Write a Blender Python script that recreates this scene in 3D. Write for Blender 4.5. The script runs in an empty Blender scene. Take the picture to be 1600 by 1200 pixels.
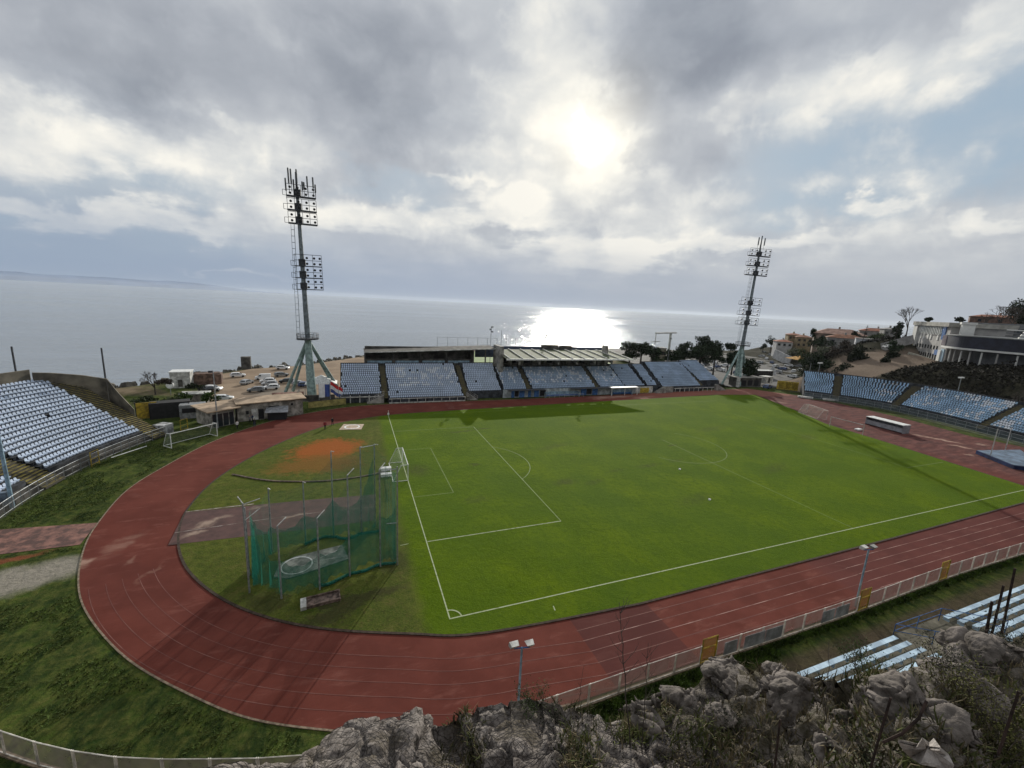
import bpy, math, random
import numpy as np
from mathutils import Vector, noise as mnoise
random.seed(7); rng = np.random.default_rng(7)
PI = math.pi
sc = bpy.context.scene; col = sc.collection
# ---------------------------------------------------------------- camera
CAM = np.array([-7.0752, -29.6852, 26.0465]); FPX = 648.38
YAW, PIT, ROL = 0.3708, 0.1899, 0.0518
def basis():
    cy, sy, cp, sp = math.cos(YAW), math.sin(YAW), math.cos(PIT), math.sin(PIT)
    f = np.array([sy*cp, cy*cp, -sp]); r = np.array([cy, -sy, 0.]); u = np.cross(r, f)
    c, s = math.cos(ROL), math.sin(ROL)
    return c*r+s*u, -s*r+c*u, f
RR, UU, FF = basis()
def ray(x, y):
    d = FF+(x-800)/FPX*RR+(600-y)/FPX*UU
    return d/np.linalg.norm(d)
def at(x, y, z=0.):                       # ground position under a surveyed sight line
    d = ray(x, y); return Vector(CAM+d*(z-CAM[2])/d[2])
def ptd(x, y, dist):
    d = ray(x, y); return Vector(CAM+d*dist/math.hypot(d[0], d[1]))
cam = bpy.data.cameras.new('camera'); co = bpy.data.objects.new('camera', cam); col.objects.link(co)
from mathutils import Matrix
mw = Matrix(((RR[0], UU[0], -FF[0], CAM[0]), (RR[1], UU[1], -FF[1], CAM[1]), (RR[2], UU[2], -FF[2], CAM[2]), (0, 0, 0, 1)))
co.matrix_world = mw
cam.sensor_fit = 'HORIZONTAL'; cam.sensor_width = 36; cam.lens = 36*FPX/1600
cam.clip_start = .1; cam.clip_end = 90000
sc.camera = co
sc.render.resolution_x = 1024; sc.render.resolution_y = 768
vs = sc.view_settings; vs.view_transform = 'Standard'; vs.look = 'None'; vs.gamma = 1; vs.exposure = 0
# ---------------------------------------------------------------- sky and sun
SUN = ray(925, 213); SEL = math.asin(SUN[2]); SAZ = math.atan2(SUN[0], SUN[1])
w = bpy.data.worlds.new('World'); sc.world = w; w.use_nodes = True
nt = w.node_tree; N = nt.nodes; L = nt.links; N.clear()
def nd(t, **k):
    n = N.new(t)
    for a, b in k.items():
        setattr(n, a, b)
    return n
def mth(op, a, b=None, clamp=False):
    n = nd('ShaderNodeMath', operation=op, use_clamp=clamp)
    for i, v in enumerate((a, b)):
        if v is None: continue
        if isinstance(v, (int, float)): n.inputs[i].default_value = v
        else: L.new(v, n.inputs[i])
    return n.outputs[0]
def vmt(op, a, b=None):
    n = nd('ShaderNodeVectorMath', operation=op)
    if op == 'SCALE': n.inputs['Scale'].default_value = .55
    for i, v in enumerate((a, b)):
        if v is None: continue
        if isinstance(v, (tuple, list)): n.inputs[i].default_value = v
        else: L.new(v, n.inputs[i])
    return n
def smooth(x, a, b, c, d):
    n = nd('ShaderNodeMapRange', interpolation_type='SMOOTHSTEP')
    L.new(x, n.inputs['Value'])
    for k, v in zip(('From Min', 'From Max', 'To Min', 'To Max'), (a, b, c, d)): n.inputs[k].default_value = v
    return n.outputs[0]
def lin(c): return tuple((v/255/12.92 if v/255 <= .04045 else ((v/255+.055)/1.055)**2.4) for v in c)
tc = nd('ShaderNodeTexCoord')
D = vmt('NORMALIZE', tc.outputs['Generated']).outputs[0]
sp = nd('ShaderNodeSeparateXYZ'); L.new(D, sp.inputs[0])
az = mth('ARCTAN2', sp.outputs[0], sp.outputs[1]); el = mth('ARCSINE', sp.outputs[2])
DEG = 180/PI
azd = mth('MULTIPLY', az, DEG); eld = mth('MULTIPLY', el, DEG)
# cloud-deck coordinates: flatten the direction onto a plane overhead so clouds shrink to the horizon
zz = mth('ADD', mth('MAXIMUM', sp.outputs[2], 0.), .16)
cx = nd('ShaderNodeCombineXYZ'); L.new(mth('DIVIDE', sp.outputs[0], zz), cx.inputs[0]); L.new(mth('DIVIDE', sp.outputs[1], zz), cx.inputs[1])
def noise(vec, scale, detail=6, rough=.55, dist=0., off=(0, 0, 0)):
    n = nd('ShaderNodeTexNoise'); L.new(vmt('ADD', vec, off).outputs[0], n.inputs['Vector'])
    n.inputs['Scale'].default_value = scale; n.inputs['Detail'].default_value = detail
    n.inputs['Roughness'].default_value = rough; n.inputs['Distortion'].default_value = dist
    return n
ncol = noise(cx.outputs[0], 1.1, 5, .58, .25)
ncol2 = noise(D, 9, 6, .6, .2)
ae = nd('ShaderNodeCombineXYZ'); L.new(azd, ae.inputs[0]); L.new(eld, ae.inputs[1])
w1 = vmt('MULTIPLY', vmt('SUBTRACT', ncol.outputs['Color'], (.5, .5, .5)).outputs[0], (15, 9, 0)).outputs[0]
w2 = vmt('MULTIPLY', vmt('SUBTRACT', ncol2.outputs['Color'], (.5, .5, .5)).outputs[0], (10, 7, 0)).outputs[0]
AE = vmt('ADD', vmt('ADD', ae.outputs[0], w1).outputs[0], w2).outputs[0]
def azel(x, y):
    d = ray(x, y); return math.degrees(math.atan2(d[0], d[1])), math.degrees(math.asin(d[2]))
def blob(px, py, rx, ry, amp, soft=0., vec=None):      # a cloud mass seen in a given compass direction and elevation
    a, e = azel(px, py); sx = rx/648*DEG*.9; sy = ry/648*DEG*.9
    v = vmt('MULTIPLY', vmt('SUBTRACT', vec or AE, (a, e, 0)).outputs[0], (1/sx, 1/sy, 0)).outputs[0]
    ln = vmt('LENGTH', v).outputs['Value']
    return smooth(ln, soft, 1., amp, 0.)
def total(lst):
    o = lst[0]
    for q in lst[1:]: o = mth('ADD', o, q)
    return o
lum = total([
    blob(330, 70, 430, 150, -.22, .2), blob(600, 140, 170, 150, -.22, .1), blob(660, 30, 200, 80, -.12, .1), blob(60, 60, 240, 120, -.12, .1),
    blob(1060, 50, 170, 150, -.34, .2), blob(955, 150, 42, 60, -.2, .1), blob(1320, 20, 300, 120, -.24, .1), blob(1180, 110, 170, 60, -.14, .1),
    blob(1110, 235, 110, 50, -.27, .1), blob(1012, 228, 55, 34, -.20, .1), blob(840, 250, 90, 45, -.06), blob(1050, 250, 120, 90, .10),
    blob(850, 90, 110, 130, .12), blob(840, 250, 190, 90, .09), blob(1130, 180, 160, 90, .06), blob(1280, 150, 230, 60, .16, .1), blob(1500, 70, 260, 60, .16, .1),
    blob(1050, 350, 150, 60, .16), blob(950, 300, 200, 34, .03),
    blob(60, 190, 250, 70, .17, .2), blob(250, 220, 140, 50, .14), blob(420, 240, 120, 50, .10),
    blob(130, 330, 200, 26, .16, .2), blob(290, 335, 140, 30, .15, .1), blob(560, 345, 170, 44, .22, .3), blob(430, 310, 120, 45, .14, .2), blob(700, 330, 80, 35, .18, .2),
    blob(800, 318, 120, 34, .20, .3), blob(790, 358, 110, 30, -.17, .2), blob(930, 385, 160, 34, .2, .3), blob(1080, 385, 190, 28, .18, .3), blob(1220, 385, 130, 24, .14, .3),
    blob(730, 272, 90, 14, .16, .2), blob(330, 428, 90, 9, .22, .2), blob(440, 432, 120, 9, .16, .2), blob(20, 335, 120, 20, .1),
    blob(1385, 325, 55, 17, .17, .3), blob(1545, 362, 90, 14, .12, .3), blob(110, 400, 260, 60, -.10, .2), blob(130, 285, 170, 26, -.10, .1),
    blob(640, 400, 250, 26, -.04)])
blue = total([
    blob(300, 275, 130, 36, .6, .2), blob(640, 290, 130, 34, .6, .3), blob(730, 255, 70, 20, .3), blob(1420, 230, 260, 110, .9, .4), blob(1560, 160, 200, 90, .5, .2),
    blob(110, 395, 340, 75, .8, .3), blob(1080, 345, 120, 20, .3), blob(130, 285, 200, 30, .5, .2), blob(920, 170, 24, 24, .4), blob(1250, 330, 200, 40, .4)])
fA = noise(cx.outputs[0], 2.2, 6, .6, .4, (3.1, 7.7, 0)).outputs['Fac']; fB = noise(vmt('MULTIPLY', D, (1., 1., 1.7)).outputs[0], 4.6, 9, .62, .3, (1.3, 2.2, 0)).outputs['Fac']
fine = mth('ADD', mth('MULTIPLY', fA, .3), mth('MULTIPLY', fB, .7))
fine2 = noise(cx.outputs[0], 1.3, 6, .55, .2, (8.1, 1.7, 0)).outputs['Fac']
puff = nd('ShaderNodeTexVoronoi', feature='SMOOTH_F1'); L.new(vmt('ADD', vmt('MULTIPLY', D, (1., 1., 1.6)).outputs[0], vmt('MULTIPLY', vmt('SUBTRACT', ncol2.outputs['Color'], (.5, .5, .5)).outputs[0], (.22, .22, .22)).outputs[0]).outputs[0], puff.inputs['Vector']); puff.inputs['Scale'].default_value = 12; puff.inputs['Smoothness'].default_value = .7
pf = mth('MULTIPLY', mth('SUBTRACT', .42, puff.outputs['Distance']), smooth(eld, 4, 34, .36, .20))
det = mth('ADD', pf, mth('MULTIPLY', mth('SUBTRACT', fine, .5), .62))
det = mth('ADD', det, mth('MULTIPLY', mth('SUBTRACT', fine2, .5), .26))
detm = smooth(eld, 1., 12., .18, 1.)
lum = mth('ADD', mth('ADD', lum, mth('MULTIPLY', det, detm)), .70)
sdot = vmt('DOT_PRODUCT', D, tuple(SUN)).outputs['Value']
ang = mth('MULTIPLY', mth('ARCCOSINE', sdot), DEG)
g1 = mth('POWER', smooth(ang, 0, 30, 1, 0), 2.2)
lum = mth('ADD', lum, mth('MULTIPLY', g1, .07))
ramp = nd('ShaderNodeValToRGB'); L.new(lum, ramp.inputs[0]); cr = ramp.color_ramp
cr.elements[0].position = 0; cr.elements[0].color = (*lin((130, 136, 148)), 1)
cr.elements[1].position = 1; cr.elements[1].color = (*lin((250, 247, 238)), 1)
for p, c in ((.22, (150, 156, 166)), (.45, (174, 179, 187)), (.65, (194, 198, 203)), (.82, (224, 225, 223))):
    e = cr.elements.new(p); e.color = (*lin(c), 1)
# clear gaps between the clouds: the physical sky, thinned to the same exposure
sky = nd('ShaderNodeTexSky', sky_type='NISHITA', sun_disc=False, sun_elevation=SEL, sun_rotation=SAZ)
sky.altitude = 30; sky.air_density = 1.2; sky.dust_density = 2.
skc = vmt('SCALE', sky.outputs[0]); skc.inputs['Scale'].default_value = .05
gapc = nd('ShaderNodeMix', data_type='RGBA'); gapc.inputs[0].default_value = .86
L.new(skc.outputs[0], gapc.inputs[6]); gapc.inputs[7].default_value = (*lin((168, 188, 206)), 1)
bf = mth('MULTIPLY', mth('MINIMUM', mth('ADD', blue, mth('MULTIPLY', mth('SUBTRACT', fine2, .5), .5)), 1., True), smooth(lum, .58, .95, 1., .0), True)
m1 = nd('ShaderNodeMix', data_type='RGBA'); L.new(bf, m1.inputs[0]); L.new(ramp.outputs[0], m1.inputs[6]); L.new(gapc.outputs[2], m1.inputs[7])
# the band of far rain and haze low over the sea
hz = nd('ShaderNodeValToRGB'); L.new(smooth(azd, -35, 75, 0, 1), hz.inputs[0])
hz.color_ramp.elements[0].color = (*lin((148, 164, 186)), 1); hz.color_ramp.elements[1].color = (*lin((172, 179, 189)), 1)
e = hz.color_ramp.elements.new(.42); e.color = (*lin((160, 172, 191)), 1)
hf = mth('MULTIPLY', smooth(mth('ADD', eld, mth('MULTIPLY', mth('SUBTRACT', fine2, .5), 5.)), 1.0, 10.5, 1., 0.), .88)
m2 = nd('ShaderNodeMix', data_type='RGBA'); L.new(hf, m2.inputs[0]); L.new(m1.outputs[2], m2.inputs[6]); L.new(hz.outputs[0], m2.inputs[7])
# the veiled sun: a torn bright hole in the clouds
w3 = vmt('SCALE', w2); w3.inputs['Scale'].default_value = 1.3
sv = mth('MAXIMUM', blob(924, 220, 44, 36, 1., .1, vmt('ADD', ae.outputs[0], w3.outputs[0]).outputs[0]), blob(914, 186, 22, 30, .9, .1, vmt('ADD', ae.outputs[0], w3.outputs[0]).outputs[0]))
core = mth('MULTIPLY', mth('POWER', sv, 1.5), .75)
halo = mth('MULTIPLY', mth('POWER', smooth(ang, 0, 14, 1, 0), 2.6), .50)
gl = nd('ShaderNodeMix', data_type='RGBA', blend_type='ADD'); gl.inputs[0].default_value = 1
L.new(m2.outputs[2], gl.inputs[6])
cadd = nd('ShaderNodeVectorMath', operation='ADD')
c1 = vmt('SCALE', (1., .97, .88)); L.new(core, c1.inputs['Scale']); c2 = vmt('SCALE', (1., .86, .56)); L.new(halo, c2.inputs['Scale'])
L.new(c1.outputs[0], cadd.inputs[0]); L.new(c2.outputs[0], cadd.inputs[1]); L.new(cadd.outputs[0], gl.inputs[7])
bg = nd('ShaderNodeBackground'); L.new(gl.outputs[2], bg.inputs[0]); bg.inputs[1].default_value = 1.0
wo = nd('ShaderNodeOutputWorld'); L.new(bg.outputs[0], wo.inputs[0])
w.cycles.sampling_method = 'MANUAL'; w.cycles.sample_map_resolution = 512
sl = bpy.data.lights.new('sun', 'SUN'); sl.energy = 4.2; sl.angle = math.radians(.6); sl.color = (1, .95, .84)
so = bpy.data.objects.new('sun', sl); col.objects.link(so)
so.rotation_euler = Vector(tuple(-SUN)).to_track_quat('-Z', 'Y').to_euler()
# ---------------------------------------------------------------- helpers
class MB:
    def __init__(s): s.v = []; s.f = []; s.m = []; s.n = 0
    def add(s, vs, fs, m=0):
        s.v += [tuple(p) for p in vs]; s.f += [tuple(i+s.n for i in f) for f in fs]; s.m += [m]*len(fs); s.n += len(vs); return s
    def box(s, c, d, rz=0., m=0):
        x, y, z = (q/2 for q in d); cs, sn = math.cos(rz), math.sin(rz); P = []
        for a in (-x, x):
            for b in (-y, y):
                for e in (-z, z): P.append((c[0]+a*cs-b*sn, c[1]+a*sn+b*cs, c[2]+e))
        return s.add(P, [(0, 1, 3, 2), (4, 6, 7, 5), (0, 4, 5, 1), (2, 3, 7, 6), (0, 2, 6, 4), (1, 5, 7, 3)], m)
    def bz(s, x0, x1, y0, y1, z0, z1, m=0): return s.box(((x0+x1)/2, (y0+y1)/2, (z0+z1)/2), (abs(x1-x0), abs(y1-y0), abs(z1-z0)), 0, m)
    def tube(s, p, q, r0, r1=None, n=6, m=0, cap=True):
        p, q = Vector(p), Vector(q); r1 = r0 if r1 is None else r1
        d = q-p
        if d.length < 1e-6: return s
        d.normalize(); a = d.orthogonal().normalized(); b = d.cross(a); P = []
        for o, r in ((p, r0), (q, r1)):
            for i in range(n):
                t = 2*PI*(i+.5)/n; P.append(o+a*math.cos(t)*r+b*math.sin(t)*r)
        F = [(i, (i+1) % n, n+(i+1) % n, n+i) for i in range(n)]
        if cap: F += [tuple(reversed(range(n))), tuple(range(n, 2*n))]
        return s.add(P, F, m)
    def path(s, pts, r, n=5, m=0):
        for a, b in zip(pts[:-1], pts[1:]): s.tube(a, b, r, r, n, m)
        return s
    def beam(s, p, q, w_, h_, m=0):
        p, q = Vector(p), Vector(q); d = (q-p).normalized(); up = Vector((0, 0, 1))
        if abs(d.z) > .98: up = Vector((0, 1, 0))
        a = d.cross(up).normalized()*w_/2; b = a.cross(d).normalized()*h_/2
        P = [o+x*a+y*b for o in (p, q) for x, y in ((-1, -1), (1, -1), (1, 1), (-1, 1))]
        return s.add(P, [(0, 3, 2, 1), (4, 5, 6, 7), (0, 1, 5, 4), (1, 2, 6, 5), (2, 3, 7, 6), (3, 0, 4, 7)], m)
    def prism(s, poly, z0, z1, m=0, mt=None):
        n = len(poly); P = [(x, y, z0) for x, y in poly]+[(x, y, z1) for x, y in poly]
        s.add(P, [(i, (i+1) % n, n+(i+1) % n, n+i) for i in range(n)]+[tuple(reversed(range(n)))], m)
        return s.add([(x, y, z1) for x, y in poly], [tuple(range(n))], m if mt is None else mt)
    def quad(s, a, b, c, d, m=0): return s.add([a, b, c, d], [(0, 1, 2, 3)], m)
    def strip(s, A, B, m=0):
        n = len(A); return s.add(list(A)+list(B), [(i, i+1, n+i+1, n+i) for i in range(n-1)], m)
    def build(s, name, mats, parent=None, smooth=False, world=True):
        me = bpy.data.meshes.new(name)
        v = np.array(s.v, float).reshape(-1, 3)
        if parent is not None and world: v = v-np.array(parent.matrix_basis.translation)
        me.from_pydata(v.tolist(), [], s.f)
        for q in (mats if isinstance(mats, (list, tuple)) else [mats]): me.materials.append(q)
        if any(s.m): me.polygons.foreach_set('material_index', s.m)
        if smooth: me.polygons.foreach_set('use_smooth', [True]*len(me.polygons))
        me.update(); o = bpy.data.objects.new(name, me); col.objects.link(o)
        if parent is not None: o.parent = parent
        return o
def tag(o, label, cat, group=None, kind=None):
    if label: o['label'] = label
    if cat: o['category'] = cat
    if group: o['group'] = group
    if kind: o['kind'] = kind
    return o
def thing(name, label, cat, loc=(0, 0, 0), rz=0., group=None):
    o = bpy.data.objects.new(name, None); col.objects.link(o); o.empty_display_size = .3
    o.location = loc; o.rotation_euler = (0, 0, rz)
    return tag(o, label, cat, group)
KIDS = {}
def dup(root, loc, rz=0., label=None, group=None, scale=1., recol=None):
    r = root.copy(); col.objects.link(r); r.location = loc; r.rotation_euler = (0, 0, rz); r.scale = (scale,)*3
    if label: r['label'] = label
    if group: r['group'] = group
    for ch in [c for c in col.objects if c.parent == root]:
        c = ch.copy(); col.objects.link(c); c.parent = r
        if recol and ch.name.split('.')[0] in recol:
            c.data = c.data.copy(); c.data.materials[0] = recol[ch.name.split('.')[0]]
        for g in [q for q in col.objects if q.parent == ch]:
            d = g.copy(); col.objects.link(d); d.parent = c
    return r
def mat(name, c, rough=.85, var=.18, scale=2., bump=0., metal=0., spec=.3, c2=None, det=6, alpha=None, split=(.42, .62), stretch=None, bscale=None, hue=None, tint=None):
    m = bpy.data.materials.new(name); m.use_nodes = True; t = m.node_tree; n = t.nodes; l = t.links
    b = n['Principled BSDF']; b.inputs['Roughness'].default_value = rough; b.inputs['Metallic'].default_value = metal
    b.inputs['Specular IOR Level'].default_value = spec
    tx = n.new('ShaderNodeTexCoord'); src = tx.outputs['Object']
    if stretch:
        mp = n.new('ShaderNodeMapping'); mp.inputs['Scale'].default_value = stretch; l.new(src, mp.inputs[0]); src = mp.outputs[0]
    no = n.new('ShaderNodeTexNoise'); no.inputs['Scale'].default_value = scale; no.inputs['Detail'].default_value = det; no.inputs['Roughness'].default_value = .6
    l.new(src, no.inputs['Vector'])
    r = n.new('ShaderNodeValToRGB'); l.new(no.outputs['Fac'], r.inputs[0])
    c2 = c2 or tuple(max(0, q*(1-2*var)) for q in c)
    r.color_ramp.elements[0].position = split[0]; r.color_ramp.elements[0].color = (*c2, 1)
    r.color_ramp.elements[1].position = split[1]; r.color_ramp.elements[1].color = (*[min(1, q*(1+var)) for q in c], 1)
    l.new(r.outputs[0], b.inputs['Base Color'])
    if bump:
        n2 = n.new('ShaderNodeTexNoise'); n2.inputs['Scale'].default_value = bscale or scale*4; n2.inputs['Detail'].default_value = 8; l.new(src, n2.inputs['Vector'])
        bp = n.new('ShaderNodeBump'); bp.inputs['Strength'].default_value = bump; bp.inputs['Distance'].default_value = .1
        l.new(n2.outputs['Fac'], bp.inputs['Height']); l.new(bp.outputs[0], b.inputs['Normal'])
    if alpha is not None: b.inputs['Alpha'].default_value = alpha
    if tint: b.inputs['Specular Tint'].default_value = (*tint, 1)
    return m
class NT:       # tiny wrapper to write bigger ground materials
    def __init__(s, name):
        s.m = bpy.data.materials.new(name); s.m.use_nodes = True; s.t = s.m.node_tree; s.n = s.t.nodes; s.l = s.t.links; s.b = s.n['Principled BSDF']
        s.tc = s.n.new('ShaderNodeTexCoord'); s.P = s.tc.outputs['Object']
    def put(s, sock, v):
        if isinstance(v, (int, float)): sock.default_value = v
        elif isinstance(v, tuple): sock.default_value = (*v, 1) if len(v) == 3 and sock.type == 'RGBA' else v
        else: s.l.new(v, sock)
    def math(s, op, a, b=0., cl=False):
        q = s.n.new('ShaderNodeMath'); q.operation = op; q.use_clamp = cl; s.put(q.inputs[0], a); s.put(q.inputs[1], b); return q.outputs[0]
    def vm(s, op, a, b):
        q = s.n.new('ShaderNodeVectorMath'); q.operation = op; s.put(q.inputs[0], a); s.put(q.inputs[1], b); return q
    def noise(s, sc_, det=6, rough=.6, vec=None, stretch=None, dist=0.):
        v = vec or s.P
        if stretch: v = s.vm('MULTIPLY', v, stretch).outputs[0]
        q = s.n.new('ShaderNodeTexNoise'); s.l.new(v, q.inputs['Vector']); q.inputs['Scale'].default_value = sc_; q.inputs['Detail'].default_value = det
        q.inputs['Roughness'].default_value = rough; q.inputs['Distortion'].default_value = dist; return q.outputs['Fac']
    def mr(s, x, a, b, c=0., d=1.):
        q = s.n.new('ShaderNodeMapRange'); q.interpolation_type = 'SMOOTHSTEP'; s.put(q.inputs['Value'], x)
        for k, v in zip(('From Min', 'From Max', 'To Min', 'To Max'), (a, b, c, d)): q.inputs[k].default_value = v
        return q.outputs[0]
    def mix(s, f, a, b, bt='MIX'):
        q = s.n.new('ShaderNodeMix'); q.data_type = 'RGBA'; q.blend_type = bt; s.put(q.inputs[0], f); s.put(q.inputs[6], a); s.put(q.inputs[7], b); return q.outputs[2]
    def spot(s, x, y, rx, ry, ang=0., warp=None, soft=.3, amp=1.):
        v = s.vm('SUBTRACT', s.P, (x, y, 0.)).outputs[0]
        if warp is not None: v = s.vm('ADD', v, warp).outputs[0]
        mp = s.n.new('ShaderNodeMapping'); mp.vector_type = 'TEXTURE'; mp.inputs['Rotation'].default_value = (0, 0, ang); mp.inputs['Scale'].default_value = (rx, ry, 1e5)
        s.l.new(v, mp.inputs[0]); ln = s.vm('LENGTH', mp.outputs[0], (0., 0., 0.)).outputs['Value']
        return s.mr(ln, soft, 1., amp, 0.)
    def warp(s, sc_, amp):
        q = s.n.new('ShaderNodeTexNoise'); s.l.new(s.P, q.inputs['Vector']); q.inputs['Scale'].default_value = sc_; q.inputs['Detail'].default_value = 6
        v = s.vm('SUBTRACT', q.outputs['Color'], (.5, .5, .5)).outputs[0]; return s.vm('MULTIPLY', v, (amp, amp, 0.)).outputs[0]
    def bump(s, h, st=.5, d=.1):
        q = s.n.new('ShaderNodeBump'); q.inputs['Strength'].default_value = st; q.inputs['Distance'].default_value = d; s.l.new(h, q.inputs['Height']); s.l.new(q.outputs[0], s.b.inputs['Normal'])
    def fin(s, c, rough=.85, spec=.3):
        s.put(s.b.inputs['Base Color'], c); s.put(s.b.inputs['Roughness'], rough); s.b.inputs['Specular IOR Level'].default_value = spec; return s.m
# ---------------------------------------------------------------- terrain, sea
def sst(x, a, b):
    t = np.clip((x-a)/(b-a), 0, 1); return t*t*(3-2*t)
SHX = [-900, -400, -200, -120, -90, -80, -74, -69, -57, -46, -29, -5, 42, 100, 160, 230, 300, 345, 372, 395, 420, 700, 1500]
SHY = [-500, -150, 10, 62, 88, 101, 112, 121, 133, 149, 157, 184, 213, 226, 218, 206, 222, 214, 185, 140, 70, -300, -900]
hillc = [tuple(ptd(*q)) for q in ((1290, 592, 182), (1340, 575, 205), (1400, 566, 215), (1430, 552, 228), (1345, 549, 240), (1372, 534, 262), (1400, 527, 265),
         (1310, 545, 285), (1240, 552, 315), (1275, 556, 260), (1440, 540, 285), (1500, 566, 240), (1600, 569, 236), (1540, 560, 290), (1478, 567, 226), (1450, 567, 240), (1510, 570, 216), (1560, 572, 211), (1620, 575, 208), (1680, 578, 208), (1500, 580, 200), (1600, 590, 193), (1440, 578, 205))]
ctrl = hillc+[(130, 90, 0), (137, 62, 0), (200, 120, 0), (232, 160, 0), (150, 130, 0), (250, 178, -1), (146, 0, 0), (140, 40, 0), (300, 196, 3), (340, 190, 3), (280, 205, 0),
         (150, 25, 1), (158, 46, 4), (150, 62, 2.5), (168, 30, 6), (170, 10, 6), (185, 20, 10), (230, 0, 16), (300, 40, 26), (380, 60, 20), (180, -20, 10), (360, 150, 8), (165, 72, 1.5), (172, 95, 0), (210, 118, .5)]
CC = np.array(ctrl)
RSP = [(137.5, 65.), (142.0, 59.3), (146.8, 50.5), (148.0, 43.5), (146.8, 33.), (144.3, 24.), (141.2, 14.), (137, 2.), (131, -11.)]
RQ = np.concatenate([np.stack([np.linspace(a[0], b[0], 6), np.linspace(a[1], b[1], 6)], 1) for a, b in zip(RSP[:-1], RSP[1:])])
def H(x, y):
    x = np.asarray(x, float); y = np.asarray(y, float)
    base = -2*sst(y, 79, 90)*(1-sst(x, 118, 132))
    s = np.interp(x, SHX, SHY)-y
    d2 = (x[..., None]-CC[:, 0])**2+(y[..., None]-CC[:, 1])**2
    wt = 1/(d2+30)**1.7; hh = (wt*CC[:, 2]).sum(-1)/wt.sum(-1)
    k = sst(x, 128, 165); yard = sst(y-(76+(x-140)*.56), -7, 3)*sst(262-x, 0, 22); k = k*(1-yard); z = base*(1-k)+hh*k
    z = z+22*sst(-y, 20, 33)*(1-k*.6)
    dr = np.sqrt(((x[..., None]-RQ[:, 0])**2+(y[..., None]-RQ[:, 1])**2).min(-1)); z = np.where((dr < 40) & (y < 75) & (x > 128), np.minimum(z, np.maximum(0, (dr-11)*1.25)+sst(dr, 11, 20)*2.5), z)
    z = z*sst(s, 0, 9)+(-4.2)*(1-sst(s, 0, 9))
    z = np.where(s < 0, -4.2+np.maximum(s, -30)*.2, z)
    return z
def Hs(x, y): return float(H(np.array([x]), np.array([y]))[0])
gx = np.concatenate([np.arange(-1500, -240, 60), np.arange(-240, -90, 8), np.arange(-90, 420, 3.), np.arange(420, 700, 14), np.arange(700, 1500, 60)])
gy = np.concatenate([np.arange(-900, -100, 40), np.arange(-100, -40, 6), np.arange(-40, 250, 3.), np.arange(250, 420, 10)])
GX, GY = np.meshgrid(gx, gy); GZ = H(GX, GY)
rough = np.array([mnoise.noise((a*.13, b*.13, 0)) for a, b in zip(GX.ravel(), GY.ravel())]).reshape(GX.shape)
shs = np.interp(GX, SHX, SHY)-GY
GZ = GZ+rough*(.9*np.exp(-((shs-4)/5)**2)+.9*sst(GX, 172, 195)*sst(shs, 10, 30))
instad = (GX > -60) & (GX < 150) & (GY > -14) & (GY < 79)
GZ = np.where(instad, -.06, GZ-.04)
mb = MB(); ny, nx = GX.shape
idx = np.arange(nx*ny).reshape(ny, nx)
fc = np.stack([idx[:-1, :-1], idx[:-1, 1:], idx[1:, 1:], idx[1:, :-1]], -1).reshape(-1, 4)
mb.add(np.stack([GX, GY, GZ], -1).reshape(-1, 3).tolist(), fc.tolist())
g = NT('ground_soil'); n1 = g.noise(.35, 8); n2 = g.noise(1.7, 8, .7); n3 = g.noise(.06, 5)
wp = g.warp(.25, 6.)
sx = g.n.new('ShaderNodeSeparateXYZ'); g.l.new(g.P, sx.inputs[0])
grassc = g.mix(g.mr(n1, .38, .62), (.017, .036, .009), (.052, .083, .015)); grassc = g.mix(g.mr(n2, .3, .75), grassc, (.095, .10, .028))
n5 = g.noise(.9, 9, .78, stretch=(1., .45, 1.)); grassc = g.mix(g.mr(n5, .42, .66), grassc, (.016, .03, .009))
dry = g.mix(g.mr(n1, .35, .65), (.10, .078, .05), (.17, .135, .09))
scrub = g.mix(g.mr(n2, .35, .65), (.012, .014, .009), (.05, .045, .03))
sea_side = g.mr(sx.outputs[1], 88, 98)
f = g.mix(g.math('MULTIPLY', sea_side, g.mr(n3, .42, .6)), grassc, dry)
f = g.mix(g.mr(sx.outputs[0], 138, 150), f, scrub)
for q in ((1350, 572, 215, 46, 16, .35), (1400, 560, 222, 38, 14, .3), (1385, 548, 238, 30, 11, .3), (1330, 588, 198, 30, 7, .35)):
    p = ptd(*q[:3]); f = g.mix(g.spot(p.x, p.y, q[3], q[4], -q[5], wp, .5), f, g.mix(n2, (.07, .055, .042), (.24, .185, .145)))
sand = g.mix(n2, (.13, .12, .10), (.36, .33, .28)); nn = g.noise(3.2, 8, .75)
sm_ = g.math('MULTIPLY', g.math('MAXIMUM', g.spot(-37, 15.2, 9.5, 3.0, .35, g.warp(.5, 3.), .55), g.spot(-32.5, 17.2, 2.6, 1.6, 0, g.warp(.8, 2.), .2)), g.mr(nn, .3, .5, .55, 1.))
f = g.mix(sm_, f, sand)
f = g.mix(g.spot(-38, 19.6, 4., .7, .3, g.warp(.8, 1.5)), f, (.16, .06, .03))
f = g.mix(g.math('MULTIPLY', g.mr(sx.outputs[1], -11.2, -12.2), g.mr(n1, .38, .60, .75, 1.)), f, g.mix(n2, (.035, .028, .020), (.145, .112, .072)))
strand = g.n.new('ShaderNodeSeparateXYZ')
zf = g.mr(sx.outputs[2], -2.25, -2.9)
f = g.mix(zf, f, g.mix(n2, (.03, .03, .03), (.17, .16, .14)))
g.bump(n2, .9, .25); GROUND = g.fin(f, .95, .03)
tag(mb.build('ground', GROUND, smooth=True), kind='structure', label=None, cat=None)
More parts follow.
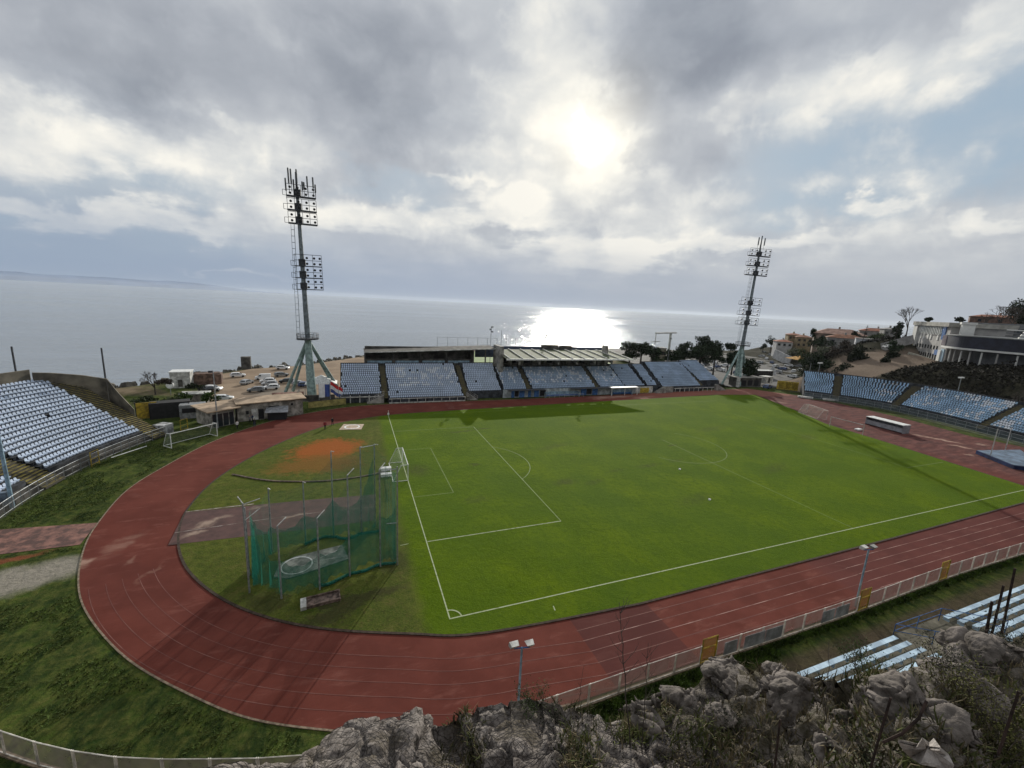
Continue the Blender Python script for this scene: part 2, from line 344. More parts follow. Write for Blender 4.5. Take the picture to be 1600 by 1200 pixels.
# sea
s = NT('sea_water')
dv = s.vm('SUBTRACT', s.P, (0., 0., 0.)).outputs[0]
w0 = s.noise(.045, 4, .6, stretch=(1., 1.8, 1.)); w1_ = s.noise(.22, 6, .62, stretch=(1., 1.7, 1.)); w2_ = s.noise(1.1, 4, .6, stretch=(1., 1.5, 1.))
hh = s.math('ADD', s.math('ADD', s.math('MULTIPLY', w0, 3.2), s.math('MULTIPLY', w1_, 2.3)), s.math('MULTIPLY', w2_, .38))
bp = s.n.new('ShaderNodeBump'); bp.inputs['Strength'].default_value = 1.; bp.inputs['Distance'].default_value = .32
s.l.new(hh, bp.inputs['Height']); s.l.new(bp.outputs[0], s.b.inputs['Normal'])
sl_ = s.noise(.0016, 5, .6, stretch=(1., 3.5, 1.))
s.put(s.b.inputs['Roughness'], s.mr(sl_, .4, .6, .07, .14)); s.put(s.b.inputs['Base Color'], s.mix(s.noise(.004, 4), (.22, .245, .265), (.26, .285, .305)))
s.b.inputs['IOR'].default_value = 1.34; s.b.inputs['Specular IOR Level'].default_value = .42
mb = MB(); rad = [0, 60, 150, 300, 600, 1200, 2500, 5000, 9000, 13000]; k = 96
P = [(100, 100, -4.4)]; F = []
for r_ in rad[1:]:
    for i in range(k): P.append((100+r_*math.cos(2*PI*i/k), 100+r_*math.sin(2*PI*i/k), -4.4))
F += [(0, 1+i, 1+(i+1) % k) for i in range(k)]
for j in range(len(rad)-2):
    a = 1+j*k; F += [(a+i, a+k+i, a+k+(i+1) % k, a+(i+1) % k) for i in range(k)]
mb.add(P, F); tag(mb.build('sea', s.m), None, None, kind='structure')
# far island ridge on the left horizon
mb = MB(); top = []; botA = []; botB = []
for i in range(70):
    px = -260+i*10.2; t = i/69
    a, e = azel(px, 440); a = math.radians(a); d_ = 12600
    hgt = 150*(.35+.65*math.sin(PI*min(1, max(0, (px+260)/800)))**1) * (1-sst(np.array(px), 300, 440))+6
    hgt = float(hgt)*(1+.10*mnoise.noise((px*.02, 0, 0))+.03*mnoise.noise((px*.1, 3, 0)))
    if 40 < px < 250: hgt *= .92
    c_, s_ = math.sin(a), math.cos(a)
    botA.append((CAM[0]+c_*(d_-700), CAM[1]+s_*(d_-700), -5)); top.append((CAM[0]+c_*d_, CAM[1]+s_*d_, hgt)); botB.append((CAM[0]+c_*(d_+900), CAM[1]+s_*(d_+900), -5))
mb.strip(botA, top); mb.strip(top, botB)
tag(mb.build('island_hills', mat('island_hazed_blue', (.22, .29, .43), .95, .06, .002), smooth=True), None, None, kind='structure')  # distance haze painted into the hills as a sky-like blue base colour
# ---------------------------------------------------------------- running track, pitch
outer = [(140, -9.75), (6, -9.8), (1, -9.5), (-4, -8.7), (-8.0, -7.1), (-13.2, -4.6), (-17.4, -1.5), (-22.4, 3.0), (-27.0, 8.6), (-29.9, 13.4), (-32.4, 19.6), (-33.8, 25.3), (-34.7, 34.3), (-33.3, 42.4), (-30.4, 52.2), (-25.4, 61.2), (-20.5, 66.6), (-14, 71), (-6.2, 74.2), (6, 75.2),
         (33.7, 75.2), (54.5, 76.0), (78.6, 77.2), (106.7, 78.6), (128, 79.), (137, 66), (139, 52), (138, 36.6), (134, 21.1), (136, 10.1), (150, -4)]
inner = [(90, -2.5), (55.5, -3.0), (16.7, -3.25), (2.5, -2.3), (-3.3, -.6), (-10, 2.1), (-15.0, 5.3), (-19.1, 9.3), (-22.6, 14.4), (-25.0, 20.6), (-26, 27.4), (-25.0, 36.4), (-20.8, 47.0), (-13.9, 57.2), (-6.3, 62.3), (1.9, 65.0),
         (20.4, 66.6), (50.4, 68.6), (73.0, 69.8), (105.2, 71.6), (120.3, 69.5), (112.8, 50.8), (106.0, 37.5), (103.6, 21.5), (101.3, 9.8), (99, -2.2)]
def cat(P, k=6, closed=True, sharp=()):
    out = []; n = len(P)
    for i in range(n if closed else n-1):
        p0, p1, p2, p3 = (np.array(P[(i+j) % n if closed else min(max(i+j, 0), n-1)], float) for j in (-1, 0, 1, 2))
        for t in np.arange(k)/k:
            out.append(tuple(.5*((2*p1)+(-p0+p2)*t+(2*p0-5*p1+4*p2-p3)*t*t+(-p0+3*p1-3*p2+p3)*t**3)))
    if not closed: out.append(tuple(P[-1]))
    return out
def smoothpart(P, lo, hi): return P[:lo]+cat(P[lo:hi], 6, False)+P[hi:]
outer_s = smoothpart(outer, 1, 21); inner_s = smoothpart(inner, 2, 19)
def sheet(poly, z, name, m, kind='structure', label=None, cat_=None, side=None):
    from mathutils.geometry import tessellate_polygon
    mb = MB(); tri = tessellate_polygon([[Vector((x, y, 0)) for x, y in poly]])
    P = [(x, y, z) for x, y in poly]; fs = []
    for a, b, c in tri:
        n_ = (poly[b][0]-poly[a][0])*(poly[c][1]-poly[a][1])-(poly[b][1]-poly[a][1])*(poly[c][0]-poly[a][0])
        fs.append((a, b, c) if n_ > 0 else (a, c, b))
    mb.add(P, fs)
    if side:
        n = len(poly)
        mb.add([(x, y, z) for x, y in poly]+[(x, y, z-side) for x, y in poly], [(i, (i+1) % n, n+(i+1) % n, n+i) for i in range(n)])
    o = mb.build(name, m); return tag(o, label, cat_, None, kind)
t = NT('tartan_track'); a = t.noise(.22, 8, .6); b = t.noise(14, 3, .6); c_ = t.noise(.05, 3); wq = t.warp(.6, 3.); st_ = t.noise(.9, 7, .65, stretch=(.35, 1., 1.))
f = t.mix(t.mr(a, .35, .65), (.098, .026, .019), (.136, .038, .028)); f = t.mix(t.mr(b, .3, .7, 0, .35), f, (.085, .028, .023))
f = t.mix(t.mr(st_, .52, .72, 0, .35), f, (.24, .10, .08))
sx = t.n.new('ShaderNodeSeparateXYZ'); t.l.new(t.P, sx.inputs[0])
f = t.mix(t.math('MULTIPLY', t.mr(sx.outputs[0], 99, 108), t.mr(a, .3, .6, .55, .95)), f, t.mix(t.mr(st_, .35, .7), (.06, .028, .027), (.15, .062, .055)))
def inside(m, x0, x1, y0, y1, e=.1):
    q = m.math('MULTIPLY', m.mr(sx.outputs[0], x0-e, x0+e), m.mr(sx.outputs[0], x1-e, x1+e, 1, 0))
    q = m.math('MULTIPLY', q, m.mr(sx.outputs[1], y0-e, y0+e)); return m.math('MULTIPLY', q, m.mr(sx.outputs[1], y1-e, y1+e, 1, 0))
f = t.mix(t.math('MULTIPLY', inside(t, 9.7, 17.3, -9.9, -2, .06), .62), f, (.062, .024, .024))      # re-laid darker strip
f = t.mix(t.math('MULTIPLY', inside(t, 38.5, 160, -9.9, -2.0, 1.), .38), f, (.075, .032, .034))
f = t.mix(t.math('MULTIPLY', t.mr(sx.outputs[0], 50, 90, 0, .3), t.mr(sx.outputs[1], 66, 68)), f, (.40, .18, .13))
v = t.vm('DOT_PRODUCT', t.P, (.62, .78, 0.)).outputs['Value']
f = t.mix(t.math('MULTIPLY', t.math('MULTIPLY', t.mr(v, -9.1, -8.6, 0, 1), t.mr(v, -4.2, -3.9, 1, 0)), t.mr(sx.outputs[0], 2, -6, 0, .12)), f, (.07, .026, .024))  # faint slanting band: the left mast's cast shadow painted into the tartan
for x, y, rx, ry, an, am in ((-29.5, 20, 3.2, 1.4, 1.2, .3), (-27.5, 16.5, 1.6, .5, 1.3, .25), (-25, 14, 2.2, .4, 1.2, .2), (-31.6, 17.2, 1.2, 1.2, 0, .7), (115, 63, 10, 3, -.9, .55), (108, 47, 7, 2.2, -1., .5), (121, 22, 6, 1.2, -1.2, .9), (119, 17, 3, 1, -1.2, .85), (127, 17, 2, 1.2, 0, .7), (112.7, 13.2, 1.6, .9, -1, .9), (20, 71.5, 3, .8, .2, .35), (66, 74, 12, 2, .02, .7), (76, 72, 6, 1.3, .1, .8), (60, 72, 3, 1, 0, .6)):
    f = t.mix(t.math('MULTIPLY', t.spot(x, y, rx, ry, an, wq, .2), t.mr(st_, .38, .55, .3*am, am)), f, (.36, .24, .19))
t.bump(b, .25, .02); t.fin(f, .9, .06)
TRACK = t.m
sheet(outer_s, -.012, 'running_track', TRACK)
path_m = mat('worn_tartan_path', (.20, .10, .08), .9, .2, .9, .3, c2=(.08, .045, .04))
sheet([(-33.9, 25.6), (-60, 28.4), (-60, 22.5), (-45, 21.4), (-39.2, 21.0), (-33.3, 21.0)], -.03, 'path', path_m)
e_ = NT('infield_grass'); a = e_.noise(.16, 7, .62); b = e_.noise(1.3, 8, .7); c_ = e_.noise(7, 4, .7); wq = e_.warp(.35, 5.); wf = e_.warp(1.2, 1.6)
sx = e_.n.new('ShaderNodeSeparateXYZ'); e_.l.new(e_.P, sx.inputs[0])
# mown turf, with faint bands
turf = e_.mix(e_.mr(a, .36, .64), (.050, .090, .0025), (.086, .130, .003)); turf = e_.mix(e_.mr(b, .38, .70, 0, .75), turf, (.036, .068, .004)); turf = e_.mix(e_.mr(e_.noise(.7, 9, .8, stretch=(.5, 1.6, 1.)), .52, .70, 0, .5), turf, (.040, .060, .008)); turf = e_.mix(e_.mr(c_, .35, .7, 0, .35), turf, (.125, .175, .016))
turf = e_.mix(e_.mr(e_.noise(.045, 4, .6), .40, .60, 0, .42), turf, (.048, .088, .010))
bn = e_.math('MULTIPLY', e_.mr(e_.math('SINE', e_.math('MULTIPLY', sx.outputs[0], .57)), -.3, .3), .16); turf = e_.mix(bn, turf, (.055, .10, .010))
for x, y, rx, ry, an, am in ((13.2, 49.5, 4.2, .7, .12, .7), (18, 50.6, 3.2, .5, .1, .6), (11, 32, 1.6, .8, 0, .75), (1.8, 31.8, 3.0, 3.6, .1, .6), (22.5, 22, 3.0, 1.6, .1, .62), (27, 21, 3., 1., .3, .35), (52, 32.3, 1.7, .5, .1, .75), (40, 24.5, 4., 1., .1, .4), (33, 24, 3, .8, .2, .3), (28, 37, 6, 1.5, .3, .4), (62, 18, 7, 2, .3, .35), (38, 12, 6, 2, .2, .3), (70, 40, 8, 2, .2, .35), (8, 20, 3, 1.5, .2, .35), (88, 30, 5, 2.5, .4, .4), (47, 25.5, 3, .8, .2, .35)):
    turf = e_.mix(e_.math('MULTIPLY', e_.spot(x, y, rx, ry, an, wf, .1), e_.mr(b, .3, .55, .35*am, am)), turf, (.050, .050, .022))
roughg = e_.mix(e_.mr(b, .32, .62), (.022, .040, .009), (.095, .110, .022)); roughg = e_.mix(e_.mr(a, .38, .62, 0, .75), roughg, (.034, .058, .010)); roughg = e_.mix(e_.mr(c_, .35, .7, 0, .4), roughg, (.13, .135, .03))
roughg = e_.mix(e_.mr(e_.noise(2.6, 8, .8), .46, .66, 0, .75), roughg, (.026, .028, .011)); roughg = e_.mix(e_.mr(e_.noise(.5, 7, .75), .5, .68, 0, .6), roughg, (.10, .085, .03)); roughg = e_.mix(e_.mr(e_.noise(9, 5, .8), .5, .7, 0, .5), roughg, (.14, .13, .045))
for x, y, rx, ry, an, am, cc in ((-11.5, 45., 9.5, 8., .5, .95, (.27, .070, .022)), (-13, 38, 10.5, 6.2, .1, .8, (.17, .075, .024)), (-8.5, 36, 4.5, 4.5, 0, .5, (.10, .055, .02)), (-7.5, 4.2, 7.5, 1.8, .25, .7, (.032, .026, .018)), (-14.5, 7.0, 4, 2.2, -.5, .6, (.03, .028, .016)), (-3.6, 9.5, 2.6, 3.4, 0, .6, (.035, .034, .018)), (-1.4, 3.5, 2.5, 4.5, .2, .35, (.13, .14, .03)), (-9, 5.4, 3, 1, .2, .6, (.04, .03, .025)), (-19, 32, 6, 1.3, .1, .5, (.03, .055, .01))):
    q_ = e_.spot(x, y, rx, ry, an, wq, .15); q_ = e_.mr(e_.math('ADD', q_, e_.math('MULTIPLY', e_.math('SUBTRACT', b, .5), 1.5)), .16, .85, 0, am*.95); roughg = e_.mix(q_, roughg, cc)
edge = e_.math('ADD', sx.outputs[0], e_.math('MULTIPLY', e_.math('SUBTRACT', e_.noise(.6, 6), .5), 1.6))
f = e_.mix(e_.mr(edge, -2.9, -1.3), roughg, turf)
e_.bump(e_.math('ADD', b, e_.math('MULTIPLY', c_, .6)), .8, .16)
e_.fin(f, .9, .03); e_.b.inputs['Specular Tint'].default_value = (.5, .8, .05, 1)
e_.b.inputs['Sheen Weight'].default_value = .04; e_.b.inputs['Sheen Tint'].default_value = (.6, .8, .1, 1); e_.b.inputs['Sheen Roughness'].default_value = .5
sheet(inner_s, .05, 'playing_field', e_.m, side=.08)
# kerb along the inside of the track and pale edging on the outside
kerb = mat('kerb_concrete', (.20, .155, .11), .9, .2, 3., .2)
mb = MB(); lst = outer_s[1:120]
for p, q in zip(lst[:-1], lst[1:]): mb.beam((p[0], p[1], -.01), (q[0], q[1], -.01), .12, .05)
tag(mb.build('kerb', kerb), None, None, kind='structure')
dk = mat('kerb_dark', (.045, .03, .022), .95, .2, 3.)
mb = MB(); lst = inner_s[0:116]
for p, q in zip(lst[:-1], lst[1:]): mb.beam((p[0], p[1], .01), (q[0], q[1], .01), .22, .10)
tag(mb.build('inner_kerb', dk), None, None, kind='structure')
# discus and hammer apron strip inside the D
ru = NT('old_runway'); a = ru.noise(.8, 8, .7); b = ru.noise(.3, 5); wq = ru.warp(.7, 2.5)
f = ru.mix(ru.mr(a, .35, .65), (.050, .024, .022), (.085, .040, .036))
for x, y, rx, ry, an, am in ((-22.5, 22.5, 2.6, 1.0, .7, .8), (-23.6, 20.2, 1.5, .8, .3, .8), (-18.5, 25, 1.6, .5, .3, .5), (-14.2, 21.6, 2.0, .4, .3, .8)): f = ru.mix(ru.math('MULTIPLY', ru.spot(x, y, rx, ry, an, wq, .1), ru.mr(a, .35, .55, .2, am)), f, (.30, .22, .17))
ru.fin(f, .8, .3)
sheet([(-25.2, 18.4), (-14.2, 18.0), (-5.2, 18.0), (-4.6, 24.9), (-12, 25.4), (-18, 25.6), (-26.0, 25.6)], .058, 'throwing_runway', ru.m)
white = mat('line_white', (.27, .31, .18), .8, .2, 2.5, c2=(.16, .20, .08), split=(.30, .50))
faint = mat('line_worn', (.115, .17, .035), .8, .2, 1.6, c2=(.09, .14, .02), split=(.35, .60))
lane = mat('lane_white', (.17, .075, .062), .8, .2, .35, c2=(.115, .036, .029), split=(.46, .72))
laneb = mat('lane_bright', (.28, .17, .15), .8, .2, .4, c2=(.14, .052, .044), split=(.42, .64))
def pline(mb, pts, w_, z, m=0):
    A = []; B = []; n = len(pts)
    for i, p in enumerate(pts):
        q0 = np.array(pts[max(i-1, 0)]); q1 = np.array(pts[min(i+1, n-1)]); d = q1-q0; d = d/np.hypot(*d); nn = np.array((-d[1], d[0]))*w_/2
        A.append((p[0]-nn[0], p[1]-nn[1], z)); B.append((p[0]+nn[0], p[1]+nn[1], z))
    mb.strip(A, B, m)
def arc(cx_, cy_, r_, a0, a1, n=40): return [(cx_+r_*math.cos(math.radians(a0+(a1-a0)*i/n)), cy_+r_*math.sin(math.radians(a0+(a1-a0)*i/n))) for i in range(n+1)]
W = 64.; h = W/2; Lp = 104.9; mb = MB(); zz_ = .062
pline(mb, [(-.06, 0), (99.5, 0)], .12, zz_); pline(mb, [(0, .08), (0, h-4)], .11, zz_+.002); pline(mb, [(0, h-4), (0, W)], .12, zz_+.002, 0)
pline(mb, arc(0, 0, 1., 2, 88, 10), .12, zz_+.004); pline(mb, [(.9, -2.0), (9.2, -1.9)][:0] or [(8.9, -1.75), (9.0, -1.2)], .1, zz_)
for x_, y_ in ((0, h-20.16),): pline(mb, [(x_+.1, y_), (16.5, y_)], .12, zz_, 0)
pline(mb, [(16.5, h-20.1), (16.5, h+20.16)], .12, zz_+.002, 1); pline(mb, [(.1, h+20.16), (16.4, h+20.16)], .12, zz_, 1)
pline(mb, [(.1, h-9.16), (5.5, h-9.16)], .10, zz_, 1); pline(mb, [(5.5, h-9.1), (5.5, h+9.16)], .10, zz_+.002, 1); pline(mb, [(.1, h+9.16), (5.4, h+9.16)], .1, zz_, 1)
pline(mb, arc(11, h, 9.15, -53, 53), .11, zz_+.004, 1); pline(mb, [(-2.8, 11.9), (-1.9, 12.0)], .08, zz_)
pline(mb, [(Lp/2, .08), (Lp/2, h+4)], .12, zz_, 1); pline(mb, arc(Lp/2, h, 9.15, -150, 50, 60), .12, zz_+.004, 1)
pline(mb, [(10, W), (Lp-8, W)], .11, zz_, 1); pline(mb, [(88.4, h-20.16), (100.2, h-20.16)], .11, zz_, 1); pline(mb, [(88.4, h-20.1), (88.4, h+18)], .1, zz_+.002, 1)
tag(mb.build('field_markings', [white, faint]), None, None, kind='structure')
mb = MB(); 
ins = inner_s[2:74]; 
def offs(pts, d):
    o = []; n = len(pts)
    for i, p in enumerate(pts):
        q0 = np.array(pts[max(i-1, 0)]); q1 = np.array(pts[min(i+1, n-1)]); e = q1-q0; e = e/np.hypot(*e); o.append((p[0]+e[1]*-d, p[1]+e[0]*d))
    return o
for k_ in range(1, 7):
    d_ = k_*1.07
    pline(mb, [(x, -3.2-d_) for x in (140, 42)], .07, -.002, 1)
    pline(mb, [(x, -3.25-d_) for x in (42, 17.4)], .07, -.002, 1 if k_ in (3,) else 0); pline(mb, [(x, -3.25-d_) for x in (17.4, 9.6)], .07, -.002, 1 if k_ in (2, 3) else 0)
    pts = [p for p in offs(ins, d_)]; pts = [(9.6, -3.25-d_)]+[p for p in pts if p[0] < 6]
    if k_ != 1: pline(mb, pts[:len(pts)//2], .05, -.002, 0)
for j in range(5): pline(mb, [(14.6+.0*j, 68.6+j*1.1), (16.2+.1*j, 68.5+j*1.1)], .12, -.002, 1)
tag(mb.build('lane_markings', [lane, laneb]), None, None, kind='structure')
# runway centre line
mb = MB(); pline(mb, [(-25.4, 20.9), (-18, 21.5), (-12, 21.7), (-5, 21.4)], .1, .064); pline(mb, [(-25.9, 25.75), (-19, 25.95)], .2, .064)
tag(mb.build('runway_line', mat('runway_white', (.30, .26, .24), .85, .2, 1., c2=(.10, .07, .06))), None, None, kind='structure')
# car parks and training pitch
gv = NT('gravel'); a = gv.noise(.12, 7, .6); b = gv.noise(2.2, 8, .75)
f = gv.mix(gv.mr(a, .35, .65), (.20, .145, .098), (.30, .225, .155)); f = gv.mix(gv.mr(b, .35, .7, 0, .6), f, (.14, .10, .072)); f = gv.mix(gv.spot(-27, 100, 12, 16, .3, gv.warp(.1, 14), .2, .6), f, (.17, .155, .135))
gv.bump(b, .6, .05); gv.fin(f, .95, .15)
sheet([(-44.5, 92), (-42, 104), (-48, 118), (-53, 127), (-42, 143.5), (-27, 150.5), (-4, 177), (38, 204), (62, 206), (62, 150), (40, 112), (10, 98), (-14, 92)], -1.965, 'car_park', gv.m)
asp = mat('asphalt', (.075, .073, .072), .9, .2, .3, .2)
sheet([(124, 83), (140, 80), (150, 76), (162, 82), (185, 100), (225, 135), (240, 165), (232, 196), (200, 205), (150, 205), (128, 170), (120, 110)], .06, 'asphalt_yard', asp)
tp = mat('training_turf', (.105, .18, .035), .8, .15, .4, .2)
sheet([(34, 112), (128, 116), (134, 180), (126, 207), (40, 200)], -1.93, 'training_pitch', tp)
hl = mat('hall_dirt', (.2, .16, .12), .95, .2, .5)
# ---------------------------------------------------------------- shared materials
conc = mat('concrete', (.27, .26, .24), .9, .25, .7, .3, c2=(.13, .125, .115))
concd = mat('concrete_dark', (.085, .08, .072), .92, .3, .5, .4, c2=(.035, .033, .03))
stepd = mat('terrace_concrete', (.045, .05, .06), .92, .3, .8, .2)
metal = mat('galvanised_steel', (.30, .32, .34), .5, .15, 3, metal=.4)
paleb = mat('pale_blue_paint', (.22, .33, .42), .55, .2, 1.5)
mint = mat('mint_paint', (.28, .38, .37), .5, .2, 1.2)
darkm = mat('dark_steel', (.05, .055, .065), .6, .2, 2)
yel = mat('yellow_paint', (.42, .30, .03), .7, .25, 2., c2=(.22, .16, .03))
yeld = mat('yellow_steps', (.30, .24, .05), .85, .35, 1.2, c2=(.07, .065, .035))
whitep = mat('white_paint', (.70, .71, .70), .5, .1, 2.)
whited = mat('weathered_white', (.50, .50, .48), .8, .2, 1.2, .1)
blk = mat('black_void', (.012, .012, .015), .8, .1, 1.)
glass = mat('dark_glass', (.02, .025, .03), .12, .1, 1., spec=.5)
bluep = mat('blue_paint', (.05, .14, .36), .6, .2, 2.)
seat_w = mat('seat_plastic_pale', (.45, .53, .66), .5, .06, .35, spec=.4)
seat_b = mat('seat_plastic_blue', (.36, .46, .61), .5, .10, .25, spec=.4)
seat_f = mat('seat_plastic_faded', (.66, .70, .76), .55, .06, .35, spec=.4)
seat_r = mat('seat_plastic_sky', (.34, .50, .68), .5, .12, .25, spec=.4)
# ---------------------------------------------------------------- seats
def seat_geo():
    m = MB()
    m.add([(-.17, -.06, .12), (.17, -.06, .12), (.17, .14, .12), (-.17, .14, .12), (-.19, -.16, .34), (.19, -.16, .34), (.21, .02, .36), (.21, .19, .36), (-.21, .19, .36), (-.21, .02, .36)],
          [(4, 5, 6, 9), (9, 6, 7, 8), (0, 1, 5, 4), (1, 2, 7, 6, 5), (3, 0, 4, 9, 8)])
    m.add([(-.20, .16, .36), (.20, .16, .36), (.21, .20, .56), (.12, .22, .66), (-.12, .22, .66), (-.21, .20, .56), (-.20, .20, .36), (.20, .20, .36), (.21, .24, .56), (.12, .26, .66), (-.12, .26, .66), (-.21, .24, .56)],
          [(0, 1, 2, 3, 4, 5), (7, 6, 11, 10, 9, 8), (1, 7, 8, 2), (2, 8, 9, 3), (3, 9, 10, 4), (4, 10, 11, 5), (5, 11, 6, 0)])
    return m
SG = seat_geo(); SV = np.array(SG.v)
SEATM = {}
def seat_mesh(m):
    if m.name not in SEATM:
        me = bpy.data.meshes.new('seat_'+m.name); me.from_pydata(SG.v, [], SG.f); me.materials.append(m); SEATM[m.name] = me
    return SEATM[m.name]
def place_seats(parent, spots, mats, label=None):
    """spots: (x,y,z,rot,material index); the hundred nearest the camera are single parts, the rest one part"""
    P = np.array([s[:3] for s in spots]); d = ((P-CAM)**2).sum(1); o = np.argsort(d); near = o[:100]; far = o[100:]
    L0 = np.array(parent.location)
    for i in near:
        s = spots[i]; q = bpy.data.objects.new('seat', seat_mesh(mats[int(s[4])])); col.objects.link(q); q.parent = parent
        q.location = tuple(np.array(s[:3])-L0); q.rotation_euler = (0, 0, s[3])
    V = []; F = []; M = []; n = 0
    for i in far:
        x, y, z, r, k = spots[i]; c, s_ = math.cos(r), math.sin(r)
        v = np.empty_like(SV); v[:, 0] = SV[:, 0]*c-SV[:, 1]*s_+x; v[:, 1] = SV[:, 0]*s_+SV[:, 1]*c+y; v[:, 2] = SV[:, 2]+z
        V.append(v-L0); F += [tuple(j+n for j in f) for f in SG.f]; M += [int(k)]*len(SG.f); n += len(SV)
    if n:
        me = bpy.data.meshes.new('seats'); me.from_pydata(np.concatenate(V).tolist(), [], F)
        for m in mats: me.materials.append(m)
        me.polygons.foreach_set('material_index', M); me.update()
        q = bpy.data.objects.new('seats', me); col.objects.link(q); q.parent = parent; q['kind'] = 'stuff'
def railing(mb, pts, h_=1.0, step=2., r=.03, rails=2, m=0):
    for a, b in zip(pts[:-1], pts[1:]):
        a, b = Vector(a), Vector(b); n = max(1, int((b-a).length/step))
        for i in range(n+1):
            p = a+(b-a)*i/n; mb.tube(p, p+Vector((0, 0, h_)), r, r, 4, m)
        for k in range(rails): z = Vector((0, 0, h_*(k+1)/rails)); mb.tube(a+z, b+z, r, r, 4, m)
# ---------------------------------------------------------------- straight grandstands
def straight_block(par, ox, oy, ang, u0, u1, rows, z0, row0, dep, rise, mats, pick, spots, pitch=.52, back=True, terr=None, skew=0.):
    """one seating block; u along the stand, v away from the field"""
    c, s = math.cos(ang), math.sin(ang)
    def w(u, v, z): return (ox+u*c-v*s, oy+u*s+v*c, z)
    mb = terr
    for i in range(row0, rows):
        z = z0+i*rise; v = i*dep; sk = skew*i
        a = [w(u0+sk, v, z-rise), w(u1+sk, v, z-rise), w(u1+sk, v, z), w(u0+sk, v, z), w(u0+sk, v+dep, z), w(u1+sk, v+dep, z)]
        if i == row0: a[0] = w(u0+sk, v, 0); a[1] = w(u1+sk, v, 0)
        mb.add(a, [(0, 1, 2, 3), (3, 2, 5, 4)])
        mb.add([w(u0+sk, v, 0), w(u0+sk, v, z), w(u0+sk, v+dep, z), w(u0+sk, v+dep, 0)], [(0, 1, 2, 3)])
        mb.add([w(u1+sk, v, 0), w(u1+sk, v+dep, 0), w(u1+sk, v+dep, z), w(u1+sk, v, z)], [(0, 1, 2, 3)])
        n = int((u1-u0-.3)/pitch); ph = rng.uniform(-.45, .45)
        for j in range(n):
            uu = u0+.25+sk+(u1-u0-.5)*(j+.5+ph)/n
            if rng.random() < .006: continue
            p = w(uu, v+dep*.55, z+.02); spots.append((*p, ang+rng.normal(0, .02), pick(uu, i)))
    if back:
        v = rows*dep; z = z0+(rows-1)*rise
        mb.add([w(u0, v, 0), w(u0, v, z+.9), w(u1+skew*rows, v, z+.9), w(u1+skew*rows, v, 0)], [(0, 1, 2, 3)])
        mb.add([w(u0, v+.2, 0), w(u0, v+.2, z+.9), w(u1+skew*rows, v+.2, z+.9), w(u1+skew*rows, v+.2, 0)], [(3, 2, 1, 0)])
        mb.add([w(u0, v, z+.9), w(u1+skew*rows, v, z+.9), w(u1+skew*rows, v+.2, z+.9), w(u0, v+.2, z+.9)], [(0, 1, 2, 3)])
    return w
def aisle(par, ox, oy, ang, u, width, rows, z0, row0, dep, rise, m, skew=0., wall=None):
    c, s = math.cos(ang), math.sin(ang); mb = MB()
    w = lambda a, b, z: (ox+a*c-b*s, oy+a*s+b*c, z)
    for i in range(row0*2, rows*2):
        z = z0-rise*.5+i*rise/2-.02; v = i*dep/2; sk = skew*i/2
        a, b = u+sk+.03, u+width+sk-.03
        mb.add([w(a, v, z-rise/2), w(b, v, z-rise/2), w(b, v, z), w(a, v, z), w(a, v+dep/2, z), w(b, v+dep/2, z)], [(0, 1, 2, 3), (3, 2, 5, 4)])
    o = mb.build('stairway', m, par); return o
yst = NT('stair_concrete'); a_ = yst.noise(2., 6)
gsep = yst.n.new('ShaderNodeNewGeometry'); gz = yst.n.new('ShaderNodeSeparateXYZ'); yst.l.new(gsep.outputs['Normal'], gz.inputs[0])
YST = yst.fin(yst.mix(yst.mr(gz.outputs[2], .4, .6), (.06, .055, .045), yst.mix(yst.mr(a_, .38, .62), (.06, .055, .035), (.22, .18, .045))), .85, .2)
faded = lambda u, i, f: 0
# seaside stand, west part (blocks beside the left pylon)
seaL = thing('grandstand', 'open grandstand of grey-blue seats between the left floodlight pylon and the roofed stand', 'grandstand', (11, 78, 0))
DEP, RIS = .84, .42
spots = []; tb = MB()
def pickL(u, i):
    n = mnoise.noise((u*.35, i*.5, 1.)); return 1 if (n > .0 and 2 < i < 12 and rng.random() < .55 and u > 3) else 0
X0, Y0, AN = -10.3, 77.6, .006
straight_block(seaL, X0, Y0, AN, 0, 9.9, 14, 1.95, 0, DEP, RIS, [], lambda u, i: 0, spots, terr=tb)
straight_block(seaL, X0, Y0, AN, 11.3, 30.9, 14, 1.95, -2, DEP, RIS, [], lambda u, i: pickL(u-11, i), spots, terr=tb)
straight_block(seaL, X0, Y0, AN, 32.3, 42.2, 14, 1.95, 0, DEP, RIS, [], lambda u, i: 0, spots, terr=tb, skew=.06)
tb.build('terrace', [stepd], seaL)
aisle(seaL, X0, Y0, AN, 9.9, 1.4, 14, 1.95, -1, DEP, RIS, YST); aisle(seaL, X0, Y0, AN, 30.9, 1.4, 14, 1.95, -2, DEP, RIS, YST, .03)
place_seats(seaL, spots, [seat_w, seat_f])
mb = MB()
for u in np.arange(0, 9, 2.2): mb.bz(X0+u, X0+u+.25, 77.5, 77.7, 0, 1.9)
mb.bz(X0+.2, X0+9.6, 77.35, 77.55, 1.35, 1.6)
for u in np.arange(12, 31, 2.1): mb.bz(X0+u, X0+u+.12, 75.6, 75.7, 0, 1.15)
mb.bz(X0+11.4, X0+31, 75.55, 75.7, 1.1, 1.22); mb.bz(X0+11.4, X0+31, 75.6, 75.68, 0, .25)
mb.build('front_railing', whited, seaL)
